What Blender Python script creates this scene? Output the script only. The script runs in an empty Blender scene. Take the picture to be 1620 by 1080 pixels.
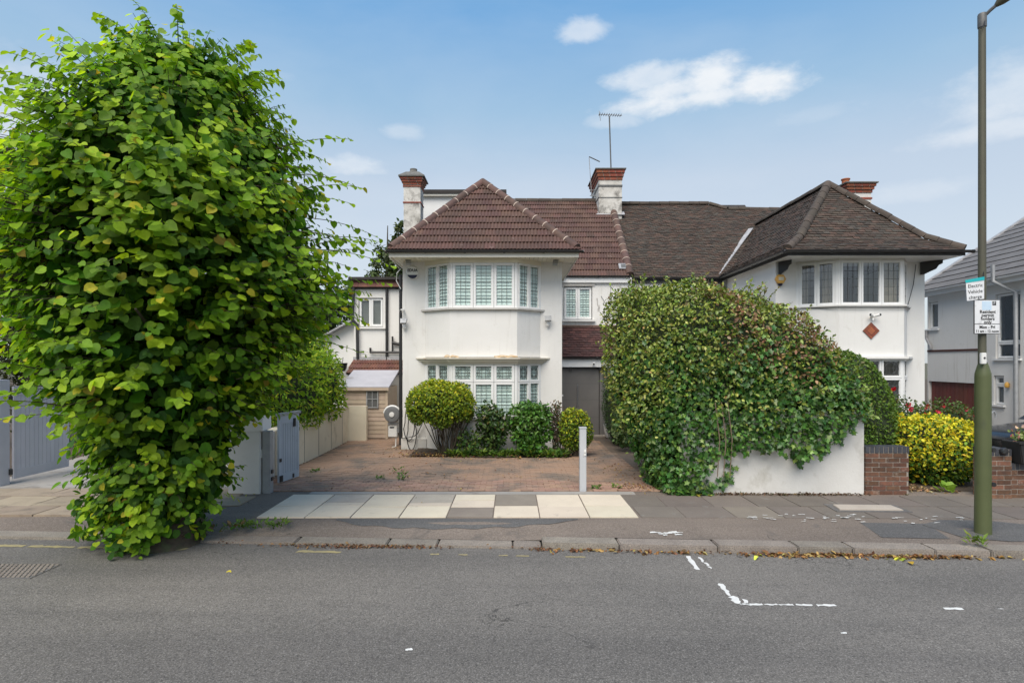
import bpy, bmesh, math, random
import numpy as np
from mathutils import Vector, Matrix

random.seed(7)
rng = np.random.default_rng(11)
S = bpy.context.scene
COL = S.collection
R = math.radians
pi = math.pi

# ------------------------------------------------------------------ camera
CZ = 2.15
FPX = 900.0
cam_d = bpy.data.cameras.new('camera')
cam = bpy.data.objects.new('camera', cam_d)
COL.objects.link(cam)
cam.location = (0, 0, CZ)
cam.rotation_euler = (R(90), 0, 0)
cam_d.sensor_width = 36
cam_d.lens = 20.0
cam_d.shift_y = 32 / 1620
cam_d.clip_start = 0.05
cam_d.clip_end = 3000
S.camera = cam

# ------------------------------------------------------------------ light
SUN_TO = Vector((-0.17, -0.55, 0.81)).normalized()
SKY_STRENGTH = 0.10
SUN_STRENGTH = 2.15
S.view_settings.view_transform = 'Standard'
S.view_settings.look = 'None'
S.view_settings.gamma = 1
S.view_settings.use_curve_mapping = False
S.view_settings.exposure = 1.10

sun_d = bpy.data.lights.new('sun', 'SUN')
sun_d.energy = SUN_STRENGTH
sun_d.angle = R(52)
sun_d.color = (1.0, 0.91, 0.785)
sun = bpy.data.objects.new('sun', sun_d)
COL.objects.link(sun)
sun.rotation_euler = (-SUN_TO).to_track_quat('-Z', 'Y').to_euler()
sun.location = (0, 0, 40)

world = bpy.data.worlds.new('World')
S.world = world
world.use_nodes = True


class NT:
    """small helper round a node tree"""
    def __init__(s, nt):
        s.t = nt
        nt.nodes.clear()

    def n(s, typ, **kw):
        nd = s.t.nodes.new(typ)
        for k, v in kw.items():
            setattr(nd, k, v)
        return nd

    def l(s, a, b):
        s.t.links.new(a, b)

    def val(s, sock, x):
        if isinstance(x, bpy.types.NodeSocket):
            s.l(x, sock)
        else:
            sock.default_value = x

    def math(s, op, a, b=0.0, c=None, clamp=False):
        nd = s.n('ShaderNodeMath', operation=op, use_clamp=clamp)
        s.val(nd.inputs[0], a)
        s.val(nd.inputs[1], b)
        if c is not None:
            s.val(nd.inputs[2], c)
        return nd.outputs[0]

    def noise(s, vec, scale, detail=4.0, rough=0.55, dist=0.0):
        nd = s.n('ShaderNodeTexNoise')
        nd.inputs['Scale'].default_value = scale
        nd.inputs['Detail'].default_value = detail
        nd.inputs['Roughness'].default_value = rough
        nd.inputs['Distortion'].default_value = dist
        if vec is not None:
            s.l(vec, nd.inputs['Vector'])
        return nd.outputs['Fac']

    def ramp(s, fac, stops):
        nd = s.n('ShaderNodeValToRGB')
        cr = nd.color_ramp
        while len(cr.elements) < len(stops):
            cr.elements.new(0.5)
        for e, (p, c) in zip(cr.elements, stops):
            e.position = p
            e.color = (*c, 1) if len(c) == 3 else c
        s.l(fac, nd.inputs[0])
        return nd.outputs['Color']

    def mix(s, fac, a, b, mode='MIX'):
        nd = s.n('ShaderNodeMix', data_type='RGBA', blend_type=mode)
        s.val(nd.inputs[0], fac)
        for sock, x in ((nd.inputs[6], a), (nd.inputs[7], b)):
            if isinstance(x, bpy.types.NodeSocket):
                s.l(x, sock)
            else:
                sock.default_value = (*x, 1) if len(x) == 3 else x
        return nd.outputs[2]


def build_world():
    w = NT(world.node_tree)
    out = w.n('ShaderNodeOutputWorld')
    bg = w.n('ShaderNodeBackground')
    bg.inputs['Strength'].default_value = SKY_STRENGTH
    sky = w.n('ShaderNodeTexSky', sky_type='NISHITA')
    sky.sun_disc = False
    sky.sun_elevation = math.asin(SUN_TO.z)
    sky.sun_rotation = math.atan2(SUN_TO.x, SUN_TO.y)
    sky.altitude = 0
    sky.air_density = 1.0
    sky.dust_density = 1.6
    sky.ozone_density = 1.6
    tc = w.n('ShaderNodeTexCoord')
    d = tc.outputs['Generated']
    mp = w.n('ShaderNodeMapping')
    mp.inputs['Scale'].default_value = (1, 1, 1.9)
    w.l(d, mp.inputs['Vector'])
    nz = w.noise(mp.outputs[0], 7.0, 8.0, 0.62, 0.3)
    nzf = w.noise(mp.outputs[0], 22.0, 6.0, 0.6, 0.2)
    nz0 = w.math('ADD', w.math('MULTIPLY', w.math('SUBTRACT', nz, 0.5), 2.4),
                 w.math('MULTIPLY', w.math('SUBTRACT', nzf, 0.5), 1.0))
    total = None
    # real clouds of the afternoon: bearing, height and size of each
    for (px, py, rx, ry, dens) in ((1125, 152, 135, 22, .9), (1198, 134, 58, 30, 1.05), (1128, 130, 62, 36, .95), (1035, 118, 62, 24, .7), (1080, 140, 70, 24, .85), (921, 50, 46, 18, .6),
                                   (560, 262, 50, 16, .55), (640, 210, 46, 14, .32), (975, 190, 48, 13, .40),
                                   (1600, 150, 90, 34, .5), (1560, 208, 80, 15, .5), (1450, 303, 70, 15, .25),
                                   (90, 190, 160, 55, .45), (430, 118, 60, 10, .2), (1290, 180, 90, 16, .18)):
        c = Vector(((px - 810) / FPX, 1, (572 - py) / FPX)).normalized()
        rt = Vector((c.y, -c.x, 0)).normalized()
        up = rt.cross(c)
        def dot(v):
            nd = w.n('ShaderNodeVectorMath', operation='DOT_PRODUCT')
            w.l(d, nd.inputs[0])
            nd.inputs[1].default_value = v
            return nd.outputs['Value']
        sc = c.length / c.y
        a = w.math('MULTIPLY', dot(rt), FPX * c.y / rx)
        b = w.math('MULTIPLY', dot(up), FPX * c.y / ry)
        r = w.math('SQRT', w.math('ADD', w.math('MULTIPLY', a, a), w.math('MULTIPLY', b, b)))
        e = w.math('ADD', w.math('SUBTRACT', 1.0, r), w.math('MULTIPLY', nz0, 0.72))
        e = w.math('MULTIPLY', e, 1.25, clamp=True)
        e = w.math('MULTIPLY', w.math('MULTIPLY', e, e), w.math('SUBTRACT', 3.0, w.math('MULTIPLY', e, 2.0)))
        e = w.math('MULTIPLY', e, dens)
        front = w.math('GREATER_THAN', dot(c), 0.3)
        e = w.math('MULTIPLY', e, front)
        total = e if total is None else w.math('MAXIMUM', total, e)
    # thin veil everywhere
    mp2 = w.n('ShaderNodeMapping')
    mp2.inputs['Scale'].default_value = (1, 1, 2.6)
    w.l(d, mp2.inputs['Vector'])
    veil = w.noise(mp2.outputs[0], 2.3, 6.0, 0.55, 0.4)
    veil = w.math('MULTIPLY', w.math('SUBTRACT', veil, 0.42), 0.75, clamp=True)
    fac = w.math('MAXIMUM', total, w.math('ADD', w.math('MULTIPLY', veil, 0.6), 0.02), clamp=False)
    fac = w.math('MINIMUM', fac, 1.0)
    shade = w.math('MULTIPLY', nzf, 1.0)
    ccol = w.mix(shade, CLOUD_DARK, CLOUD_LIGHT)
    # lift of the whole sky towards a milky summer blue
    sx = w.n('ShaderNodeSeparateXYZ')
    w.l(d, sx.inputs[0])
    zz = w.math('ABSOLUTE', sx.outputs['Z'])
    haze = w.ramp(zz, [(0.0, SKY_C[0]), (0.16, SKY_C[1]), (0.29, SKY_C[2]), (0.40, SKY_C[3]), (0.52, SKY_C[4]), (1.0, SKY_C[5])])
    base = w.mix(SKY_MILK, sky.outputs[0], haze)
    res = w.mix(fac, base, ccol)
    w.l(res, bg.inputs['Color'])
    w.l(bg.outputs[0], out.inputs['Surface'])


CLOUD_DARK = (3.3, 3.7, 4.15)
CLOUD_LIGHT = (4.7, 4.7, 4.7)
SKY_MILK = 0.8
SKY_C = [(3.1, 3.3, 3.45), (3.0, 3.25, 3.5), (2.68, 3.1, 3.55), (1.65, 2.6, 3.5), (.80, 1.98, 3.5), (.5, 1.4, 3.0)]
build_world()


def at(px, py, Y):
    """a point of the place seen at photograph position px,py and Y metres away"""
    return Vector(((px - 810) / FPX * Y, Y, CZ - (py - 572) / FPX * Y))


# ------------------------------------------------------------------ materials
def principled(name):
    m = bpy.data.materials.new(name)
    m.use_nodes = True
    n = NT(m.node_tree)
    out = n.n('ShaderNodeOutputMaterial')
    b = n.n('ShaderNodeBsdfPrincipled')
    n.l(b.outputs[0], out.inputs['Surface'])
    return m, n, b, out


def pos(n):
    return n.n('ShaderNodeNewGeometry').outputs['Position']


def bump(n, b, h, strength=0.3, dist=0.01):
    nd = n.n('ShaderNodeBump')
    nd.inputs['Strength'].default_value = strength
    nd.inputs['Distance'].default_value = dist
    n.l(h, nd.inputs['Height'])
    n.l(nd.outputs[0], b.inputs['Normal'])


def mat(name, c1, c2=None, scale=6.0, rough=0.7, metal=0.0, bump_s=0.0, bump_scale=60.0, rand=0.0,
        stain=None, stain_scale=1.5, stain_lo=0.56, stain_hi=0.7, spec=None, fine=None, fine_scale=200., fine_amt=0.5):
    """painted / mineral surface: two tones by noise, optional stains, per piece variation, fine speckle"""
    m, n, b, out = principled(name)
    p = pos(n)
    c2 = c2 or tuple(x * 0.86 for x in c1)
    f = n.noise(p, scale, 5.0, 0.6)
    f = n.ramp(f, [(0.3, (0, 0, 0)), (0.7, (1, 1, 1))])
    col = n.mix(f, c1, c2)
    if fine:
        ff = n.noise(p, fine_scale, 2.0, 0.7)
        ff = n.ramp(ff, [(0.5 - .12, (0, 0, 0)), (0.5 + .16, (1, 1, 1))])
        ff = n.math('MULTIPLY', ff, fine_amt)
        col = n.mix(ff, col, fine)
    if stain:
        sf = n.noise(p, stain_scale, 7.0, 0.65, 0.3)
        sf = n.ramp(sf, [(stain_lo, (0, 0, 0)), (stain_hi, (1, 1, 1))])
        col = n.mix(sf, col, stain)
    if rand:
        oi = n.n('ShaderNodeObjectInfo')
        hs = n.n('ShaderNodeHueSaturation')
        v = n.math('ADD', n.math('MULTIPLY', oi.outputs['Random'], rand), 1 - rand / 2)
        n.l(v, hs.inputs['Value'])
        hv = n.math('FRACT', n.math('MULTIPLY', oi.outputs['Random'], 7.31))
        hs_in = n.math('ADD', n.math('MULTIPLY', hv, 0.02), 0.49)
        n.l(hs_in, hs.inputs['Hue'])
        n.l(col, hs.inputs['Color'])
        col = hs.outputs[0]
    n.l(col, b.inputs['Base Color'])
    b.inputs['Roughness'].default_value = rough
    b.inputs['Metallic'].default_value = metal
    if spec is not None:
        b.inputs['Specular IOR Level'].default_value = spec
    if bump_s:
        bump(n, b, n.noise(p, bump_scale, 4.0, 0.6), bump_s)
    return m


def mat_attr(name, rough=0.75, var=0.25, scale=20.0, bump_s=0.25, stain=None, stain_scale=2.0, slo=.55, shi=.7):
    """base colour from the mesh's own per-piece colour, plus grain"""
    m, n, b, out = principled(name)
    p = pos(n)
    a = n.n('ShaderNodeAttribute', attribute_name='tint')
    f = n.noise(p, scale, 5.0, 0.65)
    v = n.math('ADD', n.math('MULTIPLY', f, 2 * var), 1 - var)
    hs = n.n('ShaderNodeHueSaturation')
    n.l(v, hs.inputs['Value'])
    n.l(a.outputs['Color'], hs.inputs['Color'])
    col = hs.outputs[0]
    if stain:
        sf = n.noise(p, stain_scale, 7.0, 0.65, 0.3)
        sf = n.ramp(sf, [(slo, (0, 0, 0)), (shi, (1, 1, 1))])
        col = n.mix(sf, col, stain)
    n.l(col, b.inputs['Base Color'])
    b.inputs['Roughness'].default_value = rough
    bump(n, b, n.noise(p, scale * 4, 4.0, 0.6), bump_s)
    return m


def mat_leaf(name, transl=0.35, rough=0.5, spec=0.35):
    m, n, b, out = principled(name)
    a = n.n('ShaderNodeAttribute', attribute_name='tint')
    p = pos(n)
    f = n.noise(p, 35.0, 3.0, 0.6)
    hs = n.n('ShaderNodeHueSaturation')
    n.l(n.math('ADD', n.math('MULTIPLY', f, 0.6), 0.7), hs.inputs['Value'])
    n.l(a.outputs['Color'], hs.inputs['Color'])
    n.l(hs.outputs[0], b.inputs['Base Color'])
    b.inputs['Roughness'].default_value = rough
    b.inputs['Specular IOR Level'].default_value = spec
    tr = n.n('ShaderNodeBsdfTranslucent')
    tc = n.mix(1.0, hs.outputs[0], (1.5, 1.45, 0.5), 'MULTIPLY')
    n.l(tc, tr.inputs['Color'])
    mx = n.n('ShaderNodeMixShader')
    mx.inputs[0].default_value = transl
    n.l(b.outputs[0], mx.inputs[1])
    n.l(tr.outputs[0], mx.inputs[2])
    n.l(mx.outputs[0], out.inputs['Surface'])
    return m


def mat_glass(name, tint=(0.8, 0.86, 0.84), base=0.08):
    m = bpy.data.materials.new(name)
    m.use_nodes = True
    n = NT(m.node_tree)
    out = n.n('ShaderNodeOutputMaterial')
    t = n.n('ShaderNodeBsdfTransparent')
    t.inputs[0].default_value = (*tint, 1)
    g = n.n('ShaderNodeBsdfGlossy')
    g.inputs['Roughness'].default_value = 0.02
    g.inputs['Color'].default_value = (0.95, 0.97, 1, 1)
    nz = n.noise(pos(n), 2.2, 2.0, 0.5)
    bp = n.n('ShaderNodeBump')
    bp.inputs['Strength'].default_value = 0.06
    bp.inputs['Distance'].default_value = 0.05
    n.l(nz, bp.inputs['Height'])
    n.l(bp.outputs[0], g.inputs['Normal'])
    fr = n.n('ShaderNodeLayerWeight')
    fr.inputs[0].default_value = 0.5
    fac = n.math('ADD', n.math('MULTIPLY', n.math('POWER', fr.outputs['Facing'], 4.0), .7), base + .045, clamp=True)
    mx = n.n('ShaderNodeMixShader')
    n.l(fac, mx.inputs[0])
    n.l(t.outputs[0], mx.inputs[1])
    n.l(g.outputs[0], mx.inputs[2])
    n.l(mx.outputs[0], out.inputs['Surface'])
    return m


# ------------------------------------------------------------------ mesh builder
WORLD = {}


def frame_matrix(P, U, N=None, Z=None):
    U = Vector(U).normalized()
    if N is None:
        N = Vector((U.y, -U.x, 0)).normalized()
    else:
        N = Vector(N).normalized()
    Z = Vector(Z).normalized() if Z is not None else Vector((0, 0, 1))
    M = Matrix.Identity(4)
    for i in range(3):
        M[i][0], M[i][1], M[i][2], M[i][3] = U[i], N[i], Z[i], P[i]
    return M


def link(o, parent=None, wloc=None, kind=None, M=None):
    COL.objects.link(o)
    if M is not None:
        T = M.copy()
        wloc = M.translation.copy()
        if parent is not None:
            o.parent = parent
            T = Matrix.Translation(-WORLD[parent]) @ M
        o.matrix_basis = T
        WORLD[o] = wloc
    else:
        wloc = Vector(wloc if wloc is not None else (0, 0, 0))
        if parent is not None:
            o.parent = parent
            o.location = wloc - WORLD[parent]
        else:
            o.location = wloc
        WORLD[o] = wloc
    if kind:
        o['kind'] = kind
    return o


class MB:
    def __init__(s, M=None):
        s.v, s.f, s.c, s.M = [], [], [], M
        s.col = None

    def add(s, vs, fs):
        k = len(s.v)
        for p in vs:
            p = Vector(p)
            s.v.append(s.M @ p if s.M is not None else p)
        s.f += [tuple(i + k for i in f) for f in fs]
        s.c += [s.col] * len(vs)
        return s

    def box(s, x0, x1, y0, y1, z0, z1):
        vs = [(x, y, z) for x in (x0, x1) for y in (y0, y1) for z in (z0, z1)]
        return s.add(vs, [(0, 1, 3, 2), (4, 6, 7, 5), (0, 4, 5, 1), (2, 3, 7, 6), (0, 2, 6, 4), (1, 5, 7, 3)])

    def quad(s, *p):
        return s.add(p, [tuple(range(len(p)))])

    def prism(s, poly, z0, z1):
        n = len(poly)
        vs = [(x, y, z0) for x, y in poly] + [(x, y, z1) for x, y in poly]
        fs = [tuple(range(n))[::-1], tuple(range(n, 2 * n))]
        fs += [(i, (i + 1) % n, n + (i + 1) % n, n + i) for i in range(n)]
        return s.add(vs, fs)

    def slab(s, pts, t):
        """polygon in space given a thickness along its normal"""
        pts = [Vector(p) for p in pts]
        nrm = (pts[1] - pts[0]).cross(pts[2] - pts[0]).normalized()
        n = len(pts)
        vs = pts + [p - nrm * t for p in pts]
        fs = [tuple(range(n)), tuple(range(n, 2 * n))[::-1]]
        fs += [(i, n + i, n + (i + 1) % n, (i + 1) % n) for i in range(n)]
        return s.add(vs, fs)

    def bar(s, p0, p1, w, h, up=(0, 0, 1)):
        p0, p1, up = Vector(p0), Vector(p1), Vector(up)
        d = (p1 - p0).normalized()
        if abs(d.dot(up)) > 0.98:
            up = Vector((0, 1, 0))
        a = d.cross(up).normalized()
        b = a.cross(d)
        vs = [p + a * (w / 2 * i) + b * (h / 2 * j) for p in (p0, p1) for i, j in ((-1, -1), (1, -1), (1, 1), (-1, 1))]
        return s.add(vs, [(3, 2, 1, 0), (4, 5, 6, 7), (0, 1, 5, 4), (1, 2, 6, 5), (2, 3, 7, 6), (3, 0, 4, 7)])

    def tube(s, pts, r, n=8, cap=True):
        pts = [Vector(p) for p in pts]
        rs = r if isinstance(r, (list, tuple)) else [r] * len(pts)
        vs, fs = [], []
        ref = None
        for i, p in enumerate(pts):
            d = (pts[min(i + 1, len(pts) - 1)] - pts[max(i - 1, 0)]).normalized()
            if ref is None:
                ref = Vector((0, 0, 1)) if abs(d.z) < 0.9 else Vector((0, 1, 0))
            a = d.cross(ref)
            if a.length < 1e-4:
                a = d.orthogonal()
            a.normalize()
            b = d.cross(a)
            ref = -b if False else ref
            for k in range(n):
                t = 2 * pi * k / n
                vs.append(p + (a * math.cos(t) + b * math.sin(t)) * rs[i])
        for i in range(len(pts) - 1):
            for k in range(n):
                fs.append((i * n + k, i * n + (k + 1) % n, (i + 1) * n + (k + 1) % n, (i + 1) * n + k))
        if cap:
            fs.append(tuple(range(n))[::-1])
            fs.append(tuple(range((len(pts) - 1) * n, len(pts) * n)))
        return s.add(vs, fs)

    def lathe(s, prof, c=(0, 0, 0), n=20, axis='Z'):
        vs, fs = [], []
        for r, z in prof:
            for k in range(n):
                t = 2 * pi * k / n
                x, y = r * math.cos(t), r * math.sin(t)
                vs.append({'Z': (c[0] + x, c[1] + y, c[2] + z), 'Y': (c[0] + x, c[1] + z, c[2] + y),
                           'X': (c[0] + z, c[1] + x, c[2] + y)}[axis])
        m = len(prof)
        for i in range(m - 1):
            for k in range(n):
                fs.append((i * n + k, i * n + (k + 1) % n, (i + 1) * n + (k + 1) % n, (i + 1) * n + k))
        fs.append(tuple(range(n))[::-1])
        fs.append(tuple(range((m - 1) * n, m * n)))
        return s.add(vs, fs)

    def build(s, name, m, parent=None, smooth=False, bevel=0.0, kind=None, label=None, root_at=None):
        vs = s.v
        lo = Vector([min(p[i] for p in vs) for i in range(3)])
        hi = Vector([max(p[i] for p in vs) for i in range(3)])
        c = (lo + hi) / 2
        if parent is None:
            c.z = lo.z
        if root_at is not None:
            c = Vector(root_at)
        me = bpy.data.meshes.new(name)
        me.from_pydata([tuple(p - c) for p in vs], [], s.f)
        if any(x is not None for x in s.c):
            a = me.color_attributes.new('tint', 'FLOAT_COLOR', 'POINT')
            a.data.foreach_set('color', np.array([(*(x or (1, 1, 1)), 1) for x in s.c], dtype=np.float32).ravel())
        me.materials.append(m)
        bm = bmesh.new()
        bm.from_mesh(me)
        bmesh.ops.recalc_face_normals(bm, faces=bm.faces)
        if bevel:
            es = [e for e in bm.edges if len(e.link_faces) == 2 and e.calc_face_angle(0) > 0.5]
            bmesh.ops.bevel(bm, geom=es, offset=bevel, segments=2, affect='EDGES', clamp_overlap=True)
        bm.to_mesh(me)
        bm.free()
        if smooth:
            me.polygons.foreach_set('use_smooth', [True] * len(me.polygons))
            try:
                me.set_sharp_from_angle(angle=R(40))
            except Exception:
                pass
        o = bpy.data.objects.new(name, me)
        link(o, parent, c, kind)
        if label:
            o['label'] = label
        return o


def thing(name, label, cat, loc, group=None):
    o = bpy.data.objects.new(name, None)
    o.empty_display_size = 0.2
    link(o, None, loc)
    return tag(o, label, cat, group)


def tag(o, label, cat, group=None, kind=None):
    o['label'] = label
    o['category'] = cat
    if group:
        o['group'] = group
    if kind:
        o['kind'] = kind
    return o


def copy_tree(root, newloc, label, group=None):
    d = Vector(newloc) - WORLD[root]
    c = root.copy()
    COL.objects.link(c)
    c.location = newloc
    WORLD[c] = Vector(newloc)
    c['label'] = label
    if group:
        c['group'] = group
    def rec(src, dst):
        for ch in list(src.children):
            k = ch.copy()
            COL.objects.link(k)
            k.parent = dst
            WORLD[k] = WORLD[ch] + d
            rec(ch, k)
    rec(root, c)
    return c


# ------------------------------------------------------------------ leaves
LEAF = {   # left half outline, base to tip: (along, across)
    'round': [(0, 0), (-.07, .22), (.10, .45), (.36, .51), (.66, .40), (.86, .18), (1, 0)],
    'oval': [(0, 0), (.15, .2), (.42, .3), (.75, .2), (1, 0)],
    'lance': [(0, 0), (.2, .12), (.45, .18), (.75, .1), (1, 0)],
    'ivy': [(0, 0), (-.14, .36), (.30, .26), (.44, .52), (.62, .2), (1, 0)],
    'small': [(0, 0), (.3, .28), (.7, .26), (1, 0)],
    'rose': [(0, 0), (.2, .5), (.6, .5), (1, 0)],
}


def unit(a):
    return a / np.maximum(np.linalg.norm(a, axis=1, keepdims=True), 1e-9)


def leaf_mesh(name, P, T, N, size, shape, col, m, parent=None, fold=0.22, curl=0.18, kind=None):
    """leaves as folded two-sided blades; P base, T tip direction, N upper side"""
    n = len(P)
    prof = LEAF[shape]
    k = len(prof)
    T = unit(T)
    N = N - (N * T).sum(1, keepdims=True) * T
    N = unit(N)
    B = np.cross(N, T)
    vs = np.zeros((n, 2 * k - 2, 3))
    sz = size[:, None]
    f = (fold * (0.5 + rng.random(n)))[:, None]
    cu = (curl * (rng.random(n) * 1.6 - 0.2))[:, None]
    idx = 0
    ls, rs = [], []
    for i, (a, b) in enumerate(prof):
        droop = -cu * a * a
        if i in (0, k - 1):
            vs[:, idx] = P + sz * (T * a + N * droop)
            ls.append(idx); rs.append(idx); idx += 1
        else:
            for sgn, lst in ((1, ls), (-1, rs)):
                vs[:, idx] = P + sz * (T * a + B * (sgn * b) + N * (droop + f * b))
                lst.append(idx); idx += 1
    tmpl = np.array(ls + rs[::-1])
    nv = vs.shape[1]
    loops = (np.arange(n)[:, None] * nv + tmpl[None, :]).ravel()
    c = vs.reshape(-1, 3).mean(0)
    if parent is None:
        c[2] = vs[..., 2].min()
    me = bpy.data.meshes.new(name)
    me.vertices.add(n * nv)
    me.vertices.foreach_set('co', (vs.reshape(-1, 3) - c).ravel().astype(np.float32))
    me.loops.add(len(loops))
    me.loops.foreach_set('vertex_index', loops.astype(np.int32))
    me.polygons.add(2 * n)
    me.polygons.foreach_set('loop_start', np.arange(0, 2 * n * k, k, dtype=np.int32))
    a = me.color_attributes.new('tint', 'FLOAT_COLOR', 'POINT')
    cc = np.ones((n, nv, 4), dtype=np.float32)
    cc[:, :, :3] = col[:, None, :]
    a.data.foreach_set('color', cc.ravel())
    me.materials.append(m)
    me.update(calc_edges=True)
    me.validate()
    o = bpy.data.objects.new(name, me)
    return link(o, parent, Vector(c), kind)


def palette(n, cols, wts, jit=0.2):
    cols = np.array(cols)
    w = np.array(wts, float)
    idx = rng.choice(len(cols), n, p=w / w.sum())
    c = cols[idx] * (1 + jit * rng.standard_normal((n, 1))) * (1 + 0.08 * rng.standard_normal((n, 3)))
    return np.clip(c, 0.005, 0.8)


def clump_noise(P, scale, seed=0):
    """cheap smooth 3d noise in -1..1"""
    r = np.random.default_rng(seed)
    out = np.zeros(len(P))
    for i in range(5):
        k = r.standard_normal(3)
        k = k / np.linalg.norm(k) * scale * (0.7 + 0.5 * i)
        out += np.sin(P @ k + r.random() * 6.28) / (1 + 0.4 * i)
    return out / 2.6


def sample_surface(fn, n, nu=90, nv=70):
    """area weighted points and normals on a parametric surface fn(u,v)->xyz"""
    u = np.linspace(0, 1, nu)
    v = np.linspace(0, 1, nv)
    U, V = np.meshgrid(u, v, indexing='ij')
    G = fn(U.ravel(), V.ravel()).reshape(nu, nv, 3)
    a = G[1:, :-1] - G[:-1, :-1]
    b = G[:-1, 1:] - G[:-1, :-1]
    cr = np.cross(a, b)
    ar = np.linalg.norm(cr, axis=2).ravel()
    ar = ar + 1e-12
    idx = rng.choice(len(ar), n, p=ar / ar.sum())
    i, j = idx // (nv - 1), idx % (nv - 1)
    s, t = rng.random((n, 1)), rng.random((n, 1))
    P = (G[i, j] * (1 - s) * (1 - t) + G[i + 1, j] * s * (1 - t) + G[i, j + 1] * (1 - s) * t + G[i + 1, j + 1] * s * t)
    N = unit(cr.reshape(-1, 3)[idx])
    cen = G.reshape(-1, 3).mean(0)
    fl = np.sign(((P - cen) * N).sum(1, keepdims=True))
    return P, N * np.where(fl == 0, 1, fl), G


def grid_obj(name, G, m, parent=None, shrink=0.0, wob=0.0, smooth=True, kind=None):
    nu, nv, _ = G.shape
    cen = G.reshape(-1, 3).mean(0)
    P = G.reshape(-1, 3).copy()
    d = P - cen
    P = cen + d * (1 - shrink / np.maximum(np.linalg.norm(d, axis=1, keepdims=True), .1))
    if wob:
        P += unit(d) * (clump_noise(P, 6.0, 3)[:, None] * wob)
    mb = MB()
    fs = [(i * nv + j, (i + 1) * nv + j, (i + 1) * nv + j + 1, i * nv + j + 1) for i in range(nu - 1) for j in range(nv - 1)]
    mb.add([tuple(p) for p in P], fs)
    return mb.build(name, m, parent, smooth=smooth, kind=kind)


def ellipsoid(c, r, e=2.0, zmin=None):
    c, r = np.array(c), np.array(r)
    def fn(u, v):
        th, ph = u * 2 * pi, (v - .5) * pi
        def sp(x):
            return np.sign(x) * np.abs(x) ** (2 / e)
        P = np.stack([sp(np.cos(ph)) * sp(np.cos(th)), sp(np.cos(ph)) * sp(np.sin(th)), sp(np.sin(ph))], 1) * r + c
        return P
    return fn


def foliage(name, fn, n, size, shape, cols, wts, m, parent, depth=0.12, bumpy=0.08, bscale=5.0, out=0.7, down=0.2,
            mask=None, core=None, core_shrink=0.16, jit=0.2, tip_cols=None, fold=.22, seed=1, core_name='twigs', tint_fn=None):
    """leaves spread through the outer layer of a volume, clumped, plus an opaque dark core inside"""
    P, N, G = sample_surface(fn, n)
    P = P + N * (clump_noise(P, bscale, seed)[:, None] * bumpy)
    dp = rng.random((n, 1)) ** 1.5 * depth
    P = P - N * dp
    if mask is not None:
        k = mask(P)
        P, N, dp = P[k], N[k], dp[k]
    n = len(P)
    N2 = unit(N * out + rng.standard_normal((n, 3)) * 0.5 + np.array([0, 0, 0.25]))
    T = rng.standard_normal((n, 3)) * .8 + N * 0.35 + np.array([0, 0, -down])
    col = palette(n, cols, wts, jit)
    if tint_fn is not None:
        col = tint_fn(P, N, col)
    o = leaf_mesh(name, P, T, N2, size * (0.65 + 0.7 * rng.random(n)), shape, col, m, parent, fold=fold)
    if core is not None:
        grid_obj(core_name, G, core, parent, core_shrink, 0.04)  # opaque dark solid that stops see-through, no modelled twigs
    return o

# ================================================================== materials
M = {}
def mat_wallpaint(name, c1, c2, dirt, amount):
    """painted render: trowel relief, faint rain streaks and damp marks"""
    m, n, b, out = principled(name)
    p = pos(n)
    f = n.ramp(n.noise(p, 1.1, 5, .6), [(.3, (0, 0, 0)), (.7, (1, 1, 1))])
    col = n.mix(f, c1, c2)
    mp = n.n('ShaderNodeMapping')
    mp.inputs['Scale'].default_value = (5.5, 5.5, .35)
    n.l(p, mp.inputs['Vector'])
    st = n.ramp(n.noise(mp.outputs[0], 1.6, 6, .65, .2), [(.54, (0, 0, 0)), (.78, (1, 1, 1))])
    gate = n.ramp(n.noise(p, .8, 4, .6), [(.42, (0, 0, 0)), (.62, (1, 1, 1))])
    k = n.math('MULTIPLY', n.math('MULTIPLY', st, gate), amount)
    col = n.mix(k, col, dirt)
    bl = n.ramp(n.noise(p, 3.1, 7, .7, .4), [(.60, (0, 0, 0)), (.74, (1, 1, 1))])
    col = n.mix(n.math('MULTIPLY', bl, amount * .45), col, dirt)
    n.l(col, b.inputs['Base Color'])
    b.inputs['Roughness'].default_value = .82
    h = n.math('ADD', n.noise(p, 38, 5, .65), n.math('MULTIPLY', n.noise(p, 4, 3, .5), 1.6))
    bump(n, b, h, .22, .012)
    return m


M['render'] = mat_wallpaint('white_masonry_paint', (.745, .735, .71), (.70, .688, .66), (.43, .40, .34), .7)
M['render_old'] = mat('weathered_white_render', (.70, .69, .66), (.60, .585, .55), 1.6, .85, bump_s=.3, bump_scale=30,
                      stain=(.36, .34, .28), stain_scale=1.7, stain_lo=.56, stain_hi=.80)
M['render_dirty'] = mat('sooty_white_render', (.66, .64, .60), (.46, .44, .40), 3.0, .85, bump_s=.3, bump_scale=30,
                        stain=(.15, .14, .125), stain_scale=2.6, stain_lo=.49, stain_hi=.66)
M['cream'] = mat('cream_render', (.70, .64, .50), (.60, .54, .42), 1.3, .85, bump_s=.25, bump_scale=30,
                 stain=(.36, .32, .22), stain_scale=2.2, stain_lo=.56, stain_hi=.8)
M['upvc'] = mat('white_frame_plastic', (.80, .80, .79), (.76, .76, .75), 3, .35)
M['sillgrey'] = mat('grey_sill', (.55, .53, .50), (.42, .40, .37), 5, .6)
M['fascia'] = mat('cream_white_fascia', (.74, .71, .64), (.66, .63, .55), 2, .5)
M['soffit'] = mat('soffit_board', (.80, .75, .62), (.74, .69, .56), 3, .55)  # white boards given the yellow of light bounced up from the ground
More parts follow.
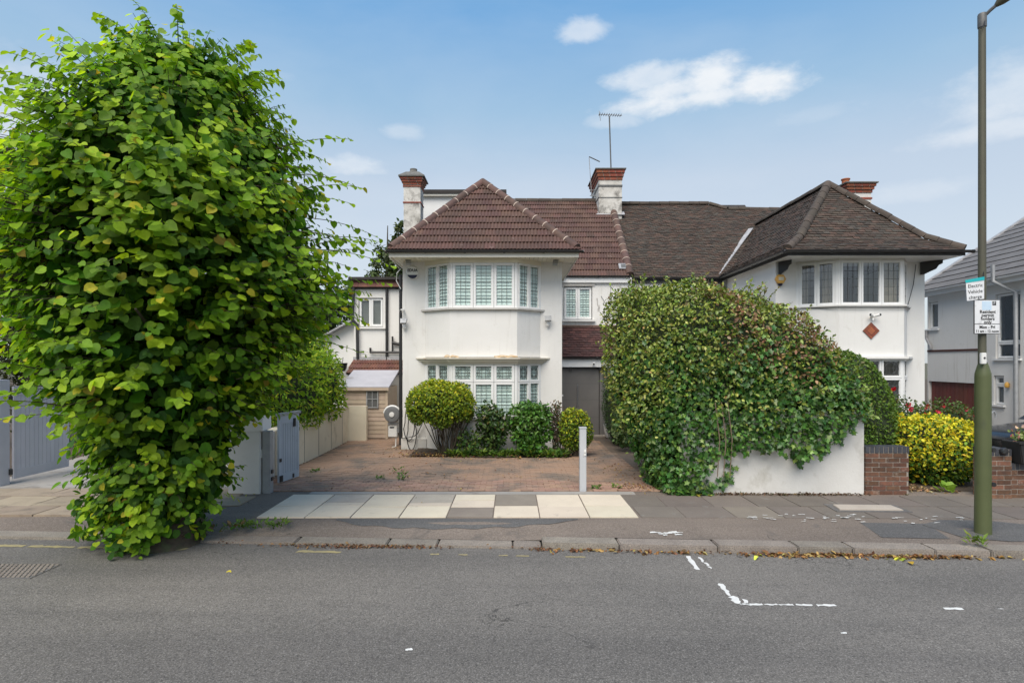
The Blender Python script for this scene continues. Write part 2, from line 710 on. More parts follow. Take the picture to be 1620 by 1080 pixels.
M['black'] = mat('black_plastic', (.018, .018, .02), (.03, .03, .03), 8, .4)
M['blackwood'] = mat('black_painted_timber', (.02, .02, .021), (.035, .033, .03), 12, .5, bump_s=.2)
M['lead'] = mat('leadwork', (.075, .08, .08), (.12, .12, .12), 20, .5)
M['leadflash'] = mat('lead_flashing', (.42, .42, .43), (.25, .25, .26), 6, .6)
M['glass'] = mat_glass('window_glass', (.955, .985, .975), .0)
M['glass_dark'] = mat_glass('clear_window_glass', (.93, .95, .95), .02)
M['shutter'] = mat('shutter_paint', (.66, .73, .71), (.58, .67, .65), 2, .5)
M['curtain'] = mat('beige_curtain', (.40, .34, .26), (.28, .24, .19), 5, .9)
M['netgreen'] = mat('pale_green_blind', (.56, .70, .66), (.68, .77, .74), 3, .6)
M['roomdark'] = mat('dim_room_wall', (.16, .15, .14), (.12, .115, .11), 2, .9)
M['felt'] = mat('roof_felt', (.03, .027, .026), (.045, .04, .038), 4, .9)
M['tile_roll'] = mat('roll_tile', (.100, .050, .036), (.072, .039, .030), 3.5, .75, rand=.42, bump_s=.3, bump_scale=90,
                     stain=(.19, .14, .12), stain_scale=9, stain_lo=.60, stain_hi=.74)
M['ridge'] = mat('ridge_tile', (.125, .068, .052), (.075, .048, .04), 4, .8, rand=.4, bump_s=.3, bump_scale=70)
M['ridge_old'] = mat('old_ridge_tile', (.082, .064, .050), (.05, .041, .034), 5, .9, rand=.3, bump_s=.5, bump_scale=50)
M['mortar'] = mat('pale_mortar', (.52, .42, .35), (.42, .34, .28), 10, .9, bump_s=.3)
M['brickmortar'] = mat('brick_mortar', (.36, .32, .27), (.26, .23, .20), 14, .95, bump_s=.4)
M['tile_plain'] = mat_attr('plain_tile', .85, .4, 9, .3, stain=(.135, .118, .095), stain_scale=2.4, slo=.62, shi=.78)
M['tile_porch'] = mat_attr('porch_tile', .8, .3, 14, .3)
M['tile_flat'] = mat('flat_concrete_tile', (.155, .148, .145), (.125, .118, .115), 3, .75, rand=.22, bump_s=.2)
M['brick_red'] = mat('red_brick', (.30, .085, .045), (.17, .055, .035), 9, .85, bump_s=.4, rand=.3)
M['brick'] = mat('brown_brick', (.175, .080, .046), (.095, .054, .038), 16, .9, rand=.75, bump_s=.6, bump_scale=80,
                 stain=(.27, .22, .18), stain_scale=7, stain_lo=.58, stain_hi=.72)
M['brick_blue'] = mat('blue_engineering_brick', (.065, .068, .078), (.04, .042, .05), 10, .6, rand=.5, bump_s=.3)
M['terracotta'] = mat('terracotta', (.42, .13, .055), (.30, .10, .05), 8, .8)
M['slate_cap'] = mat('chimney_slab', (.10, .10, .095), (.17, .165, .15), 8, .9, bump_s=.4)
M['door'] = mat('grey_door_paint', (.17, .16, .15), (.15, .142, .134), 2, .4)
M['steel'] = mat('brushed_steel', (.55, .55, .55), (.45, .45, .45), 30, .3, metal=.9)
M['grey_metal'] = mat('grey_metal', (.36, .37, .38), (.28, .29, .30), 9, .45, metal=.2)
M['gate'] = mat('pale_grey_blue_paint', (.42, .46, .51), (.36, .40, .45), 2.2, .55, rand=.1, bump_s=.15,
                stain=(.24, .22, .19), stain_scale=4.5, stain_lo=.64, stain_hi=.78)
M['gate_left'] = mat('pale_lilac_grey_paint', (.47, .48, .53), (.42, .43, .48), 2.2, .55, rand=.1, bump_s=.15,
                     stain=(.30, .29, .28), stain_scale=4, stain_lo=.64, stain_hi=.80)
M['bollard'] = mat('flaking_white_grey_paint', (.47, .485, .505), (.41, .425, .445), 3, .5, stain=(.20, .18, .16), stain_scale=9, stain_lo=.66, stain_hi=.72)
M['lamp_green'] = mat('olive_green_column_paint', (.088, .104, .040), (.074, .089, .034), 2.4, .5, bump_s=.1, bump_scale=25,
                      stain=(.055, .062, .034), stain_scale=3.5, stain_lo=.58, stain_hi=.78)
M['lamp_shaft'] = mat('weathered_column_paint', (.088, .086, .056), (.070, .066, .046), 2.4, .6, stain=(.095, .055, .035), stain_scale=1.6, stain_lo=.57, stain_hi=.75)
M['sign_white'] = mat('white_sign_face', (.74, .75, .76), (.64, .65, .67), 7, .45, stain=(.42, .43, .45), stain_scale=9, stain_lo=.56, stain_hi=.72)
M['sign_teal'] = mat('teal_sign_band', (.01, .36, .42), (.02, .42, .42), 5, .45)
M['sign_blue'] = mat('pale_blue_print', (.48, .62, .76), (.56, .68, .78), 9, .45)
M['ink'] = mat('black_print', (.02, .02, .024), (.03, .03, .03), 5, .6)
M['navy'] = mat('navy_plastic', (.012, .014, .045), (.02, .02, .05), 5, .4)
M['amber'] = mat('amber_alarm_plastic', (.66, .36, .06), (.60, .33, .07), 5, .4)
M['white_plastic'] = mat('white_plastic', (.74, .74, .72), (.68, .68, .66), 6, .4)
M['shed'] = mat('tan_shed_timber', (.47, .38, .29), (.40, .32, .245), 6, .8, rand=.12, bump_s=.3)
M['shed_roof'] = mat('grey_roof_felt', (.42, .42, .46), (.36, .36, .40), 3, .9, stain=(.25, .24, .24), stain_scale=2, stain_lo=.6, stain_hi=.75)
M['garage'] = mat('red_brown_garage_panel', (.17, .045, .030), (.13, .036, .026), 4, .6, rand=.2)
M['rusttile'] = mat('rusty_red_tile', (.17, .070, .048), (.10, .05, .04), 5, .85, rand=.4, bump_s=.3)
M['darkred_band'] = mat('dark_red_brick_band', (.07, .03, .026), (.10, .04, .03), 12, .85)
M['rubber'] = mat('reel_grey_plastic', (.16, .165, .17), (.13, .135, .14), 9, .6)
M['reel'] = M['rubber']
M['rubber'] = mat('rubber', (.016, .016, .017), (.022, .022, .022), 9, .8)
M['carpaint'] = mat('black_car_paint', (.012, .012, .014), (.012, .012, .014), 2, .18, spec=.6)
M['bark'] = mat('bark', (.085, .065, .045), (.045, .036, .028), 14, .95, bump_s=.9, bump_scale=30, stain=(.07, .085, .04), stain_scale=5, stain_lo=.5, stain_hi=.7)
M['twig'] = mat('brown_twigs', (.075, .055, .04), (.05, .04, .03), 14, .9)
M['core'] = mat('dark_foliage_core', (.026, .040, .014), (.014, .022, .009), 18, 1.0, bump_s=1, bump_scale=30)  # dark colour standing in for the dim inside of hedges and bushes
M['leaf'] = mat_leaf('broad_leaf', .45, .55, .2)
M['leaf_hard'] = mat_leaf('glossy_leaf', .15, .38, .45)
M['leaf_thin'] = mat_leaf('small_leaf', .28, .55, .3)
M['flower'] = mat_leaf('flower_petal', .2, .6, .2)
M['litter'] = mat_leaf('dead_leaf', .1, .85, .1)
M['soil'] = mat('garden_soil', (.075, .055, .04), (.045, .034, .026), 7, 1.0, bump_s=.8, bump_scale=40, fine=(.13, .095, .06), fine_scale=60)


def mat_asphalt(name, c1, c2, speck, dark, patch=None, s=1.0, rep=True, fine=78.):
    m, n, b, out = principled(name)
    p = pos(n)
    big = n.noise(p, .55, 6, .62, .4)
    big = n.ramp(big, [(.35, (0, 0, 0)), (.68, (1, 1, 1))])
    col = n.mix(big, c1, c2)
    f1 = n.ramp(n.noise(p, fine * s, 2, .8), [(.50, (0, 0, 0)), (.66, (1, 1, 1))])
    col = n.mix(n.math('MULTIPLY', f1, .75), col, speck)
    f2 = n.ramp(n.noise(p, fine * .62 * s, 3, .8), [(.52, (0, 0, 0)), (.66, (1, 1, 1))])
    col = n.mix(n.math('MULTIPLY', f2, .75), col, dark)
    mid = n.ramp(n.noise(p, 26 * s, 4, .7), [(.3, (.82, .82, .82)), (.7, (1.16, 1.16, 1.16))])
    col = n.mix(1.0, col, mid, 'MULTIPLY')
    vo = n.n('ShaderNodeTexVoronoi')
    vo.inputs['Scale'].default_value = 26
    n.l(p, vo.inputs['Vector'])
    w = n.math('LESS_THAN', vo.outputs['Distance'], .085)
    cl = n.n('ShaderNodeSeparateColor')
    n.l(vo.outputs['Color'], cl.inputs[0])
    w = n.math('MULTIPLY', w, n.math('GREATER_THAN', cl.outputs[0], .93))
    col = n.mix(w, col, (.42, .41, .38))
    mpb = n.n('ShaderNodeMapping')
    mpb.inputs['Scale'].default_value = (.12, 1.15, 1)
    n.l(p, mpb.inputs['Vector'])
    band = n.ramp(n.noise(mpb.outputs[0], 1.1, 4, .55, .3), [(.34, (.84, .84, .85)), (.66, (1.14, 1.13, 1.12))])      # tyre worn bands along the road
    col = n.mix(1.0, col, band, 'MULTIPLY')
    oil = n.ramp(n.noise(p, .9, 6, .7, .8), [(.66, (0, 0, 0)), (.74, (1, 1, 1))])
    col = n.mix(n.math('MULTIPLY', oil, .45), col, (.045, .043, .042))
    wv = n.n('ShaderNodeTexVoronoi', feature='DISTANCE_TO_EDGE')
    wv.inputs['Scale'].default_value = .55
    mpd = n.n('ShaderNodeVectorMath', operation='ADD')
    nn_ = n.n('ShaderNodeTexNoise')
    nn_.inputs['Scale'].default_value = 2.2
    nn_.inputs['Detail'].default_value = 5
    n.l(p, nn_.inputs['Vector'])
    n.l(p, mpd.inputs[0])
    n.l(nn_.outputs['Color'], mpd.inputs[1])
    n.l(mpd.outputs[0], wv.inputs['Vector'])
    crack = n.math('LESS_THAN', wv.outputs['Distance'], .0035)
    cg = n.ramp(n.noise(p, .35, 2, .5), [(.54, (0, 0, 0)), (.58, (1, 1, 1))])
    col = n.mix(n.math('MULTIPLY', n.math('MULTIPLY', crack, cg), .7), col, (.03, .028, .026))
    if patch:
        pf = n.ramp(n.noise(p, 1.3, 7, .65, .5), [(.58, (0, 0, 0)), (.66, (1, 1, 1))])
        col = n.mix(pf, col, patch)
    n.l(col, b.inputs['Base Color'])
    b.inputs['Roughness'].default_value = .88
    h = n.math('ADD', n.noise(p, fine * s, 2, .7), n.math('MULTIPLY', n.noise(p, 40 * s, 3, .6), .8))
    bump(n, b, h, .55, .006)
    return m


M['road'] = mat_asphalt('road_asphalt', (.106, .099, .090), (.136, .126, .114), (.29, .275, .255), (.034, .033, .032))
M['pave_tar'] = mat_asphalt('pavement_asphalt', (.135, .109, .090), (.185, .152, .126), (.30, .255, .215), (.064, .053, .045), s=1.1, patch=(.115, .10, .088))
M['patch_tar'] = mat_asphalt('newer_asphalt_patch', (.082, .080, .080), (.10, .098, .096), (.18, .178, .17), (.045, .044, .044))
M['slab_cream'] = mat('cream_paving_slab', (.66, .58, .455), (.59, .515, .405), 2.5, .85, rand=.16, bump_s=.15, stain=(.36, .31, .25), stain_scale=4, stain_lo=.6, stain_hi=.78, fine=(.40, .35, .29), fine_scale=130, fine_amt=.3)
M['slab_grey'] = mat('grey_paving_slab', (.42, .375, .315), (.35, .31, .26), 3, .9, rand=.2, bump_s=.2, fine=(.25, .22, .19), fine_scale=110, fine_amt=.4)
M['slab_dark'] = mat('dark_paving_slab', (.19, .16, .135), (.155, .131, .112), 2.2, .9, rand=.25, bump_s=.25, stain=(.2, .19, .175), stain_scale=5, stain_lo=.6, stain_hi=.7, fine=(.07, .064, .06), fine_scale=110, fine_amt=.5)
M['slab_mid'] = mat('mid_grey_paving_slab', (.25, .215, .175), (.205, .175, .145), 3, .9, rand=.2, bump_s=.2, fine=(.14, .12, .10), fine_scale=110, fine_amt=.4)
M['slab_tan'] = mat('tan_paving_slab', (.34, .275, .20), (.27, .215, .155), 2.2, .9, rand=.28, bump_s=.2, stain=(.19, .155, .115), stain_scale=3.5, stain_lo=.52, stain_hi=.7, fine=(.20, .16, .12), fine_scale=90, fine_amt=.4)
M['kerb'] = mat('granite_kerb', (.31, .27, .225), (.22, .19, .16), 4, .85, rand=.22, bump_s=.5, bump_scale=60, fine=(.10, .09, .082), fine_scale=75, fine_amt=.75)
M['paver'] = mat('block_paver', (.39, .235, .165), (.32, .215, .16), 1.1, .9, rand=.34, bump_s=.3, stain=(.155, .128, .108), stain_scale=1.1, stain_lo=.47, stain_hi=.66, fine=(.15, .105, .085), fine_scale=90, fine_amt=.45)
M['paver_bed'] = mat('paver_joint_sand', (.15, .115, .085), (.10, .08, .065), 8, 1., bump_s=.4)
M['concrete'] = mat('forecourt_concrete', (.33, .31, .285), (.26, .245, .225), 1.5, .9, bump_s=.2, stain=(.19, .175, .155), stain_scale=2, stain_lo=.55, stain_hi=.7)
M['mark_white'] = mat('worn_white_paint', (.70, .70, .68), (.55, .55, .53), 20, .7)
M['mark_yellow'] = mat('worn_yellow_paint', (.36, .30, .13), (.24, .21, .13), 14, .75)
M['iron'] = mat('worn_cast_iron', (.15, .14, .135), (.10, .095, .09), 12, .65, bump_s=.3)
M['grass'] = mat_leaf('grass_blade', .25, .6, .2)
M['field'] = mat('rough_ground', (.10, .10, .06), (.075, .07, .045), 1.2, 1., bump_s=.4)

# ================================================================== setting
KS = -0.058                      # the kerb runs slightly askew to the house fronts


def kerbY(x):
    return 6.85 + KS * x


def ztop(x):
    """top of the kerb: dropped at the crossover on the left, raised on the right"""
    t = min(max((x - 0.35) / 0.25, 0), 1)
    return -0.072 + (0.055) * t


mb = MB()
mb.quad((-700, -700, -.22), (700, -700, -.22), (700, 900, -.22), (-700, 900, -.22))
tag(mb.build('ground', M['field'], kind='structure'), 'rough open ground beyond the gardens', 'ground')

mb = MB()
xs = [-60 + i * 4 for i in range(31)]
for a, b in zip(xs, xs[1:]):
    mb.quad((a, -14, -.1), (b, -14, -.1), (b, kerbY(b) + .02, -.1), (a, kerbY(a) + .02, -.1))
road = tag(mb.build('road', M['road'], kind='structure'), 'grey tarmac residential road', 'road')


def flake(cx, cy, w, h, ang=0.0, n=None, ragged=.18):
    """worn patch of paint: ragged outline"""
    n = n or max(8, int(w / .05) * 2)
    pts = []
    k = n // 2
    for i in range(k + 1):
        pts.append((-w / 2 + w * i / k + random.uniform(-.01, .01), -h / 2 + h * random.uniform(-ragged, ragged)))
    for i in range(k + 1):
        pts.append((w / 2 - w * i / k + random.uniform(-.01, .01), h / 2 + h * random.uniform(-ragged, ragged)))
    ca, sa = math.cos(ang), math.sin(ang)
    return [(cx + x * ca - y * sa, cy + x * sa + y * ca) for x, y in pts]


def marking(pieces, m, z=-.096):
    mb = MB()
    for p in pieces:
        mb.add([(x, y, z) for x, y in p], [tuple(range(len(p)))])
    return mb.build('road_marking', m, road)


KA = math.atan(KS)
yl = []
for x0, x1 in ((-7.2, -6.35), (-6.3, -5.95), (-5.88, -5.3), (-5.25, -4.72), (-2.55, -2.02), (-.15, -.05), (.05, .2), (.62, .84), (-.62, -.52), (-.95, -.85), (-4.2, -3.9)):
    xm = (x0 + x1) / 2
    thick = .07 if x1 - x0 > .3 else .035
    yl.append(flake(xm, kerbY(xm) - .25, x1 - x0, thick, KA, ragged=.25))
marking(yl, M['mark_yellow'])
marking([flake(2.02, 6.37, .42, .042, R(86), 18, .3)], M['mark_white'])
marking([flake(2.155, 6.47, .16, .03, R(85), 10, .4), flake(2.165, 6.32, .10, .025, R(85), 8, .5), flake(2.17, 6.22, .05, .03, R(85), 8, .5)], M['mark_white'])
marking([flake(2.10, 5.62, .30, .045, R(86), 16, .3), flake(2.11, 5.37, .18, .06, R(88), 12, .35), flake(2.22, 5.277, .22, .038, R(-2), 14, .3), flake(2.40, 5.272, .11, .03, R(-2), 10, .35), flake(2.54, 5.27, .14, .026, R(-2), 12, .4), flake(2.70, 5.265, .15, .034, R(-2), 12, .3),
         flake(2.90, 5.255, .17, .038, R(-2), 12, .25), flake(2.19, 5.335, .10, .035, R(80), 8, .3)], M['mark_white'])
marking([flake(4.02, 5.185, .17, .045, R(-2)), flake(4.45, 5.18, .05, .012, R(-2))], M['mark_white'])
marking([flake(-.81, 4.45, .06, .035, .3), flake(2.75, 4.72, .05, .03), flake(5.3, 5.75, .06, .03)], M['mark_white'])


def paveZ(x, y):
    d = y - kerbY(x) - .25
    t = min(max(1 - d / .55, 0), 1)
    return (ztop(x) - .004) * t


mb = MB()
nx, ny = 150, 12
gv = []
for i in range(nx + 1):
    x = -30 + 60 * i / nx
    for j in range(ny + 1):
        y0 = kerbY(x) + .245
        y = y0 + (9.42 - y0) * (j / ny) ** 1.4
        gv.append((x, y, paveZ(x, y)))
mb.add(gv, [(i * (ny + 1) + j, (i + 1) * (ny + 1) + j, (i + 1) * (ny + 1) + j + 1, i * (ny + 1) + j + 1) for i in range(nx) for j in range(ny)])
pavement = tag(mb.build('pavement', M['pave_tar'], kind='structure'), 'patched tarmac pavement between road and gardens', 'pavement')

# newer patch in front of the white slabs, with a wavy edge
pts = []
for i in range(25):
    x = -2.4 + 3.3 * i / 24
    pts.append((x, 7.80 - .02))
for i in range(25):
    x = .9 - 3.3 * i / 24
    e = math.sin(pi * i / 24)
    pts.append((x, 7.80 - .06 - .30 * e ** .6 + .03 * math.sin(i * 1.7)))
mb = MB()
mb.add([(x, y, paveZ(x, y) + .005) for x, y in pts], [tuple(range(len(pts)))])
mb.build('tarmac_patch', M['patch_tar'], pavement)
mb = MB()
mb.quad((4.55, 7.0, paveZ(4.6, 7.0) + .006), (5.35, 6.95, paveZ(5.3, 6.95) + .006), (5.5, 7.55, .005), (4.65, 7.6, .005))
mb.build('tarmac_patch', M['patch_tar'], pavement)
# concrete footing patch round the lamp column
mb = MB()
pp = [(5.4, 7.5), (5.55, 6.98), (6.0, 6.85), (6.9, 6.85), (7.0, 7.4), (6.4, 7.7), (5.8, 7.72)]
mb.add([(x, y, paveZ(x, y) + .007) for x, y in pp], [tuple(range(len(pp)))])
mb.build('tarmac_patch', M['patch_tar'], pavement)


def slab(x0, x1, y0, y1, m, z=.012, skew=0.0, quad=None):
    mb = MB()
    q = quad or [(x0, y0), (x1, y0), (x1, y1), (x0, y1)]
    t = [random.uniform(-.004, .004) for _ in q]
    n = len(q)
    vs = [(x, y, -.03) for x, y in q] + [(x, y, z + dz) for (x, y), dz in zip(q, t)]
    mb.add(vs, [tuple(range(n))[::-1], tuple(range(n, 2 * n))] + [(i, (i + 1) % n, n + (i + 1) % n, n + i) for i in range(n)])
    return mb.build('paving_slab', m, pavement, bevel=.003)


fx = [405, 482, 554, 631, 706, 780, 854, 933, 1011]
wx = [(px - 810) / FPX * 7.84 for px in fx]
rowy = [8.41, 8.46, 8.38, 8.44, 8.37, 8.46, 8.40, 8.45]
for i in range(8):
    a, b = wx[i] + .008, wx[i + 1] - .008
    jy = rowy[i]
    g = M['slab_grey']
    c = M['slab_cream']
    slab(a, b, 7.84, jy - .006, M['slab_mid'] if i == 4 else c)
    if i == 4:
        slab(a, b, jy + .006, 8.80, c)
        slab(a, b, 8.812, 9.17, c)
    elif i in (1, 3):
        slab(a, b, jy + .2, 9.17, g)
        slab(a, b, jy + .006, jy + .19, c)
    else:
        slab(a, b, jy + .006, 9.17, M['slab_mid'] if i == 5 else c)
# dark old slabs to the right
x = 1.78
for i, w in enumerate((.62, .70, .66, .62, .64, .60, .66, .62, .64, .66, .62)):
    lighter = (i == 2)
    slab(x + .006, x + w - .006, 7.84 - .02 * i * .5, 8.42, M['slab_mid'] if lighter else M['slab_dark'], z=.008)
    slab(x + .006 - .1, x + w - .006 - .1, 8.432, 9.10, M['slab_dark'], z=.008)
    x += w
# tan slabs on the left, in front of the neighbour's drive
x = -10.6
for i in range(8):
    w = .78
    for j, (y0, y1) in enumerate(((7.95, 8.45), (8.46, 9.05), (9.06, 9.62))):
        o = .3 * (j % 2)
        slab(x + o + .008, x + o + w - .008, y0, y1, M['slab_tan'])
    x += w
# kerb stones
kerb = thing('kerb', 'granite kerb along the road, dropped at the crossover', 'kerb', (0, 6.9, -.1))
kerb['kind'] = 'structure'
x = -10.2
while x < 10.5:
    w = random.choice((.62, .92, .92, 1.15, 1.3))
    if abs(x - .35) < .7 and x < .35:
        w = .36 - x
    if -2.6 < x < -1.6:
        w = min(w, .55)
    x1 = x + w
    g = .007
    # skip where the tree stump swallows the kerb
    mbk = MB()
    q = []
    for xx in (x + g, x1 - g):
        for dy in (0, .25):
            q.append((xx, kerbY(xx) + dy))
    if x >= .33:
        zA = ztop(x + .3 if x < .4 else x)
    else:
        zA = ztop(x)
    zB = ztop(x1 - .01) if x >= .33 else ztop(x)
    j1, j2 = random.uniform(-.005, .005), random.uniform(-.006, .006)
    vs = [(*q[0], -.2), (*q[1], -.2), (*q[3], -.2), (*q[2], -.2), (*q[0], zA + j1), (*q[1], zA + j1), (*q[3], zB + j1), (*q[2], zB + j1)]
    vs = [(a, b + j2, c) for a, b, c in vs]
    mbk.add(vs, [(0, 3, 2, 1), (4, 5, 6, 7), (0, 1, 5, 4), (1, 2, 6, 5), (2, 3, 7, 6), (3, 0, 4, 7)])
    if not (-5.0 < (x + x1) / 2 < -4.1):
        mbk.build('kerb_stone', M['kerb'], kerb, bevel=.012)
    x = x1

# garden ground behind the pavement
mb = MB()
mb.quad((-60, 9.40, -.012), (60, 9.40, -.012), (60, 70, -.012), (-60, 70, -.012))
tag(mb.build('garden_ground', M['soil'], kind='structure'), 'bare soil of the front gardens', 'ground')
mb = MB()
mb.quad((-9.2, 9.66, .004), (-4.5, 9.66, .004), (-4.5, 26, .004), (-12, 26, .004))
fore = tag(mb.build('forecourt', M['concrete'], kind='structure'), 'pale concrete drive of the left neighbour', 'drive')
for (x0, x1, y0, y1) in ((-9.0, -7.4, 9.7, 11.0), (-7.36, -5.9, 9.7, 11.0), (-5.86, -4.6, 9.7, 11.0), (-9.0, -7.6, 11.04, 12.6), (-7.56, -6.0, 11.04, 12.6), (-5.96, -4.6, 11.04, 12.6)):
    m_ = MB().box(x0, x1, y0, y1, -.02, .014)
    m_.build('concrete_slab', M['concrete'], fore, bevel=.004)

# ---- block paved drive
mb = MB()
mb.quad((-4.42, 9.40, -.002), (2.9, 9.40, -.002), (2.9, 16.6, -.002), (-4.42, 16.6, -.002))
drive = tag(mb.build('driveway', M['paver_bed'], kind='structure'), 'worn red-brown block paved drive in front of the white house', 'drive')
pm = MB().box(-.0975, .0975, -.0475, .0475, -.02, 0)
proto = pm.build('paving_block', M['paver'], drive, bevel=.004)
proto_me = proto.data
bpy.data.objects.remove(proto)
WORLDD = WORLD[drive]


def in_drive(x, y):
    if x < -4.36 + .0 * y or x > 2.55 - (y - 9.4) * .05:
        return False
    if y > 12.75 and -2.35 < x < 1.3:
        return False
    if y > 13.8 and -2.8 < x < 1.3:
        return False
    return y < 16.4


cand = []
y = 9.46
r_ = 0
while y < 16.4:
    x = -4.35 + (.1 if r_ % 2 else 0)
    while x < 2.6:
        if in_drive(x, y):
            cand.append((x, y))
        x += .2
    y += .1
    r_ += 1
stuffb = MB()
for k, (x, y) in enumerate(cand):
    z = .012 + random.uniform(-.004, .004) + .02 * math.sin(x * 1.1) * math.sin(y * 1.3) * .6
    ang = random.uniform(-.012, .012)
    if k < 300:
        o = bpy.data.objects.new('paving_block', proto_me)
        link(o, drive, M=Matrix.Translation((x, y, z)) @ Matrix.Rotation(ang, 4, 'Z') @ Matrix.Rotation(random.uniform(-.02, .02), 4, 'X'))
    else:
        stuffb.box(x - .0975, x + .0975, y - .0475, y + .0475, -.02, z)
stuffb.build('block_paving', M['paver'], drive, kind='stuff')
# concrete edging strip at the back of the pavement and a gully joint across the drive
mb = MB().box(-3.3, 2.0, 9.2, 9.385, -.05, .012)
mb.build('edging_strip', M['concrete'], drive, bevel=.005)
mb = MB().quad((.92, 9.42, .03), (1.10, 9.42, .03), (1.02, 13.0, .03), (.98, 13.0, .03))
# planting bed along the bay
bed = MB()
bp = []
for i in range(30):
    t = i / 29
    bp.append((-2.3 + 3.6 * t, 12.82 + .10 * math.sin(t * 9) - .12 * math.sin(pi * t)))
bp += [(1.3, 14.0), (-2.3, 14.0)]
bed.add([(x, y, .035) for x, y in bp], [tuple(range(len(bp)))])
tag(bed.build('planting_bed', M['soil'], kind='structure'), 'narrow soil bed under the bay window', 'flower bed')
# pavement drain and road grate
t_ = thing('drain_cover', 'pale rectangular utility cover set in the dark pavement slabs near the lamp column', 'cover', (5.28, 8.35, 0))
MB().prism([(4.72, 8.19), (5.62, 8.16), (5.62, 8.44), (4.78, 8.48)], -.01, .03).build('cover_plate', M['slab_grey'], t_, bevel=.006)
MB().prism([(4.64, 8.12), (5.70, 8.09), (5.70, 8.51), (4.68, 8.55)], -.02, .016).build('cover_frame', M['iron'], t_)
t_ = thing('road_grate', 'patterned iron manhole cover in the road at the left edge', 'manhole', (-5.3, 6.1, -.1))
MB().box(-5.75, -5.0, 5.9, 6.32, -.12, -.094).build('grate_plate', M['iron'], t_)
gb = MB()
for i in range(14):
    for j in range(8):
        cx, cy = -5.72 + .05 * i + (.025 if j % 2 else 0), 5.93 + .05 * j
        gb.box(cx, cx + .032, cy, cy + .024, -.094, -.086)
gb.build('grate_studs', M['kerb'], t_, kind='stuff')
# white overspray splashes on the pavement
wp = []
for i in range(46):
    t = random.random()
    x = 3.25 + 3.0 * t
    wp.append(flake(x, 7.84 + random.gauss(0, .12) - .10 * t, random.uniform(.03, .11), random.uniform(.012, .03), random.uniform(-.4, .4), 8, .4))
mb = MB()
for p in wp:
    mb.add([(x, y, paveZ(x, y) + .017) for x, y in p], [tuple(range(len(p)))])
mb.build('paint_splash', M['mark_white'], pavement)
mb = MB()
for i in range(9):
    p = flake(1.98 + random.gauss(0, .10), 7.17 + random.gauss(0, .03), random.uniform(.06, .16), .035, random.uniform(-.2, .2), 8, .4)
    mb.add([(x, y, paveZ(x, y) + .006 + i * .0005) for x, y in p], [tuple(range(len(p)))])
mb.build('paint_splash', M['mark_white'], pavement)

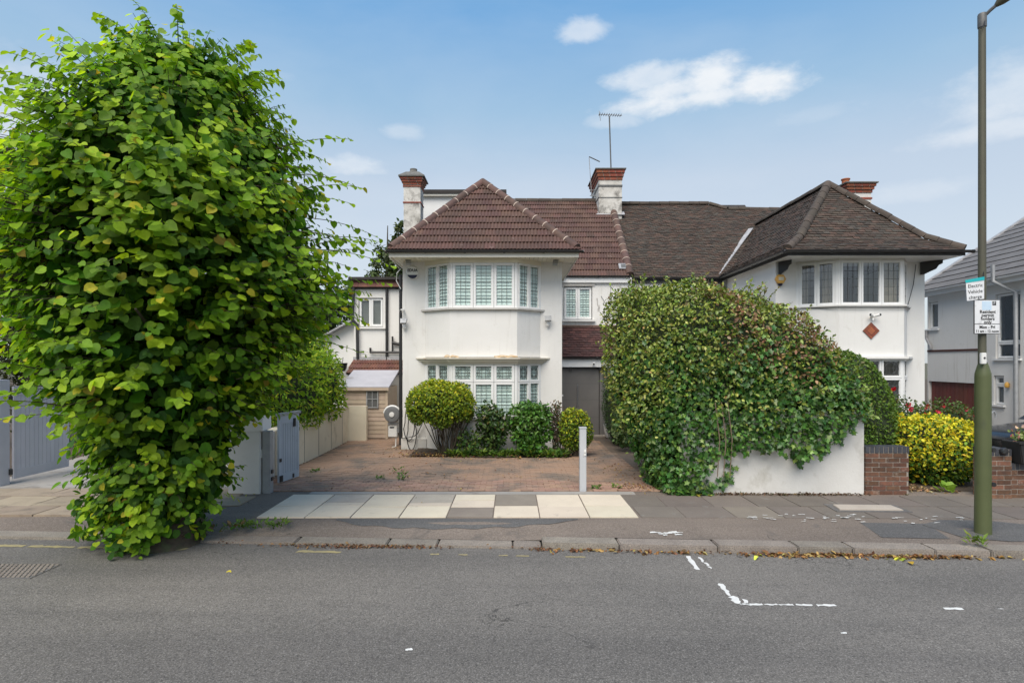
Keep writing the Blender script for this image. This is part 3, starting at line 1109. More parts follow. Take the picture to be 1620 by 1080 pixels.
# ================================================================== house building blocks
def window(parent, P, U, w, z0, z1, cols, frame_m='upvc', rows=(1,), lead=(3, 4), backing='shutter', glass='glass', art=False, depth=.05, fw=.05, frame_name='window'):
    """a run of casements on a wall face: P lower left point of the run, U to the right seen from outside"""
    Mx = frame_matrix((P[0], P[1], 0), U)
    tw = sum(cols)
    x = 0.0
    H = z1 - z0
    tr = sum(rows)
    for i, cwf in enumerate(cols):
        cw = w * cwf / tw
        zz = z0
        for j, rf in enumerate(rows):
            rh = H * rf / tr
            a, b, c, d = x + .004, x + cw - .004, zz + .004, zz + rh - .004
            fm = MB(Mx)
            f = fw
            for bx in ((a, a + f, c, d), (b - f, b, c, d), (a + f, b - f, c, c + f), (a + f, b - f, d - f, d)):
                fm.box(bx[0], bx[1], -depth, .004, bx[2], bx[3])
            # sloping glazing bead
            g = f + .012
            for bx in ((a + f, a + g, c + f, d - f), (b - g, b - f, c + f, d - f), (a + g, b - g, c + f, c + g), (a + g, b - g, d - g, d - f)):
                fm.box(bx[0], bx[1], -depth, -.012, bx[2], bx[3])
            fr = fm.build(frame_name, M[frame_m], parent)
            MB(Mx).box(a + g, b - g, -.036, -.030, c + g, d - g).build('pane', M[glass], fr)
            gw, gh = b - a - 2 * g, d - c - 2 * g
            ld = MB(Mx)
            ly = (-.029, -.022)
            t = .0038
            if art and j == len(rows) - 1:
                cx, cz, rr = (a + b) / 2, (c + d) / 2, min(gw, gh) * .5
                sx = gw / 2 / rr if gw < gh else 1.0
                for rad in (rr * .98, rr * .74):
                    n_ = 20
                    for k in range(n_):
                        t0, t1 = 2 * pi * k / n_, 2 * pi * (k + 1) / n_
                        ld.bar((cx + rad * math.cos(t0), -.026, cz + rad * math.sin(t0)), (cx + rad * math.cos(t1), -.026, cz + rad * math.sin(t1)), .009, .009, (0, 1, 0))
                for s1 in (-1, 1):
                    ld.box(cx + s1 * rr * .3 - t, cx + s1 * rr * .3 + t, *ly, c + g + .01, d - g - .01)
                    for s2 in (-1, 1):
                        ld.bar((cx + s1 * rr * .7, -.026, cz + s2 * rr * .7), (cx + s1 * gw / 2, -.026, cz + s2 * gh / 2), .009, .009, (0, 1, 0))
                ld.box(a + g, b - g, *ly, cz - t, cz + t)
            else:
                nx_, nz_ = lead if isinstance(lead[0], int) else lead[min(j, len(lead) - 1)]
                for k in range(1, nx_):
                    q = a + g + gw * k / nx_
                    ld.box(q - t, q + t, *ly, c + g, d - g)
                for k in range(1, nz_):
                    q = c + g + gh * k / nz_
                    ld.box(a + g, b - g, ly[0] + .001, ly[1] + .001, q - t, q + t)
            if ld.v:
                ld.build('leading', M['lead'], fr)
            if backing == 'shutter':
                sl = MB(Mx)
                ns = max(3, int(gh / .075))
                for k in range(ns):
                    zc = c + g + gh * (k + .5) / ns
                    hh = gh / ns * .5
                    sl.add([(a + g - .004, -.045, zc - hh * .78), (b - g + .004, -.045, zc - hh * .78), (b - g + .004, -.070, zc + hh * .8), (a + g - .004, -.070, zc + hh * .8),
                            (a + g - .004, -.052, zc - hh * .82), (b - g + .004, -.052, zc - hh * .82), (b - g + .004, -.077, zc + hh * .76), (a + g - .004, -.077, zc + hh * .76)],
                           [(0, 1, 2, 3), (7, 6, 5, 4), (0, 4, 5, 1), (3, 2, 6, 7), (0, 3, 7, 4), (1, 5, 6, 2)])
                sl.build('shutter', M['shutter'], fr)
                MB(Mx).box(a + .03, b - .03, -.10, -.085, c + .02, d - .02).build('blind', M['netgreen'], fr)
            elif backing == 'blind':
                MB(Mx).box(a + .01, b - .01, -.10, -.08, c + .01, d - .01).build('blind', M['netgreen'], fr)
            elif backing == 'grey':
                MB(Mx).box(a + .01, b - .01, -.10, -.08, c + .01, d - .01).build('blind', M['roomdark'], fr)
            elif backing in ('curtain_l', 'curtain_r', 'curtain'):
                cm = MB(Mx)
                n_ = 14
                lo_, hi_ = {'curtain_l': (0, .45), 'curtain_r': (.25, 1), 'curtain': (0, 1)}[backing]
                xx = [a + (b - a) * (lo_ + (hi_ - lo_) * k / n_) for k in range(n_ + 1)]
                yy = [-.16 + .025 * math.sin(k * 2.1) for k in range(n_ + 1)]
                vs = [(q, y_, c) for q, y_ in zip(xx, yy)] + [(q, y_ - .004, d) for q, y_ in zip(xx, yy)]
                cm.add(vs, [(k, k + 1, n_ + 2 + k, n_ + 1 + k) for k in range(n_)])
                cm.build('curtain', M['curtain'], fr)
            zz += rh
        x += cw


def wall_panel(mb, Mx, L, z0, z1, holes=(), t=.24):
    """wall in its own frame (u along, n outward) with rectangular openings"""
    us = sorted({0, L, *[h[0] for h in holes], *[h[1] for h in holes]})
    zs = sorted({z0, z1, *[h[2] for h in holes], *[h[3] for h in holes]})
    old = mb.M
    mb.M = Mx
    def hole(u, z):
        return any(h[0] < u < h[1] and h[2] < z < h[3] for h in holes)
    for a, b in zip(us, us[1:]):
        for c, d in zip(zs, zs[1:]):
            if not hole((a + b) / 2, (c + d) / 2):
                mb.quad((a, 0, c), (b, 0, c), (b, 0, d), (a, 0, d))
    for a, b, c, d in holes:
        mb.quad((a, 0, c), (a, 0, d), (a, -t, d), (a, -t, c))
        mb.quad((b, 0, c), (b, -t, c), (b, -t, d), (b, 0, d))
        mb.quad((a, 0, d), (b, 0, d), (b, -t, d), (a, -t, d))
        mb.quad((a, 0, c), (a, -t, c), (b, -t, c), (b, 0, c))
    mb.M = old


def inpoly(p, poly):
    x, y = p
    r = False
    n = len(poly)
    for i in range(n):
        x1, y1 = poly[i]
        x2, y2 = poly[(i + 1) % n]
        if (y1 > y) != (y2 > y) and x < (x2 - x1) * (y - y1) / (y2 - y1) + x1:
            r = not r
    return r


def roll_tile_mesh(w, g, rolls=3, rise=.022):
    n = rolls * 4
    xs = [w * i / n for i in range(n + 1)]
    hs = [rise * abs(math.sin(pi * rolls * i / n)) for i in range(n + 1)]
    vs, fs = [], []
    for y, lift in ((-.03, .034), (g + .02, .004)):
        for x, h in zip(xs, hs):
            vs.append((x, y, lift + h))
    for x, h in zip(xs, hs):
        vs.append((x, -.03, lift + h * .9 - .012 + .012))
    m = n + 1
    for i in range(n):
        fs.append((i, i + 1, m + i + 1, m + i))
        fs.append((2 * m + i, 2 * m + i + 1, i + 1, i))
    return vs, fs


def tile_field(parent, O, U, V, poly, w, g, template, m, name='roof_tile', clip=True):
    """tiles as separate objects; whole ones share one mesh, cut ones along hips and valleys are trimmed"""
    U, V = Vector(U).normalized(), Vector(V).normalized()
    N = U.cross(V)
    vs, fs = template
    me0 = bpy.data.meshes.new(name)
    me0.from_pydata(vs, [], fs)
    me0.materials.append(m)
    me0.polygons.foreach_set('use_smooth', [True] * len(me0.polygons))
    me0.set_sharp_from_angle(angle=R(50))
    us, vv = [p[0] for p in poly], [p[1] for p in poly]
    cnt = 0
    for r_ in range(int(max(vv) / g) + 1):
        for k in range(int((max(us) - min(us)) / w) + 2):
            u0, v0 = min(us) + (k - (.5 if r_ % 2 else 0)) * w, r_ * g
            cs = [(u0, v0), (u0 + w, v0), (u0 + w, v0 + g), (u0, v0 + g)]
            ins = [inpoly(c, poly) for c in cs]
            cen = inpoly((u0 + w / 2, v0 + g / 2), poly)
            if not (any(ins) or cen):
                continue
            Mx = Matrix.Identity(4)
            j = random.uniform(-.003, .003)
            Oo = O + U * u0 + V * v0 + N * j
            for i in range(3):
                Mx[i][0], Mx[i][1], Mx[i][2], Mx[i][3] = U[i], V[i], N[i], Oo[i]
            me = me0
            if not all(ins) and clip:
                bm = bmesh.new()
                bm.from_mesh(me0)
                for a, b in zip(poly, poly[1:] + poly[:1]):
                    ex, ey = b[0] - a[0], b[1] - a[1]
                    if abs(ey) < 1e-6 and a[1] < 1e-6:
                        continue          # the eaves edge overhangs
                    bmesh.ops.bisect_plane(bm, geom=bm.verts[:] + bm.edges[:] + bm.faces[:], plane_co=(a[0] - u0, a[1] - v0, 0),
                                           plane_no=(ey, -ex, 0), clear_outer=True)
                if not bm.faces:
                    bm.free()
                    continue
                me = bpy.data.meshes.new(name)
                me.materials.append(m)
                bm.to_mesh(me)
                bm.free()
            o = bpy.data.objects.new(name, me)
            link(o, parent, M=Mx)
            cnt += 1
    return cnt


def plain_tiles(parent, O, U, V, poly, w, g, m, cols, name, singles=0, thick=.014, sway=0.0):
    """small flat clay tiles: the first `singles` as objects, the rest one mesh"""
    U, V = Vector(U).normalized(), Vector(V).normalized()
    N = U.cross(V)
    us, vv = [p[0] for p in poly], [p[1] for p in poly]
    mb = MB()
    me = None
    rest = 0
    todo = []
    for r_ in range(int(max(vv) / g) + 1):
        for k in range(int((max(us) - min(us)) / w) + 3):
            u0, v0 = min(us) + (k - 1 - (.5 if r_ % 2 else 0)) * w, r_ * g
            if inpoly((u0 + w / 2, v0 + g / 2), poly):
                todo.append((u0, v0))
    def tilebox(b, u0, v0, tilt, j):
        a = .004
        p = []
        for (du, dv, h) in ((a, -.02, thick + tilt + .008), (w - a, -.02, thick + tilt * .5 + .008), (w - a, g + .01, .006), (a, g + .01, .006)):
            p.append(O + U * (u0 + du) + V * (v0 + dv) + N * (h + j))
        q = [p[0] - N * (thick + .006), p[1] - N * (thick + .006)]
        b.add(p + q, [(0, 1, 2, 3), (4, 5, 1, 0), (4, 0, 3), (5, 2, 1)])
    for k, (u0, v0) in enumerate(todo):
        c = random.choice(cols)
        v = random.uniform(.72, 1.28)
        col = tuple(x * v for x in c)
        tilt, j = random.uniform(-.003, .010), random.uniform(-.004, .005) + sway * math.sin(u0 * 1.7 + 1) * math.sin(v0 * 1.3)
        if k < singles:
            b = MB()
            b.col = col
            tilebox(b, u0, v0, tilt, j)
            b.build('roof_tile', m, parent)
        else:
            mb.col = col
            tilebox(mb, u0, v0, tilt, j)
    if mb.v:
        mb.build(name, m, parent, kind='stuff')


def ridge_run(parent, A, B, r, seg, m, joint=None, up=(0, 0, 1), sink=.35, name='ridge_tile'):
    """half round ridge or hip tiles laid end to end, with bedding mortar showing at the joints"""
    A, B = Vector(A), Vector(B)
    d = (B - A)
    L = d.length
    d.normalize()
    side = d.cross(Vector(up)).normalized()
    nn = side.cross(d).normalized()
    k = max(1, round(L / seg))
    jb = MB()
    base = -r * sink
    me = None
    for i in range(k):
        mb = MB()
        p0, p1 = A + d * (L * i / k + .004), A + d * (L * (i + 1) / k - .004)
        n_ = 8
        vs = []
        jit = nn * random.uniform(-.006, .006)
        for p, rr in ((p0, r * 1.0), (p1, r * .96)):
            for q in range(n_ + 1):
                t = -.25 + (pi + .5) * q / n_
                vs.append(p + jit + side * (rr * math.cos(t)) + nn * (base + rr * math.sin(t)))
        m_ = n_ + 1
        fs = [(q, q + 1, m_ + q + 1, m_ + q) for q in range(n_)]
        fs += [tuple(range(m_))[::-1], tuple(range(m_, 2 * m_))]
        mb.add(vs, fs)
        mb.build(name, m, parent, smooth=True)
        if joint and i < k - 1:
            vs = []
            pj = A + d * (L * (i + 1) / k)
            for p in (pj - d * .013, pj + d * .013):
                for q in range(n_ + 1):
                    t = -.25 + (pi + .5) * q / n_
                    vs.append(p + side * ((r * 1.03) * math.cos(t)) + nn * (base + (r * 1.03) * math.sin(t)))
            jb.add(vs, fs)
    if joint and jb.v:
        jb.build('mortar_joint', joint, parent)


def chimney(parent, x0, x1, y0, y1, z0, zt, m, bands, cap, pot=None, corbels=3, brick_h=.24, label=None):
    """rendered stack with brick corbelling under a slab"""
    zb = zt - brick_h
    st = MB().box(x0, x1, y0, y1, z0, zb).build('chimney', m, parent)
    if label:
        st['label'] = label
    # oversailing courses, each built from its bricks
    for i in range(corbels):
        o = .025 + .035 * i
        za, zc = zb + brick_h * i / corbels, zb + brick_h * (i + 1) / corbels - .008
        cb = MB().box(x0 - o + .012, x1 + o - .012, y0 - o + .012, y1 + o - .012, za, zc + .008)
        cb.build('mortar_bed', M['brickmortar'], st)
        for yf in (y0 - o, y1 + o - .06):
            q = x0 - o
            while q < x1 + o - .03:
                e = min(q + .215, x1 + o)
                MB().box(q + .004, e - .004, yf, yf + .06, za + .006, zc).build('brick', M['brick_red'], st)
                q += .225
        for xf in (x0 - o, x1 + o - .06):
            q = y0 - o + .07
            while q < y1 + o - .1:
                e = min(q + .215, y1 + o - .07)
                MB().box(xf, xf + .06, q + .004, e - .004, za + .006, zc).build('brick', M['brick_red'], st)
                q += .225
    for zz, h, mm in bands:
        MB().box(x0 - .02, x1 + .02, y0 - .02, y1 + .02, zz, zz + h).build('string_course', mm, st)
    o = .03 + .035 * corbels
    c = MB()
    c.box(x0 - o, x1 + o, y0 - o, y1 + o, zt, zt + .035)
    hx = (x0 + x1) / 2
    hy = (y0 + y1) / 2
    vs = [(x0 - o, y0 - o, zt + .035), (x1 + o, y0 - o, zt + .035), (x1 + o, y1 + o, zt + .035), (x0 - o, y1 + o, zt + .035)]
    k = .5
    vs += [(hx + (a - hx) * k, hy + (b - hy) * k, zt + .035 + cap) for a, b, _ in vs]
    c.add(vs, [(0, 1, 5, 4), (1, 2, 6, 5), (2, 3, 7, 6), (3, 0, 4, 7), (4, 5, 6, 7)])
    c.build('chimney_cap', M['slate_cap'], st)
    if pot:
        px_, py_, pr, ph = pot
        MB().lathe([(pr, 0), (pr * .92, ph * .7), (pr * .95, ph * .8), (pr * 1.12, ph * .86), (pr * 1.12, ph * .97), (pr * .9, ph), (pr * .75, ph), (pr * .7, ph * .8)],
                   (px_, py_, zt + .02), 18).build('chimney_pot', M['terracotta'], st, smooth=True)
    return st


def gutter(parent, A, B, r=.055, m='black', name='gutter'):
    A, B = Vector(A), Vector(B)
    d = (B - A).normalized()
    side = d.cross(Vector((0, 0, 1))).normalized()
    mb = MB()
    n_ = 8
    vs = []
    for p in (A, B):
        for rr in (r, r * .82):
            for q in range(n_ + 1):
                t = pi + pi * q / n_
                vs.append(p + side * (rr * math.cos(t)) + Vector((0, 0, rr * math.sin(t))))
    m_ = n_ + 1
    fs = []
    for q in range(n_):
        fs.append((q, q + 1, 2 * m_ + q + 1, 2 * m_ + q))
        fs.append((m_ + q + 1, m_ + q, 3 * m_ + q, 3 * m_ + q + 1))
    for o in (0, 2 * m_):
        for q in range(n_):
            fs.append((o + q, o + m_ + q, o + m_ + q + 1, o + q + 1))
    for q in (0, n_):
        fs.append((q, 2 * m_ + q, 3 * m_ + q, m_ + q))
    mb.add(vs, fs)
    L = (B - A).length
    k = max(2, int(L / .9))
    for i in range(k + 1):
        p = A + d * (L * i / k)
        p0, p1 = p - d * .025, p + d * .025
        mb.tube([p0 - Vector((0, 0, r * .45)), p1 - Vector((0, 0, r * .45))], r * .75, 8)
    return mb.build(name, M[m], parent)


# ================================================================== the white house
HW = thing('white_house', 'white house with grey front door and red-brown rolled tile hip roof', 'house', (-.7, 14.0, 0))
ZE, YF = 4.75, 14.0
XL, XR = -2.69, 1.23
PX = 3.62                        # the party line
A_, B_, C_, D_ = Vector((-2.15, 14.0)), Vector((-1.47, 13.5)), Vector((.12, 13.5)), Vector((.72, 14.0))


def offset_bay(o):
    return [(A_.x - o * 1.3, YF), (B_.x - o * .42, B_.y - o), (C_.x + o * .42, C_.y - o), (D_.x + o * 1.3, YF)]


wm = MB()
# flat parts beside the bay and the sides of the projecting block
for bx in ((XL, A_.x + .02, YF, YF + .24), (D_.x - .02, XR, YF, YF + .24), (XL, XL + .24, YF + .24, 24), (XR - .24, XR, YF + .24, 17.2)):
    MB().box(*bx, 0, 4.63).build('wall', M['render'], HW)
# bay: plinth wall, spandrel between windows and head
for z0, z1, nm in ((0, .80, 'bay_wall'), (2.26, 3.40, 'bay_wall')):
    mb = MB()
    mb.prism([(A_.x, YF + .02), tuple(B_), tuple(C_), (D_.x, YF + .02), (D_.x - .3, YF + .3), (A_.x + .3, YF + .3)], z0, z1)
    mb.build(nm, M['render'], HW)
mb = MB()
mb.prism([(A_.x - .02, YF + .02), (B_.x - .01, B_.y - .02), (C_.x + .01, C_.y - .02), (D_.x + .02, YF + .02), (D_.x - .3, YF + .3), (A_.x + .3, YF + .3)], 4.50, 4.62)
mb.build('bay_head', M['soffit'], HW)
mb = MB()
mb.prism([*offset_bay(.07), (D_.x, YF + .1), (A_.x, YF + .1)], 3.385, 3.425)
mb.build('sill', M['sillgrey'], HW)
mb = MB()
mb.prism([*offset_bay(.05), (D_.x, YF + .1), (A_.x, YF + .1)], .775, .815)
mb.build('sill', M['sillgrey'], HW)
# moulded cornice over the lower window
mb = MB()
mb.prism([*offset_bay(.17), (D_.x, YF + .1), (A_.x, YF + .1)], 2.215, 2.245)
mb.prism([*offset_bay(.11), (D_.x, YF + .1), (A_.x, YF + .1)], 2.155, 2.2149)
mb.prism([*offset_bay(.05), (D_.x, YF + .1), (A_.x, YF + .1)], 2.10, 2.1549)
M['cornice'] = mat('stained_cornice_paint', (.70, .66, .57), (.62, .57, .47), 3, .8, stain=(.42, .25, .12), stain_scale=2.4, stain_lo=.58, stain_hi=.72)
mb.build('cornice', M['cornice'], HW)
# rust runs lying on the cornice
for cx, w_ in ((-1.44, .34), (-.14, .55)):
    p = flake(cx, 0, w_, .05, 0, 14, .4)
    mb = MB().add([(x, 13.497, 2.275 + y) for x, y in p], [tuple(range(len(p)))])
    mb.build('rust_stain', mat('rust_stain_on_paint', (.50, .33, .17), (.66, .56, .42), 14, .9), HW)
# interiors so that the glass has a dim room behind it
mb = MB().box(-1.9, .45, 14.26, 14.30, .5, 4.6)
mb.build('room_wall', M['roomdark'], HW)


def face(Pa, Pb, z0, z1, cols, post=.07, **kw):
    Pa, Pb = Vector(Pa), Vector(Pb)
    U = (Pb - Pa)
    L = U.length
    U.normalize()
    P = Pa + U * post
    window(HW_CUR, (P.x, P.y), (U.x, U.y, 0), L - 2 * post, z0, z1, cols, **kw)
    for a, b in ((.006, post - .002), (L - post + .002, L - .006)):
        MB(frame_matrix((Pa.x, Pa.y, 0), (U.x, U.y, 0))).box(a, b, -.09, -.008, z0 - .02, z1 + .03).build('window_post', M['upvc'], HW_CUR)


HW_CUR = HW
for (z0, z1, rows, lead, art) in ((3.425, 4.50, (1,), (3, 5), False), (.815, 2.10, (.82, .42), ((3, 6), (3, 2)), True)):
    face((A_.x, A_.y), B_, z0, z1, (1, 1), .045, fw=.036, rows=rows, lead=lead, art=art)
    face(B_, C_, z0, z1, (1, 1, 1), .06, rows=rows, lead=lead, art=art)
    face(C_, (D_.x, D_.y), z0, z1, (1, 1), .045, fw=.036, rows=rows, lead=lead, art=art)
# plinth
MB().box(XL - .03, A_.x + .05, YF - .045, YF + .05, 0, .26).build('plinth', M['render_old'], HW)

# --- front hip roof
E0, E1 = Vector((-2.89, 13.2, ZE)), Vector((1.58, 13.2, ZE))
AP = Vector((-.80, 15.44, 6.97))
VV = Vector((0, 2.24, 2.22))
LV = VV.length
tmpl = roll_tile_mesh(.25, LV / 11)
deck = MB()
off = Vector((0, 0, -.02))
deck.slab([E0 + off, E1 + off, AP + off], .02)
E0b, E1b, APb = Vector((E0.x, 17.4, ZE)), Vector((E1.x, 17.4, ZE)), Vector((AP.x, 19.85, AP.z))
deck.slab([E1 + off, Vector((E1.x, 17.35, ZE)) + off, APb + off, AP + off], .02)
deck.slab([E0b + off, E0 + off, AP + off, APb + off], .02)
deck.build('roof_deck', M['felt'], HW)
tile_field(HW, E0, (1, 0, 0), VV, [(0, 0), (E1.x - E0.x, 0), (AP.x - E0.x, LV)], .25, LV / 11, tmpl, M['tile_roll'])
ridge_run(HW, E0 + Vector((.05, .05, .08)), AP + Vector((0, 0, .09)), .105, .40, M['ridge'], M['mortar'])
ridge_run(HW, E1 + Vector((-.05, .05, .08)), AP + Vector((0, 0, .09)), .105, .40, M['ridge'], M['mortar'])
ridge_run(HW, AP + Vector((0, .05, .09)), APb + Vector((0, 0, .09)), .105, .42, M['ridge'], M['mortar'])
# eaves
zf0, zf1 = 4.575, 4.70
fb = MB()
fb.box(E0.x + .03, E1.x - .03, 13.20, 13.222, zf0, zf1)
fb.box(E0.x + .03, E0.x + .052, 13.222, 17.4, zf0, zf1)
fb.box(E1.x - .052, E1.x - .03, 13.222, 17.3, zf0, zf1)
fb.build('fascia', M['fascia'], HW)
sf = MB()
x = E0.x + .055
while x < E1.x - .08:
    e = min(x + .098, E1.x - .055)
    sf.box(x, e, 13.224, 14.2, 4.60, 4.612)
    x += .105
y = 14.25
while y < 17.2:
    sf.box(XR + .002, E1.x - .055, y, y + .098, 4.60, 4.612)
    sf.box(E0.x + .055, XL - .002, y, y + .098, 4.60, 4.612)
    y += .105
sf.build('soffit', M['soffit'], HW)
MB().box(E0.x + .06, E1.x - .06, 13.23, 14.2, 4.616, 4.63).build('soffit_backing', M['felt'], HW)
gutter(HW, (E0.x - .02, 13.14, ZE - .035), (E1.x + .06, 13.14, ZE - .035), .05)
MB().box(E0.x, E1.x, 13.17, 13.205, 4.70, 4.735).build('tilting_board', M['blackwood'], HW)

# --- main roof behind
MO = Vector((-2.9, 17.3, ZE))
MV = Vector((0, 3.69, 3.32))
ML = MV.length
deck = MB()
deck.slab([Vector((-2.9, 17.3, ZE)) + off, Vector((PX, 17.3, ZE)) + off, Vector((PX, 20.99, 8.07)) + off, Vector((-2.9, 20.99, 8.07)) + off], .02)
deck.slab([Vector((PX, 24.68, ZE)) + off, Vector((-2.9, 24.68, ZE)) + off, Vector((-2.9, 20.99, 8.07)) + off, Vector((PX, 20.99, 8.07)) + off], .02)
deck.build('roof_deck', M['felt'], HW)
u = lambda X: X + 2.9
tile_field(HW, MO, (1, 0, 0), MV, [(u(1.50), 0), (u(3.55), 0), (u(3.55), ML), (u(-.75), ML), (u(-.75), 3.32)], .26, ML / 15, roll_tile_mesh(.26, ML / 15), M['tile_roll'])
ridge_run(HW, (-1.2, 20.99, 8.10), (3.15, 20.99, 8.10), .11, .42, M['ridge_old'])
ridge_run(HW, MO + Vector((u(3.60), 0.02, .07)), (3.62, 20.35, 7.58), .13, .42, M['ridge'], M['mortar'])
# recessed wall between the blocks
rw = MB()
Mx = frame_matrix((XR, 17.2, 0), (1, 0, 0))
zw0, zw1 = 3.42, 4.42
wx0, wx1 = .33, 1.20
wall_panel(rw, Mx, PX - XR, 0, 4.72, [(wx0, wx1, zw0, zw1)], .16)
rw.build('wall', M['render'], HW)
rw = MB()
wall_panel(rw, frame_matrix((PX, 24.2, 0), (-1, 0, 0)), PX - XL, 0, 4.72)
rw.build('wall', M['render'], HW)
window(HW, (XR + wx0 + .02, 17.24), (1, 0, 0), wx1 - wx0 - .04, zw0 + .02, zw1 - .02, (1, 1), lead=(3, 5))
MB().box(XR + wx0 - .08, XR + wx1 + .08, 17.10, 17.2, zw0 - .06, zw0).build('sill', M['render'], HW)
MB().box(XR + wx0 - .25, XR + wx1 + .06, 17.165, 17.2, zw1 + .02, zw1 + .20).build('window_head', M['sillgrey'], HW)
MB().box(XR + .2, PX - .06, 17.12, 17.30, 4.53, 4.70).build('fascia', M['upvc'], HW)
gutter(HW, (1.6, 17.08, ZE - .02), (PX - .02, 17.08, ZE - .02), .05)
# flaking paint on the recessed wall
mb = MB()
for (px, py, w_, h_) in ((945, 478, .03, .2), (947, 490, .06, .10), (964, 470, .02, .12), (966, 500, .02, .05), (960, 506, .10, .03), (943, 450, .02, .06), (948, 486, .05, .12)):
    c = at(px, py, 17.196)
    p = flake(0, 0, w_, h_, .1, 10, .3)
    mb.add([(c.x + a, 17.196, c.z + b) for a, b in p], [tuple(range(len(p)))])
mb.build('flaked_paint', M['sillgrey'], HW)
mb = MB()
a, b = at(951, 468, 17.185), at(972, 505, 17.185)
mb.tube([a, b], .008, 6)
mb.build('cable', M['grey_metal'], HW)
a, b = at(966, 440, 17.185), at(966, 500, 17.185)
MB().tube([a, b], .006, 6).build('cable', M['grey_metal'], HW)
# small roof vent
c = at(987, 424, 17.65)
vt = MB(frame_matrix(c, (1, 0, 0), (0, -.743, .669), (0, .669, .743))).box(-.17, .17, -.02, .09, -.13, .13)
vt.build('roof_vent', M['grey_metal'], HW, bevel=.01)
MB(frame_matrix(c, (1, 0, 0), (0, -.743, .669), (0, .669, .743))).box(-.10, .10, .0901, .10, -.08, .08).build('vent_grille', M['lead'], HW)

# --- lean-to porch with grey door
PO, PV = Vector((XR, 16.30, 2.30)), Vector((0, .9, .93))
MB().slab([PO + off, Vector((PX, 16.3, 2.30)) + off, Vector((PX, 17.2, 3.23)) + off, Vector((XR, 17.2, 3.23)) + off], .02).build('porch_deck', M['felt'], HW)
pcols = [(.060, .024, .022), (.072, .028, .024), (.052, .024, .022), (.085, .035, .03)]
plain_tiles(HW, PO, (1, 0, 0), PV, [(0, 0), (PX - XR, 0), (PX - XR, PV.length), (0, PV.length)], .165, .098, M['tile_porch'], pcols, 'porch_tiles')
ridge_run(HW, (XR, 17.16, 3.22), (PX, 17.16, 3.22), .06, .4, M['ridge'])
gutter(HW, (XR + .01, 16.2, 2.27), (PX, 16.2, 2.27), .05)
MB().box(XR + .003, PX, 16.26, 16.42, 2.0, 2.25).build('porch_fascia', M['upvc'], HW)
pw = MB()
pw.box(XR + .003, 2.95, 16.42, 16.62, 1.985, 2.25)
pw.box(2.75, 3.3, 16.42, 16.62, 0, 1.985)
pw.box(3.06, 3.3, 16.62, 17.2, 0, 2.25)
pw.build('porch_wall', M['render'], HW)
dx0 = XR + .003
dr = MB().box(dx0, dx0 + .175, 16.40, 16.5, 0.02, 1.985).build('side_panel', M['door'], HW, bevel=.004)
dr = MB().box(dx0 + .185, 2.52, 16.41, 16.47, 0.05, 1.955).build('door', M['door'], HW, bevel=.004)
MB().box(dx0 + .178, 2.60, 16.385, 16.41, 1.955, 1.985).build('door_frame', M['black'], HW)
MB().box(2.53, 2.62, 16.39, 16.5, 0.02, 1.954).build('side_panel', M['door'], HW, bevel=.004)
MB().box(2.63, 2.749, 16.42, 16.5, 0.02, 1.985).build('side_panel', M['door'], HW)
MB().box(dx0, 2.75, 16.30, 16.42, 0, .045).build('threshold', M['slab_grey'], HW)
hx = (914 - 810) / FPX * 16.35
hb = MB().tube([(hx, 16.34, .72), (hx, 16.34, 1.50)], .014, 8)
for z_ in (.8, 1.42):
    hb.tube([(hx, 16.34, z_), (hx, 16.41, z_)], .01, 6)
hb.build('handle', M['steel'], dr)
lx = dx0 + .15
MB().box(lx - .02, lx + .03, 16.385, 16.4, 1.22, 1.28).build('lock', M['white_plastic'], HW)
MB().lathe([(.03, 0), (.03, .02), (.018, .03)], (lx + .07, 16.38, 1.18), 12, 'Y').build('lock', M['white_plastic'], dr)
MB().box(2.500, 2.506, 16.4085, 16.4099, .06, 1.95).build('door_joint', M['black'], dr)
for z_ in (.55, 1.05, 1.52):
    MB().box(dx0 + .19, 2.495, 16.4085, 16.4099, z_, z_ + .006).build('door_joint', M['lead'], dr)
MB().box(dx0 + .172, dx0 + .182, 16.384, 16.3999, .9, 1.95).build('door_seal', M['black'], HW)

# --- dormer behind the front hip
dm = MB()
dz1 = 7.52
dm.box(-3.0, -.3, 18.55, 21.2, 5.0, dz1)
dm.build('dormer_wall', M['upvc'], HW)
db = MB().box(-3.1, -.2, 18.42, 21.3, dz1, dz1 + .07)
db.build('dormer_fascia', M['fascia'], HW)
db = MB().box(-3.14, -.18, 18.38, 21.32, dz1 + .07, dz1 + .19)
db.build('dormer_roof', M['felt'], HW)
# --- chimneys
ch1 = chimney(HW, -3.22, -2.72, 16.9, 17.45, 3.2, 7.62, M['render_dirty'], [(7.34, .04, M['brick_red']), (6.86, .035, M['brick_red'])], .16, None, 3, .22,
              'weathered narrow chimney at the left end of the roof')
MB().lathe([(.16, 0), (.15, .06), (.11, .10), (.11, .16), (.06, .17)], (-2.97, 17.17, 7.79), 14).build('chimney_pot', M['slate_cap'], ch1, smooth=True)
MB().box(-3.30, -2.70, 16.95, 17.4, 2.2, 3.2).build('chimney_base', M['render_old'], HW)
ch2 = chimney(HW, 3.08, 3.90, 20.2, 22.0, 6.4, 8.95, M['render_dirty'], [(8.36, .06, M['lead']), (7.97, .015, M['lead'])], .13, None, 3, .36,
              'broad white chimney with red brick top on the ridge between the two houses')
MB().slab([(3.0, 20.15, 7.36), (4.0, 20.15, 7.36), (4.0, 20.30, 7.50), (3.0, 20.30, 7.50)], .03).build('flashing', M['leadflash'], HW)

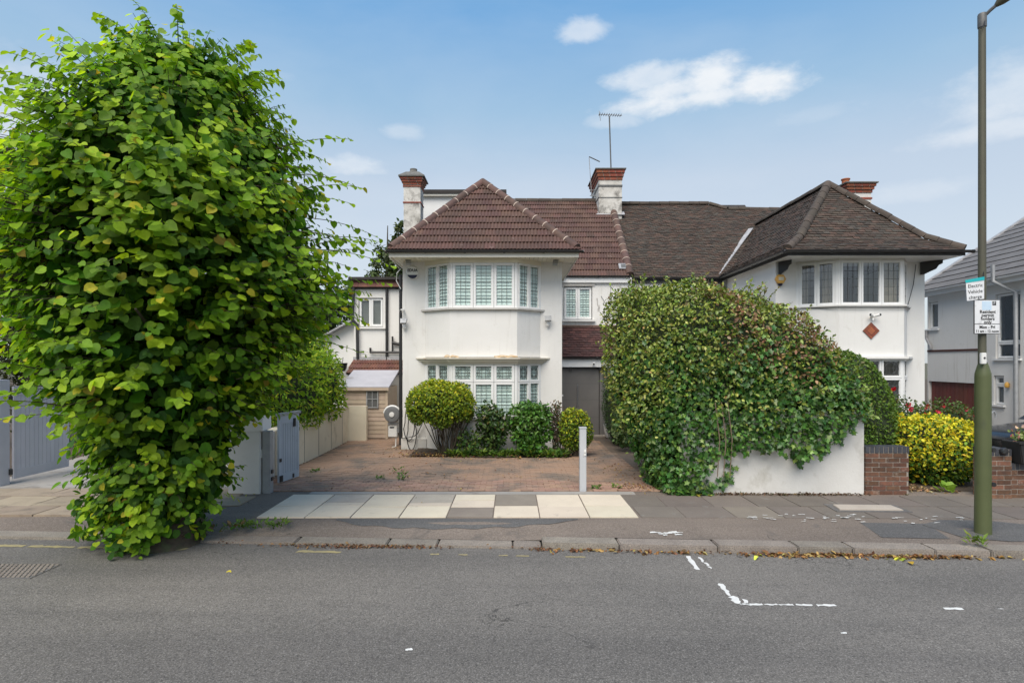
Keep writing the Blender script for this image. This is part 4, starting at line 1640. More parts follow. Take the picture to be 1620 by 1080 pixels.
# --- side wing on the left
ex = MB()
EY = 18.0
exl = at(560, 500, EY).x
Mx = frame_matrix((exl, EY, 0), (1, 0, 0))
ww0, ww1 = at(567, 500, EY).x - exl, at(606, 500, EY).x - exl
wz0, wz1 = at(560, 517, EY).z, at(560, 471, EY).z
wall_panel(ex, Mx, XL - exl, 0, 4.55, [(ww0, ww1, wz0, wz1)], .2)
wall_panel(ex, frame_matrix((exl, 23, 0), (0, -1, 0)), 5, 0, 4.55)
wall_panel(ex, frame_matrix((XL, 23, 0), (-1, 0, 0)), XL - exl, 0, 4.55)
ex.build('side_wing_wall', M['render'], HW)
window(HW, (exl + ww0 + .02, EY + .05), (1, 0, 0), ww1 - ww0 - .04, wz0 + .02, wz1 - .02, (1, 1), lead=(1, 1), backing='grey')
MB().box(exl + ww0 - .07, exl + ww1 + .1, EY - .07, EY + .02, wz0 - .06, wz0).build('sill', M['render'], HW)
MB().box(exl - .12, XL - .003, EY - .22, 23, 4.72, 4.80).build('wing_roof', M['felt'], HW)
q = exl - .08
while q < XL - .05:
    e = min(q + .27, XL - .006)
    MB().slab([(q, EY - .17, 4.50), (e - .006, EY - .17, 4.50), (e - .006, EY - .08, 4.72), (q, EY - .08, 4.72)], .03).build('hung_tile', M['rusttile'], HW)
    q += .27
MB().box(exl - .06, XL - .003, EY - .06, EY, 4.44, 4.72).build('wing_fascia', M['blackwood'], HW)
# pipes
pp_ = MB()
def pipe(pts, r=.045):
    MB().tube(pts, r, 10).build('downpipe', M['black'], HW, smooth=True)
x1_ = at(612, 500, EY - .06).x
pipe([(x1_, EY - .06, 4.45), (x1_, EY - .06, 2.0)])
xx = at(633, 500, 17.9).x
pipe([(XL - .06, 14.05, 4.3), (XL - .06, 14.05, .1)], .04)
a = [at(560, 455, EY - .1), at(557, 505, EY - .1), at(565, 513, EY - .1), at(566, 567, EY - .1)]
pipe(a, .05)
zz = at(600, 557, EY - .1).z
pipe([at(585, 557, EY - .09), at(634, 557, EY - .09)], .035)
pipe([at(586, 550, EY - .09), at(586, 557, EY - .09)], .035)
pipe([at(621, 532, EY - .09), at(621, 557, EY - .09)], .03)
pipe([at(621, 542, EY - .09), at(634, 545, EY - .09)], .05)
MB().tube([at(566, 552, EY - .09), at(586, 558, EY - .09)], .008, 6).build('cable', M['grey_metal'], HW)
pts = [at(634, 425, 14.0 - .03), at(628, 432, 13.98), at(627, 444, 13.98), at(634, 457, 13.98)]
MB().tube(pts, .012, 6).build('cable', M['white_plastic'], HW)
MB().tube([at(617, 408, 13.6), at(632, 425, 13.97)], .012, 6).build('cable', M['white_plastic'], HW)
# lean-to roof under the wing window
LO, LVv = Vector((exl + .0, 17.15, 1.80)), Vector((0, .83, .42))
MB().slab([LO + off, Vector((XL - .01, 17.15, 1.8)) + off, Vector((XL - .01, 17.98, 2.22)) + off, Vector((exl, 17.98, 2.22)) + off], .02).build('lean_to_deck', M['felt'], HW)
tile_field(HW, LO, (1, 0, 0), LVv, [(0, 0), (XL - .01 - exl, 0), (XL - .01 - exl, LVv.length), (0, LVv.length)], .25, LVv.length / 3, roll_tile_mesh(.25, LVv.length / 3), M['rusttile'], name='lean_to_tile')
MB().box(exl, XL - .01, 17.9, 17.97, 2.2, 2.3).build('flashing', M['leadflash'], HW)
MB().box(exl, XL - .01, 17.22, 17.4, 0, 1.76).build('lean_to_wall', M['render_old'], HW)
# garden room wall with sloping coping, further left
sp = [at(500, 540, 18.2), at(558, 508, 18.2)]
MB().slab([(sp[0].x - .6, 18.2, 0), (exl - .003, 18.2, 0), (exl - .003, 18.2, sp[1].z), (sp[0].x - .6, 18.2, sp[0].z - .35)], .2).build('sloping_wall', M['render'], HW)
MB().bar((sp[0].x - .6, 18.1, sp[0].z - .33), (exl - .01, 18.1, sp[1].z + .04), .40, .05).build('coping', M['leadflash'], HW)

# ================================================================== the attached house on the right
HB = thing('brown_roof_house', 'white attached house with dark plain tile roof and red diamond tile under its bay window', 'house', (8.4, 14.2, 0))
HW_CUR = HB
YB = 14.2
BL, BR = 6.58, 10.30
a_, b_, c_, d_ = Vector((7.08, YB)), Vector((7.86, 13.68)), Vector((9.43, 13.68)), Vector((9.88, YB))


def off_b(o):
    return [(a_.x - o * 1.3, YB), (b_.x - o * .42, b_.y - o), (c_.x + o * .42, c_.y - o), (d_.x + o * 1.3, YB)]


wm = MB()
for bx in ((BL, a_.x + .02, YB, YB + .24, 0, 4.70), (d_.x - .02, BR, YB, YB + .24, 0, 4.70), (BL, BL + .24, YB + .24, 17.6, 0, 4.74), (BR - .24, BR, YB + .24, 24, 0, 4.70)):
    MB().box(*bx).build('wall', M['render'], HB)
for z0, z1 in ((0, .80), (2.27, 3.50)):
    MB().prism([(a_.x, YB + .02), tuple(b_), tuple(c_), (d_.x, YB + .02), (d_.x - .2, YB + .3), (a_.x + .3, YB + .3)], z0, z1).build('bay_wall', M['render'], HB)
MB().prism([(a_.x - .02, YB + .02), (b_.x - .01, b_.y - .02), (c_.x + .01, c_.y - .02), (d_.x + .02, YB + .02), (d_.x - .2, YB + .3), (a_.x + .3, YB + .3)], 4.585, 4.695).build('bay_head', M['render_old'], HB)
MB().prism([*off_b(.06), (d_.x, YB + .1), (a_.x, YB + .1)], 3.485, 3.52).build('sill', M['render'], HB)
MB().prism([*off_b(.05), (d_.x, YB + .1), (a_.x, YB + .1)], .775, .815).build('sill', M['render'], HB)
MB().prism([*off_b(.10), (d_.x, YB + .1), (a_.x, YB + .1)], 2.22, 2.27).build('cornice', M['render'], HB)
MB().box(7.0, 10.0, 16.6, 16.65, .1, 4.6).build('room_wall', M['roomdark'], HB)
MB().box(BL + .25, BR - .25, 14.3, 17, 2.5, 2.6).build('room_floor', M['roomdark'], HB)
MB().box(BL + .25, BR - .25, 14.3, 17, 4.62, 4.68).build('room_ceiling', M['roomdark'], HB)


def one(Pa, Pb, z0, z1, backs, post, **kw):
    """a run of casements whose backings differ"""
    Pa, Pb = Vector(Pa), Vector(Pb)
    U = Pb - Pa
    L = U.length
    U.normalize()
    kw.setdefault('fw', .042)
    w = (L - 2 * post) / len(backs)
    for i, bk in enumerate(backs):
        P = Pa + U * (post + w * i)
        window(HB, (P.x, P.y), (U.x, U.y, 0), w, z0, z1, (1,), backing=bk, glass='glass_dark', **kw)
    for a, b in ((.006, post - .002), (L - post + .002, L - .006)):
        MB(frame_matrix((Pa.x, Pa.y, 0), (U.x, U.y, 0))).box(a, b, -.09, -.008, z0 - .02, z1 + .03).build('window_post', M['upvc'], HB)


for (z0, z1, rows, lead, art) in ((3.52, 4.585, (1,), (3, 5), False), (.815, 2.22, (.86, .42), ((3, 6), (3, 2)), True)):
    up = z0 > 2
    one((a_.x, a_.y), b_, z0, z1, ('curtain_l', 'curtain_r') if up else ('none', 'none'), .08, rows=rows, lead=lead, art=art)
    one(b_, c_, z0, z1, ('none', 'none', 'curtain_r') if up else ('none',) * 3, .05, rows=rows, lead=lead, art=art)
    one(c_, (d_.x, d_.y), z0, z1, ('none',), .08, rows=rows, lead=lead, art=art)
# diamond tile panel
dc = Vector((at(1378, 523, 13.67).x, 13.672, at(1378, 523, 13.67).z))
Md = Matrix.Translation(dc) @ Matrix.Rotation(R(45), 4, 'Y')
dt = MB(Md)
dt.box(-.145, .145, -.006, .02, -.145, .145)
dtile = dt.build('diamond_panel', M['brickmortar'], HB)
k = .285 / 4
for i in range(4):
    for j in range(4):
        if (i in (1, 2) and j in (1, 2)):
            continue
        MB(Md).box(-.1425 + k * i + .002, -.1425 + k * (i + 1) - .002, -.018, -.0061, -.1425 + k * j + .002, -.1425 + k * (j + 1) - .002).build('clay_tile', M['brick_red'], dtile)
for i in range(3):
    MB(Md).box(-.068, .068, -.021, -.0061, -.068 + .046 * i, -.068 + .046 * i + .042).build('clay_tile', M['terracotta'], dtile)

# --- roof of the wing with flared eaves
QE0, QE1 = Vector((6.37, 13.2, ZE)), Vector((10.60, 13.2, ZE))
QB0, QB1 = Vector((6.95, 13.78, 5.12)), Vector((10.02, 13.78, 5.12))
QA = Vector((8.56, 15.42, 6.92))
QAb = Vector((8.56, 19.9, 6.92))
QL0, QL1 = Vector((6.37, 17.9, ZE)), Vector((6.95, 18.2, 5.12))
QR0, QR1 = Vector((10.60, 24, ZE)), Vector((10.02, 24, 5.12))
deck = MB()
deck.slab([QE0 + off, QE1 + off, QB1 + off, QB0 + off], .02)
deck.slab([QB0 + off, QB1 + off, QA + off], .02)
deck.slab([QL0 + off, QE0 + off, QB0 + off, QL1 + off], .02)
deck.slab([QL1 + off, QB0 + off, QA + off, QAb + off], .02)
deck.slab([QE1 + off, QR0 + off, QR1 + off, QB1 + off], .02)
deck.slab([QB1 + off, QR1 + off, Vector((8.56, 24, 6.92)) + off, QA + off], .02)
deck.build('roof_deck', M['felt'], HB)
tcol = [(.058, .040, .030), (.068, .044, .032), (.048, .037, .029), (.062, .047, .035), (.072, .044, .032), (.052, .044, .035)]
g = .098
V1 = QB0 - QE0
V1 = Vector((0, V1.y, V1.z))
plain_tiles(HB, QE0, (1, 0, 0), V1, [(0, 0), (4.23, 0), (4.23 - .58, V1.length), (.58, V1.length)], .165, g, M['tile_plain'], tcol, 'roof_tiles', singles=130)
V2 = Vector((0, QA.y - QB0.y, QA.z - QB0.z))
plain_tiles(HB, QB0, (1, 0, 0), V2, [(0, 0), (QB1.x - QB0.x, 0), (QA.x - QB0.x, V2.length)], .165, g, M['tile_plain'], tcol, 'roof_tiles', singles=170, sway=.012)
# left slopes (u runs toward the street so that the normal points up and left)
W1 = Vector((QB0.x - QE0.x, 0, QB0.z - QE0.z))
plain_tiles(HB, QL0, (0, -1, 0), W1, [(0, 0), (4.7, 0), (4.7 - .58, W1.length), (.3, W1.length)], .165, g, M['tile_plain'], tcol, 'roof_tiles')
W2 = Vector((QA.x - QB0.x, 0, QA.z - QB0.z))
plain_tiles(HB, QL1, (0, -1, 0), W2, [(0, 0), (QL1.y - QB0.y, 0), (QL1.y - QA.y, W2.length), (-1.7, W2.length)], .165, g, M['tile_plain'], tcol, 'roof_tiles', sway=.012)
up_ = Vector((0, 0, .075))
ridge_run(HB, QE0 + up_ + Vector((.04, .04, -.01)), QB0 + up_, .10, .33, M['ridge_old'])
ridge_run(HB, QB0 + up_, QA + up_, .11, .33, M['ridge_old'])
ridge_run(HB, QE1 + up_ + Vector((-.04, .04, -.01)), QB1 + up_, .10, .33, M['ridge_old'])
ridge_run(HB, QB1 + up_, QA + up_, .10, .33, M['ridge_old'])
ridge_run(HB, QA + up_ + Vector((0, .06, 0)), QAb + up_, .10, .36, M['ridge_old'])
MB().bar(QL0 + Vector((.0, -.25, .10)), QAb + Vector((-.35, -.35, -.2)), .16, .03, (-.5, -.5, .7)).build('valley_lead', M['leadflash'], HB)
# eaves: white soffit, black gutter on black fascia
MB().box(QE0.x + .06, QE1.x - .06, 13.26, YB + .2, 4.625, 4.66).build('soffit', M['upvc'], HB)
MB().box(QE0.x + .07, BL + .1, YB + .2, 17.6, 4.665, 4.70).build('soffit', M['upvc'], HB)
MB().box(QE0.x + .05, QE1.x - .05, 13.235, 13.258, 4.62, 4.73).build('fascia', M['blackwood'], HB)
MB().box(QE0.x + .048, QE0.x + .07, 13.259, 17.7, 4.62, 4.73).build('fascia', M['blackwood'], HB)
gutter(HB, (QE0.x - .06, 13.17, ZE - .02), (QE1.x + .08, 13.17, ZE - .02), .058)
gutter(HB, (QE0.x - .02, 17.8, ZE - .02), (QE0.x - .02, 13.2, ZE - .02), .058)
MB().tube([(6.40, 17.4, 4.68), (6.40, 17.4, 4.55), (6.52, 17.45, 4.45), (6.54, 17.45, 3.9)], .035, 8).build('downpipe', M['black'], HB, smooth=True)


def corbel(x, flip):
    prof = [(0, 0), (.62, .0), (.62, -.08), (.52, -.11), (.44, -.20), (.30, -.24), (.12, -.30), (0, -.30)]
    Mx_ = Matrix.Translation((x, YB, 4.62))
    mb = MB()
    vs = []
    for t in (-.06, .06):
        for a, b in prof:
            vs.append((x + flip * a * .75 + t * .5, YB - .02 - a * .55 + t, 4.62 + b))
    n_ = len(prof)
    mb.add(vs, [tuple(range(n_))[::-1], tuple(range(n_, 2 * n_))] + [(i, (i + 1) % n_, n_ + (i + 1) % n_, n_ + i) for i in range(n_)])
    mb.build('eaves_bracket', M['blackwood'], HB)


corbel(6.64, .35)
corbel(10.18, .62)
# --- main roof
RO, RV = Vector((PX, 17.5, ZE)), Vector((0, 3.5, 3.2))
RL = RV.length
deck = MB()
deck.slab([RO + off, Vector((8.6, 17.5, ZE)) + off, Vector((8.6, 21, 7.95)) + off, Vector((PX, 21, 7.95)) + off], .02)
deck.slab([Vector((8.6, 17.5, ZE)) + off, Vector((11.0, 17.5, ZE)) + off, Vector((10.0, 20.75, 7.70)) + off, Vector((7.9, 20.75, 7.70)) + off], .02)
deck.slab([Vector((10.6, 24.5, ZE)) + off, Vector((PX, 24.5, ZE)) + off, Vector((PX, 21, 7.95)) + off, Vector((9.7, 21, 7.70)) + off], .02)
deck.build('roof_deck', M['felt'], HB)
plain_tiles(HB, RO, (1, 0, 0), RV, [(.12, 0), (2.85, 0), (6.2, .86 * RL), (6.2, .92 * RL), (4.25, .92 * RL), (3.6, RL), (.12, RL)], .165, g, M['tile_plain'], tcol, 'roof_tiles', sway=.02)
ridge_run(HB, (3.95, 21, 8.0), (7.25, 21, 8.0), .10, .36, M['ridge_old'])
ridge_run(HB, (7.27, 20.98, 7.99), (7.85, 20.75, 7.75), .09, .3, M['ridge_old'])
ridge_run(HB, (7.87, 20.75, 7.74), (9.75, 20.75, 7.72), .09, .36, M['ridge_old'])
rw = MB()
wall_panel(rw, frame_matrix((PX + .003, 17.5, 0), (1, 0, 0)), BL - PX, 0, 4.72)
rw.build('wall', M['render'], HB)
rw = MB()
wall_panel(rw, frame_matrix((BR, 24.2, 0), (-1, 0, 0)), BR - PX, 0, 4.72)
rw.build('wall', M['render'], HB)
MB().box(PX + .01, 6.4, 17.44, 17.47, 4.56, 4.70).build('fascia', M['blackwood'], HB)
gutter(HB, (PX + .02, 17.38, ZE - .02), (6.40, 17.38, ZE - .02), .055)
x_ = at(1001, 440, 17.3).x
MB().tube([(PX + .1, 17.40, 4.68), (PX + .1, 17.40, 4.55), (PX + .1, 17.46, 4.4), (PX + .1, 17.46, .1)], .035, 8).build('downpipe', M['black'], HB, smooth=True)
chimney(HB, 9.75, 10.42, 16.5, 17.6, 4.9, 7.30, M['render_old'], [(6.86, .05, M['brick_red'])], .08, (9.88, 16.85, .11, .24), 3, .26,
        'chimney with an orange clay pot on the far slope')
# cable down the bay
MB().tube([at(1449, 418, 14.15), at(1445, 450, 14.16), at(1436, 483, 14.0), at(1432, 486, 13.9)], .01, 6).build('cable', M['lead'], HB)
MB().tube([at(1266, 487, 14.15), (b_.x - .03, b_.y - .05, 3.44), (c_.x, c_.y - .05, 3.44), (d_.x + .03, d_.y - .03, 3.46)], .008, 6).build('cable', M['lead'], HB)

# ================================================================== third house, far right, turned a little
H3 = thing('grey_roof_house', 'white house with a plain grey concrete tile roof seen behind the lamp column', 'house', (12.9, 16, 0))
HW_CUR = H3
LA, LB = Vector((13.0, 17.8)), Vector((12.75, 13.9))        # far end, near end of the wall we see
Uw = (LB - LA)
LW = Uw.length
Uw.normalize()
Nw = Vector((-Uw.y, Uw.x)) * -1.0
if Nw.x > 0:
    Nw = -Nw
Mw = frame_matrix((LA.x, LA.y, 0), (Uw.x, Uw.y, 0), (Nw.x, Nw.y, 0))


def u3(px, LAx=LA):
    """distance along the wall at which the photograph's column px meets it"""
    s = (px - 810) / FPX
    return (s * LA.y - LA.x) / (Uw.x - s * Uw.y)


def z3(px, py):
    y = LA.y + Uw.y * u3(px)
    return CZ - (py - 572) / FPX * y


wh = MB()
zE3 = 4.22
H = [(u3(1575), u3(1614), z3(1595, 567), z3(1595, 463)), (u3(1469), u3(1484), z3(1476, 520), z3(1476, 478)), (u3(1572), u3(1588), z3(1580, 640), z3(1580, 594)),
     (u3(1469), u3(1549), 0.05, z3(1500, 604))]
wall_panel(wh, Mw, LW, -.2, zE3, H, .14)
old = wh.M
wh.build('wall', M['render'], H3)
bk = MB(Mw)
bk.box(0, .2, -6, -.141, -.2, zE3)
bk.build('wall', M['render'], H3)
bk = MB(Mw)
bk.box(LW - .2, LW, -6, -.003, -.2, zE3)
bk.build('wall', M['render'], H3)
gb_ = MB(Mw)
for u_ in (.0, LW - .2):
    gb_ = MB(Mw)
    ins = [(-.004, zE3 - .02), (-4.2, zE3 - .02), (-4.2, zE3 + .10 + 4.2 * math.tan(R(34)) * .97), (-.15, zE3 + .17)]
    vs = [(u_ + .002, n_, z_) for n_, z_ in ins] + [(u_ + .195, n_, z_) for n_, z_ in ins]
    gb_.add(vs, [(0, 1, 2, 3), (7, 6, 5, 4), (0, 4, 5, 1), (1, 5, 6, 2), (2, 6, 7, 3), (3, 7, 4, 0)])
    gb_.build('gable', M['render'], H3)
MB(Mw).box(.1, LW - .1, -2.2, -2.15, 0, zE3).build('room_wall', M['roomdark'], H3)


def win3(h, rows, cols=(1,), bk='none', sill=True):
    P = LA + Uw * (h[0] + .01) - Nw * .05
    window(H3, (P.x, P.y), (Uw.x, Uw.y, 0), h[1] - h[0] - .02, h[2] + .01, h[3] - .01, cols, rows=rows, lead=(1, 1), backing=bk, glass='glass_dark', fw=.04)
    if sill:
        MB(Mw).box(h[0] - .06, h[1] + .06, -.05, .06, h[2] - .05, h[2] - .003).build('sill', M['upvc'], H3)


def frame3_fix():
    pass


# window() derives its outward side from U; this wall is seen with U running toward us, which is right for it
win3(H[0], (.32, 1))
win3(H[1], (1,), bk='grey')
win3(H[2], (1, .45), bk='grey')
# red-brown vertical panel garage door
gw = H[3][1] - H[3][0]
n_ = 12
gd = MB(Mw).box(H[3][0] + .01, H[3][1] - .01, -.12, -.10, .06, H[3][3] - .01).build('garage_door', M['garage'], H3)
for i in range(n_):
    a = H[3][0] + .02 + (gw - .04) * i / n_
    MB(Mw).box(a + .006, a + (gw - .04) / n_ - .006, -.0999, -.075, .08, H[3][3] - .02).build('door_slat', M['garage'], gd)
MB(Mw).box(.02, u3(1552), .0, .025, z3(1510, 554) - .03, z3(1510, 554) + .03).build('brick_band', M['darkred_band'], H3)
# roof: low pitch, courses parallel with the eaves
T3 = math.tan(R(34))
Vr = Vector((-Nw.x, -Nw.y, T3))
eo = LA - Uw * .25 + Nw * .30
O3 = Vector((eo.x, eo.y, zE3 + .12))
LL = LW + .5
SL = 5.2
UU = Vector((Uw.x, Uw.y, 0))
Vn = Vr.normalized()
deck = MB()
deck.slab([O3 + off, O3 + UU * LL + off, O3 + UU * LL + Vn * SL + off, O3 + Vn * SL + off], .03)
deck.build('roof_deck', M['felt'], H3)
g3 = .37
fl_v = [(.002, -.03, .030), (.418, -.03, .030), (.418, g3 + .01, .006), (.002, g3 + .01, .006), (.002, -.03, .004), (.418, -.03, .004)]
fl_f = [(0, 1, 2, 3), (4, 5, 1, 0), (4, 0, 3), (5, 2, 1)]
tile_field(H3, O3, UU, Vn, [(0, 0), (LL, 0), (LL, SL), (0, SL)], .42, g3, (fl_v, fl_f), M['tile_flat'], clip=False)
bar = MB().bar(O3 + Vector((0, 0, .03)) - UU * .03, O3 + Vn * SL + Vector((0, 0, .03)) - UU * .03, .14, .07, (0, 0, 1)).build('verge', M['leadflash'], H3)
MB(Mw).box(-.2, LW + .2, .20, .224, zE3 - .06, zE3 + .12).build('fascia', M['upvc'], H3)
MB(Mw).box(-.2, LW + .2, .0, .20, zE3 - .05, zE3 - .03).build('soffit', M['upvc'], H3)
g_a, g_b = LA - Uw * .2 + Nw * .29, LB + Uw * .2 + Nw * .29
gutter(H3, (g_a.x, g_a.y, zE3 + .10), (g_b.x, g_b.y, zE3 + .10), .055, 'upvc')
# grey soil pipe at the right edge
uu = u3(1613)
def pw3(u_, n_off, z):
    p = LA + Uw * u_ + Nw * n_off
    return (p.x, p.y, z)
zt = z3(1601, 418)
MB().tube([pw3(u3(1598), .42, zt), pw3(u3(1598), .42, z3(1598, 445)), pw3(uu - .02, .08, z3(1610, 462)), pw3(uu, .08, .0)], .05, 10).build('soil_pipe', M['grey_metal'], H3, smooth=True)
MB().tube([pw3(u3(1468), .05, z3(1468, 522)), pw3(u3(1468), .05, z3(1468, 535)), pw3(u3(1475), .05, z3(1475, 548)), pw3(u3(1475), .05, z3(1475, 552))], .04, 8).build('downpipe', M['leadflash'], H3)

# ================================================================== fittings on the houses
def text_obj(txt, size, Mx, m, parent, name='lettering', align='CENTER', bold=0.0):
    cu = bpy.data.curves.new(name, 'FONT')
    cu.body = txt
    cu.size = size
    cu.align_x = align
    cu.align_y = 'CENTER'
    cu.offset = bold
    cu.extrude = .0008
    cu.resolution_u = 2
    o = bpy.data.objects.new(name, cu)
    COL.objects.link(o)
    dg = bpy.context.evaluated_depsgraph_get()
    dg.update()
    me = bpy.data.meshes.new_from_object(o.evaluated_get(dg))
    bpy.data.objects.remove(o)
    me.materials.clear()
    me.materials.append(m)
    o = bpy.data.objects.new(name, me)
    return link(o, parent, M=Mx)


def face_south(p):
    """text plane looking toward the street"""
    return Matrix.Translation(p) @ Matrix.Rotation(R(90), 4, 'X')


# round alarm box under the left eaves
c = at(653, 431, 13.97)
t = thing('alarm_box', 'round white alarm box with black lettering and dark base on the white house', 'alarm', (c.x, 13.97, c.z - .15))
MB().lathe([(.165, 0), (.165, -.04), (.14, -.07)], (c.x, 13.997, c.z), 28, 'Y').build('case', M['white_plastic'], t, smooth=True)
pts = [(c.x + .14 * math.cos(a), c.z + .155 * math.sin(a)) for a in [R(-155 + 130 * i / 16) for i in range(17)]]
b = MB()
n_ = len(pts)
b.add([(x, 13.925, z) for x, z in pts] + [(x, 13.985, z) for x, z in pts], [tuple(range(n_)), tuple(range(n_, 2 * n_))[::-1]] + [(i, n_ + i, n_ + (i + 1) % n_, (i + 1) % n_) for i in range(n_)])
b.build('strobe', M['navy'], t)
text_obj('EDUA', .095, face_south((c.x, 13.925, c.z + .045)), M['ink'], t, bold=.004)
# floodlights under the eaves
for px, lab in ((647, 'narrow white floodlight under the eaves above the round alarm box'), (879, 'narrow white floodlight under the eaves at the right corner of the white house')):
    c = at(px, 413, 13.85)
    t = thing('floodlight', lab, 'light', (c.x, 13.85, c.z), 'floodlights under the white house eaves')
    s = 1 if px < 800 else -1
    tilt = .10 * s
    MB().slab([(c.x - .07 - tilt * .3, 13.80, c.z + .16), (c.x + .07 - tilt * .3, 13.80, c.z + .16), (c.x + .06 + tilt * .3, 13.70, c.z - .13), (c.x - .06 + tilt * .3, 13.70, c.z - .13)], .07).build('lamp_body', M['grey_metal'], t)
    MB().slab([(c.x - .045 - tilt * .25, 13.783, c.z + .12), (c.x + .045 - tilt * .25, 13.783, c.z + .12), (c.x + .04 + tilt * .25, 13.689, c.z - .10), (c.x - .04 + tilt * .25, 13.689, c.z - .10)], .02).build('lens', M['white_plastic'], t)
    MB().tube([(c.x, 13.84, c.z + .02), (c.x, 13.995, c.z + .05)], .025, 8).build('bracket', M['black'], t)
# security lights and camera on the wall
for px, py, lab in ((639, 510, 'small grey security light low on the left edge of the white front'), (867, 506, 'small grey security light beside the right end of the bay')):
    c = at(px, py, 13.9)
    t = thing('security_light', lab, 'light', (c.x, 13.9, c.z), 'security lights at mid height of the white front')
    MB().slab([(c.x - .08, 13.93, c.z + .07), (c.x + .085, 13.91, c.z + .075), (c.x + .07, 13.83, c.z - .04), (c.x - .07, 13.85, c.z - .045)], .05).build('lamp_body', M['grey_metal'], t)
    MB().lathe([(.03, 0), (.045, .02), (.045, .06), (.02, .08)], (c.x, 13.93, c.z - .15), 12).build('sensor', M['white_plastic'], t, smooth=True)
    MB().tube([(c.x, 13.93, c.z - .08), (c.x, 13.998, c.z - .03)], .02, 8).build('bracket', M['white_plastic'], t)
def cctv(px, py, Y, lab, s=.05, d=-1):
    c = at(px, py, Y)
    t = thing('security_camera', lab, 'camera', (c.x, Y, c.z))
    MB().tube([(c.x, Y, c.z), (c.x + d * .02, Y - .09, c.z - .01), (c.x + d * .03, Y - .16, c.z - .03)], [s * .8, s, s * .9], 12).build('camera_body', M['white_plastic'], t, smooth=True)
    MB().lathe([(s * .7, 0), (s * .7, .01)], (c.x + d * .031, Y - .172, c.z - .032), 12, 'Y').build('lens', M['black'], t)
    MB().tube([(c.x, Y - .02, c.z), (c.x, Y + .08, c.z + .06)], .015, 8).build('bracket', M['white_plastic'], t)
    return t
cctv(638, 491, 13.95, 'small dark lensed camera on the left edge of the white front', .04)
cctv(940, 574, 16.2, 'tiny white camera over the grey front door', .035)
c = at(1381, 500, 13.62)
t = thing('security_camera', 'white twin head camera above the red diamond tile', 'camera', (c.x, 13.62, c.z))
for d in (-1, 1):
    MB().tube([(c.x + d * .02, 13.6, c.z), (c.x + d * .11, 13.54, c.z + .03)], [.03, .035], 12).build('camera_body', M['white_plastic'], t, smooth=True)
    MB().lathe([(.026, 0), (.026, .01)], (c.x + d * .115, 13.52, c.z + .03), 12, 'Y').build('lens', M['black'], t)
MB().lathe([(.035, 0), (.03, -.05)], (c.x, 13.675, c.z), 12, 'Y').build('bracket', M['white_plastic'], t)
MB().tube([(c.x, 13.62, c.z - .02), (c.x - .01, 13.6, c.z - .10)], .02, 8).build('sensor', M['white_plastic'], t)
# amber hexagon alarm
c = at(1236, 441, 14.1)
t = thing('alarm_box', 'amber hexagonal alarm box left of the bay on the brown roofed house', 'alarm', (c.x, 14.1, c.z - .15))
b = MB()
hx_ = [(c.x + .135 * math.cos(R(60 * i)), c.z + .125 * math.sin(R(60 * i))) for i in range(6)]
b.add([(x, 14.11, z) for x, z in hx_] + [(x, 14.197, z) for x, z in hx_], [tuple(range(6)), tuple(range(6, 12))[::-1]] + [(i, 6 + i, 6 + (i + 1) % 6, (i + 1) % 6) for i in range(6)])
b.build('case', M['amber'], t, bevel=.01)
MB().box(c.x - .06, c.x + .06, 14.098, 14.109, c.z - .035, c.z + .045).build('label_plate', M['cream'], t)
MB().lathe([(.03, 0), (.05, .02), (.055, .05)], (c.x, 14.15, c.z - .17), 14).build('strobe', M['navy'], t, smooth=True)
# lamps over the porch door
for px, lab in ((903, 'small black lamp above the left side of the grey door'), (950, 'small black lamp above the right side of the grey door')):
    c = at(px, 579, 16.3)
    t = thing('wall_lamp', lab, 'lamp', (c.x, 16.3, c.z - .07), 'lamps over the grey front door')
    MB().box(c.x - .04, c.x + .04, 16.28, 16.37, c.z - .10, c.z + .05).build('lamp_body', M['black'], t, bevel=.008)
    MB().tube([(c.x, 16.33, c.z + .02), (c.x, 16.42, c.z + .03)], .015, 8).build('bracket', M['black'], t)
# lamp on third house
c = at(1597, 609, 12.9)
t = thing('wall_lamp', 'small brass wall lamp beside the lower window of the grey roofed house', 'lamp', pw3(u3(1597), .05, z3(1597, 613)))
p = Vector(pw3(u3(1597), .06, z3(1597, 609)))
MB().lathe([(.03, -.07), (.05, -.05), (.055, .03), (.02, .08)], p, 12).build('lamp_body', M['amber'], t, smooth=True)
MB().tube([p, Vector(pw3(u3(1597), .0, z3(1597, 607)))], .02, 8).build('bracket', M['black'], t)
# aerials
c0 = at(967, 263, 20.9)
ctop = at(964, 184, 20.9)
t = thing('tv_aerial', 'tall television aerial on a mast above the broad chimney', 'aerial', (c0.x, 20.9, 8.9))
MB().tube([(c0.x, 20.9, 8.95), (ctop.x, 20.9, ctop.z)], .025, 8).build('mast', M['lead'], t)
a, b = at(947, 181, 20.9), at(984, 183, 20.9)
bm_ = MB().tube([a, b], .013, 6).build('boom', M['grey_metal'], t)
el = MB()
for i in range(10):
    p = a.lerp(b, (i + .4) / 10)
    el.tube([p + Vector((0, -.16, -.02)), p + Vector((0, .16, .02))], .012, 5)
el.build('element', M['lead'], t)
MB().tube([at(948, 176, 20.9), at(950, 191, 20.9)], .012, 6).build('reflector', M['grey_metal'], t)
p0 = at(933, 305, 20.9)
t = thing('tv_aerial', 'thin bent pole aerial at the left side of the broad chimney', 'aerial', p0)
MB().tube([at(936, 308, 20.9), at(934, 280, 20.9), at(932, 249, 20.9)], .013, 6).build('mast', M['grey_metal'], t)
MB().tube([at(932, 248, 20.9), at(949, 256, 20.9)], .02, 6).build('boom', M['lead'], t)
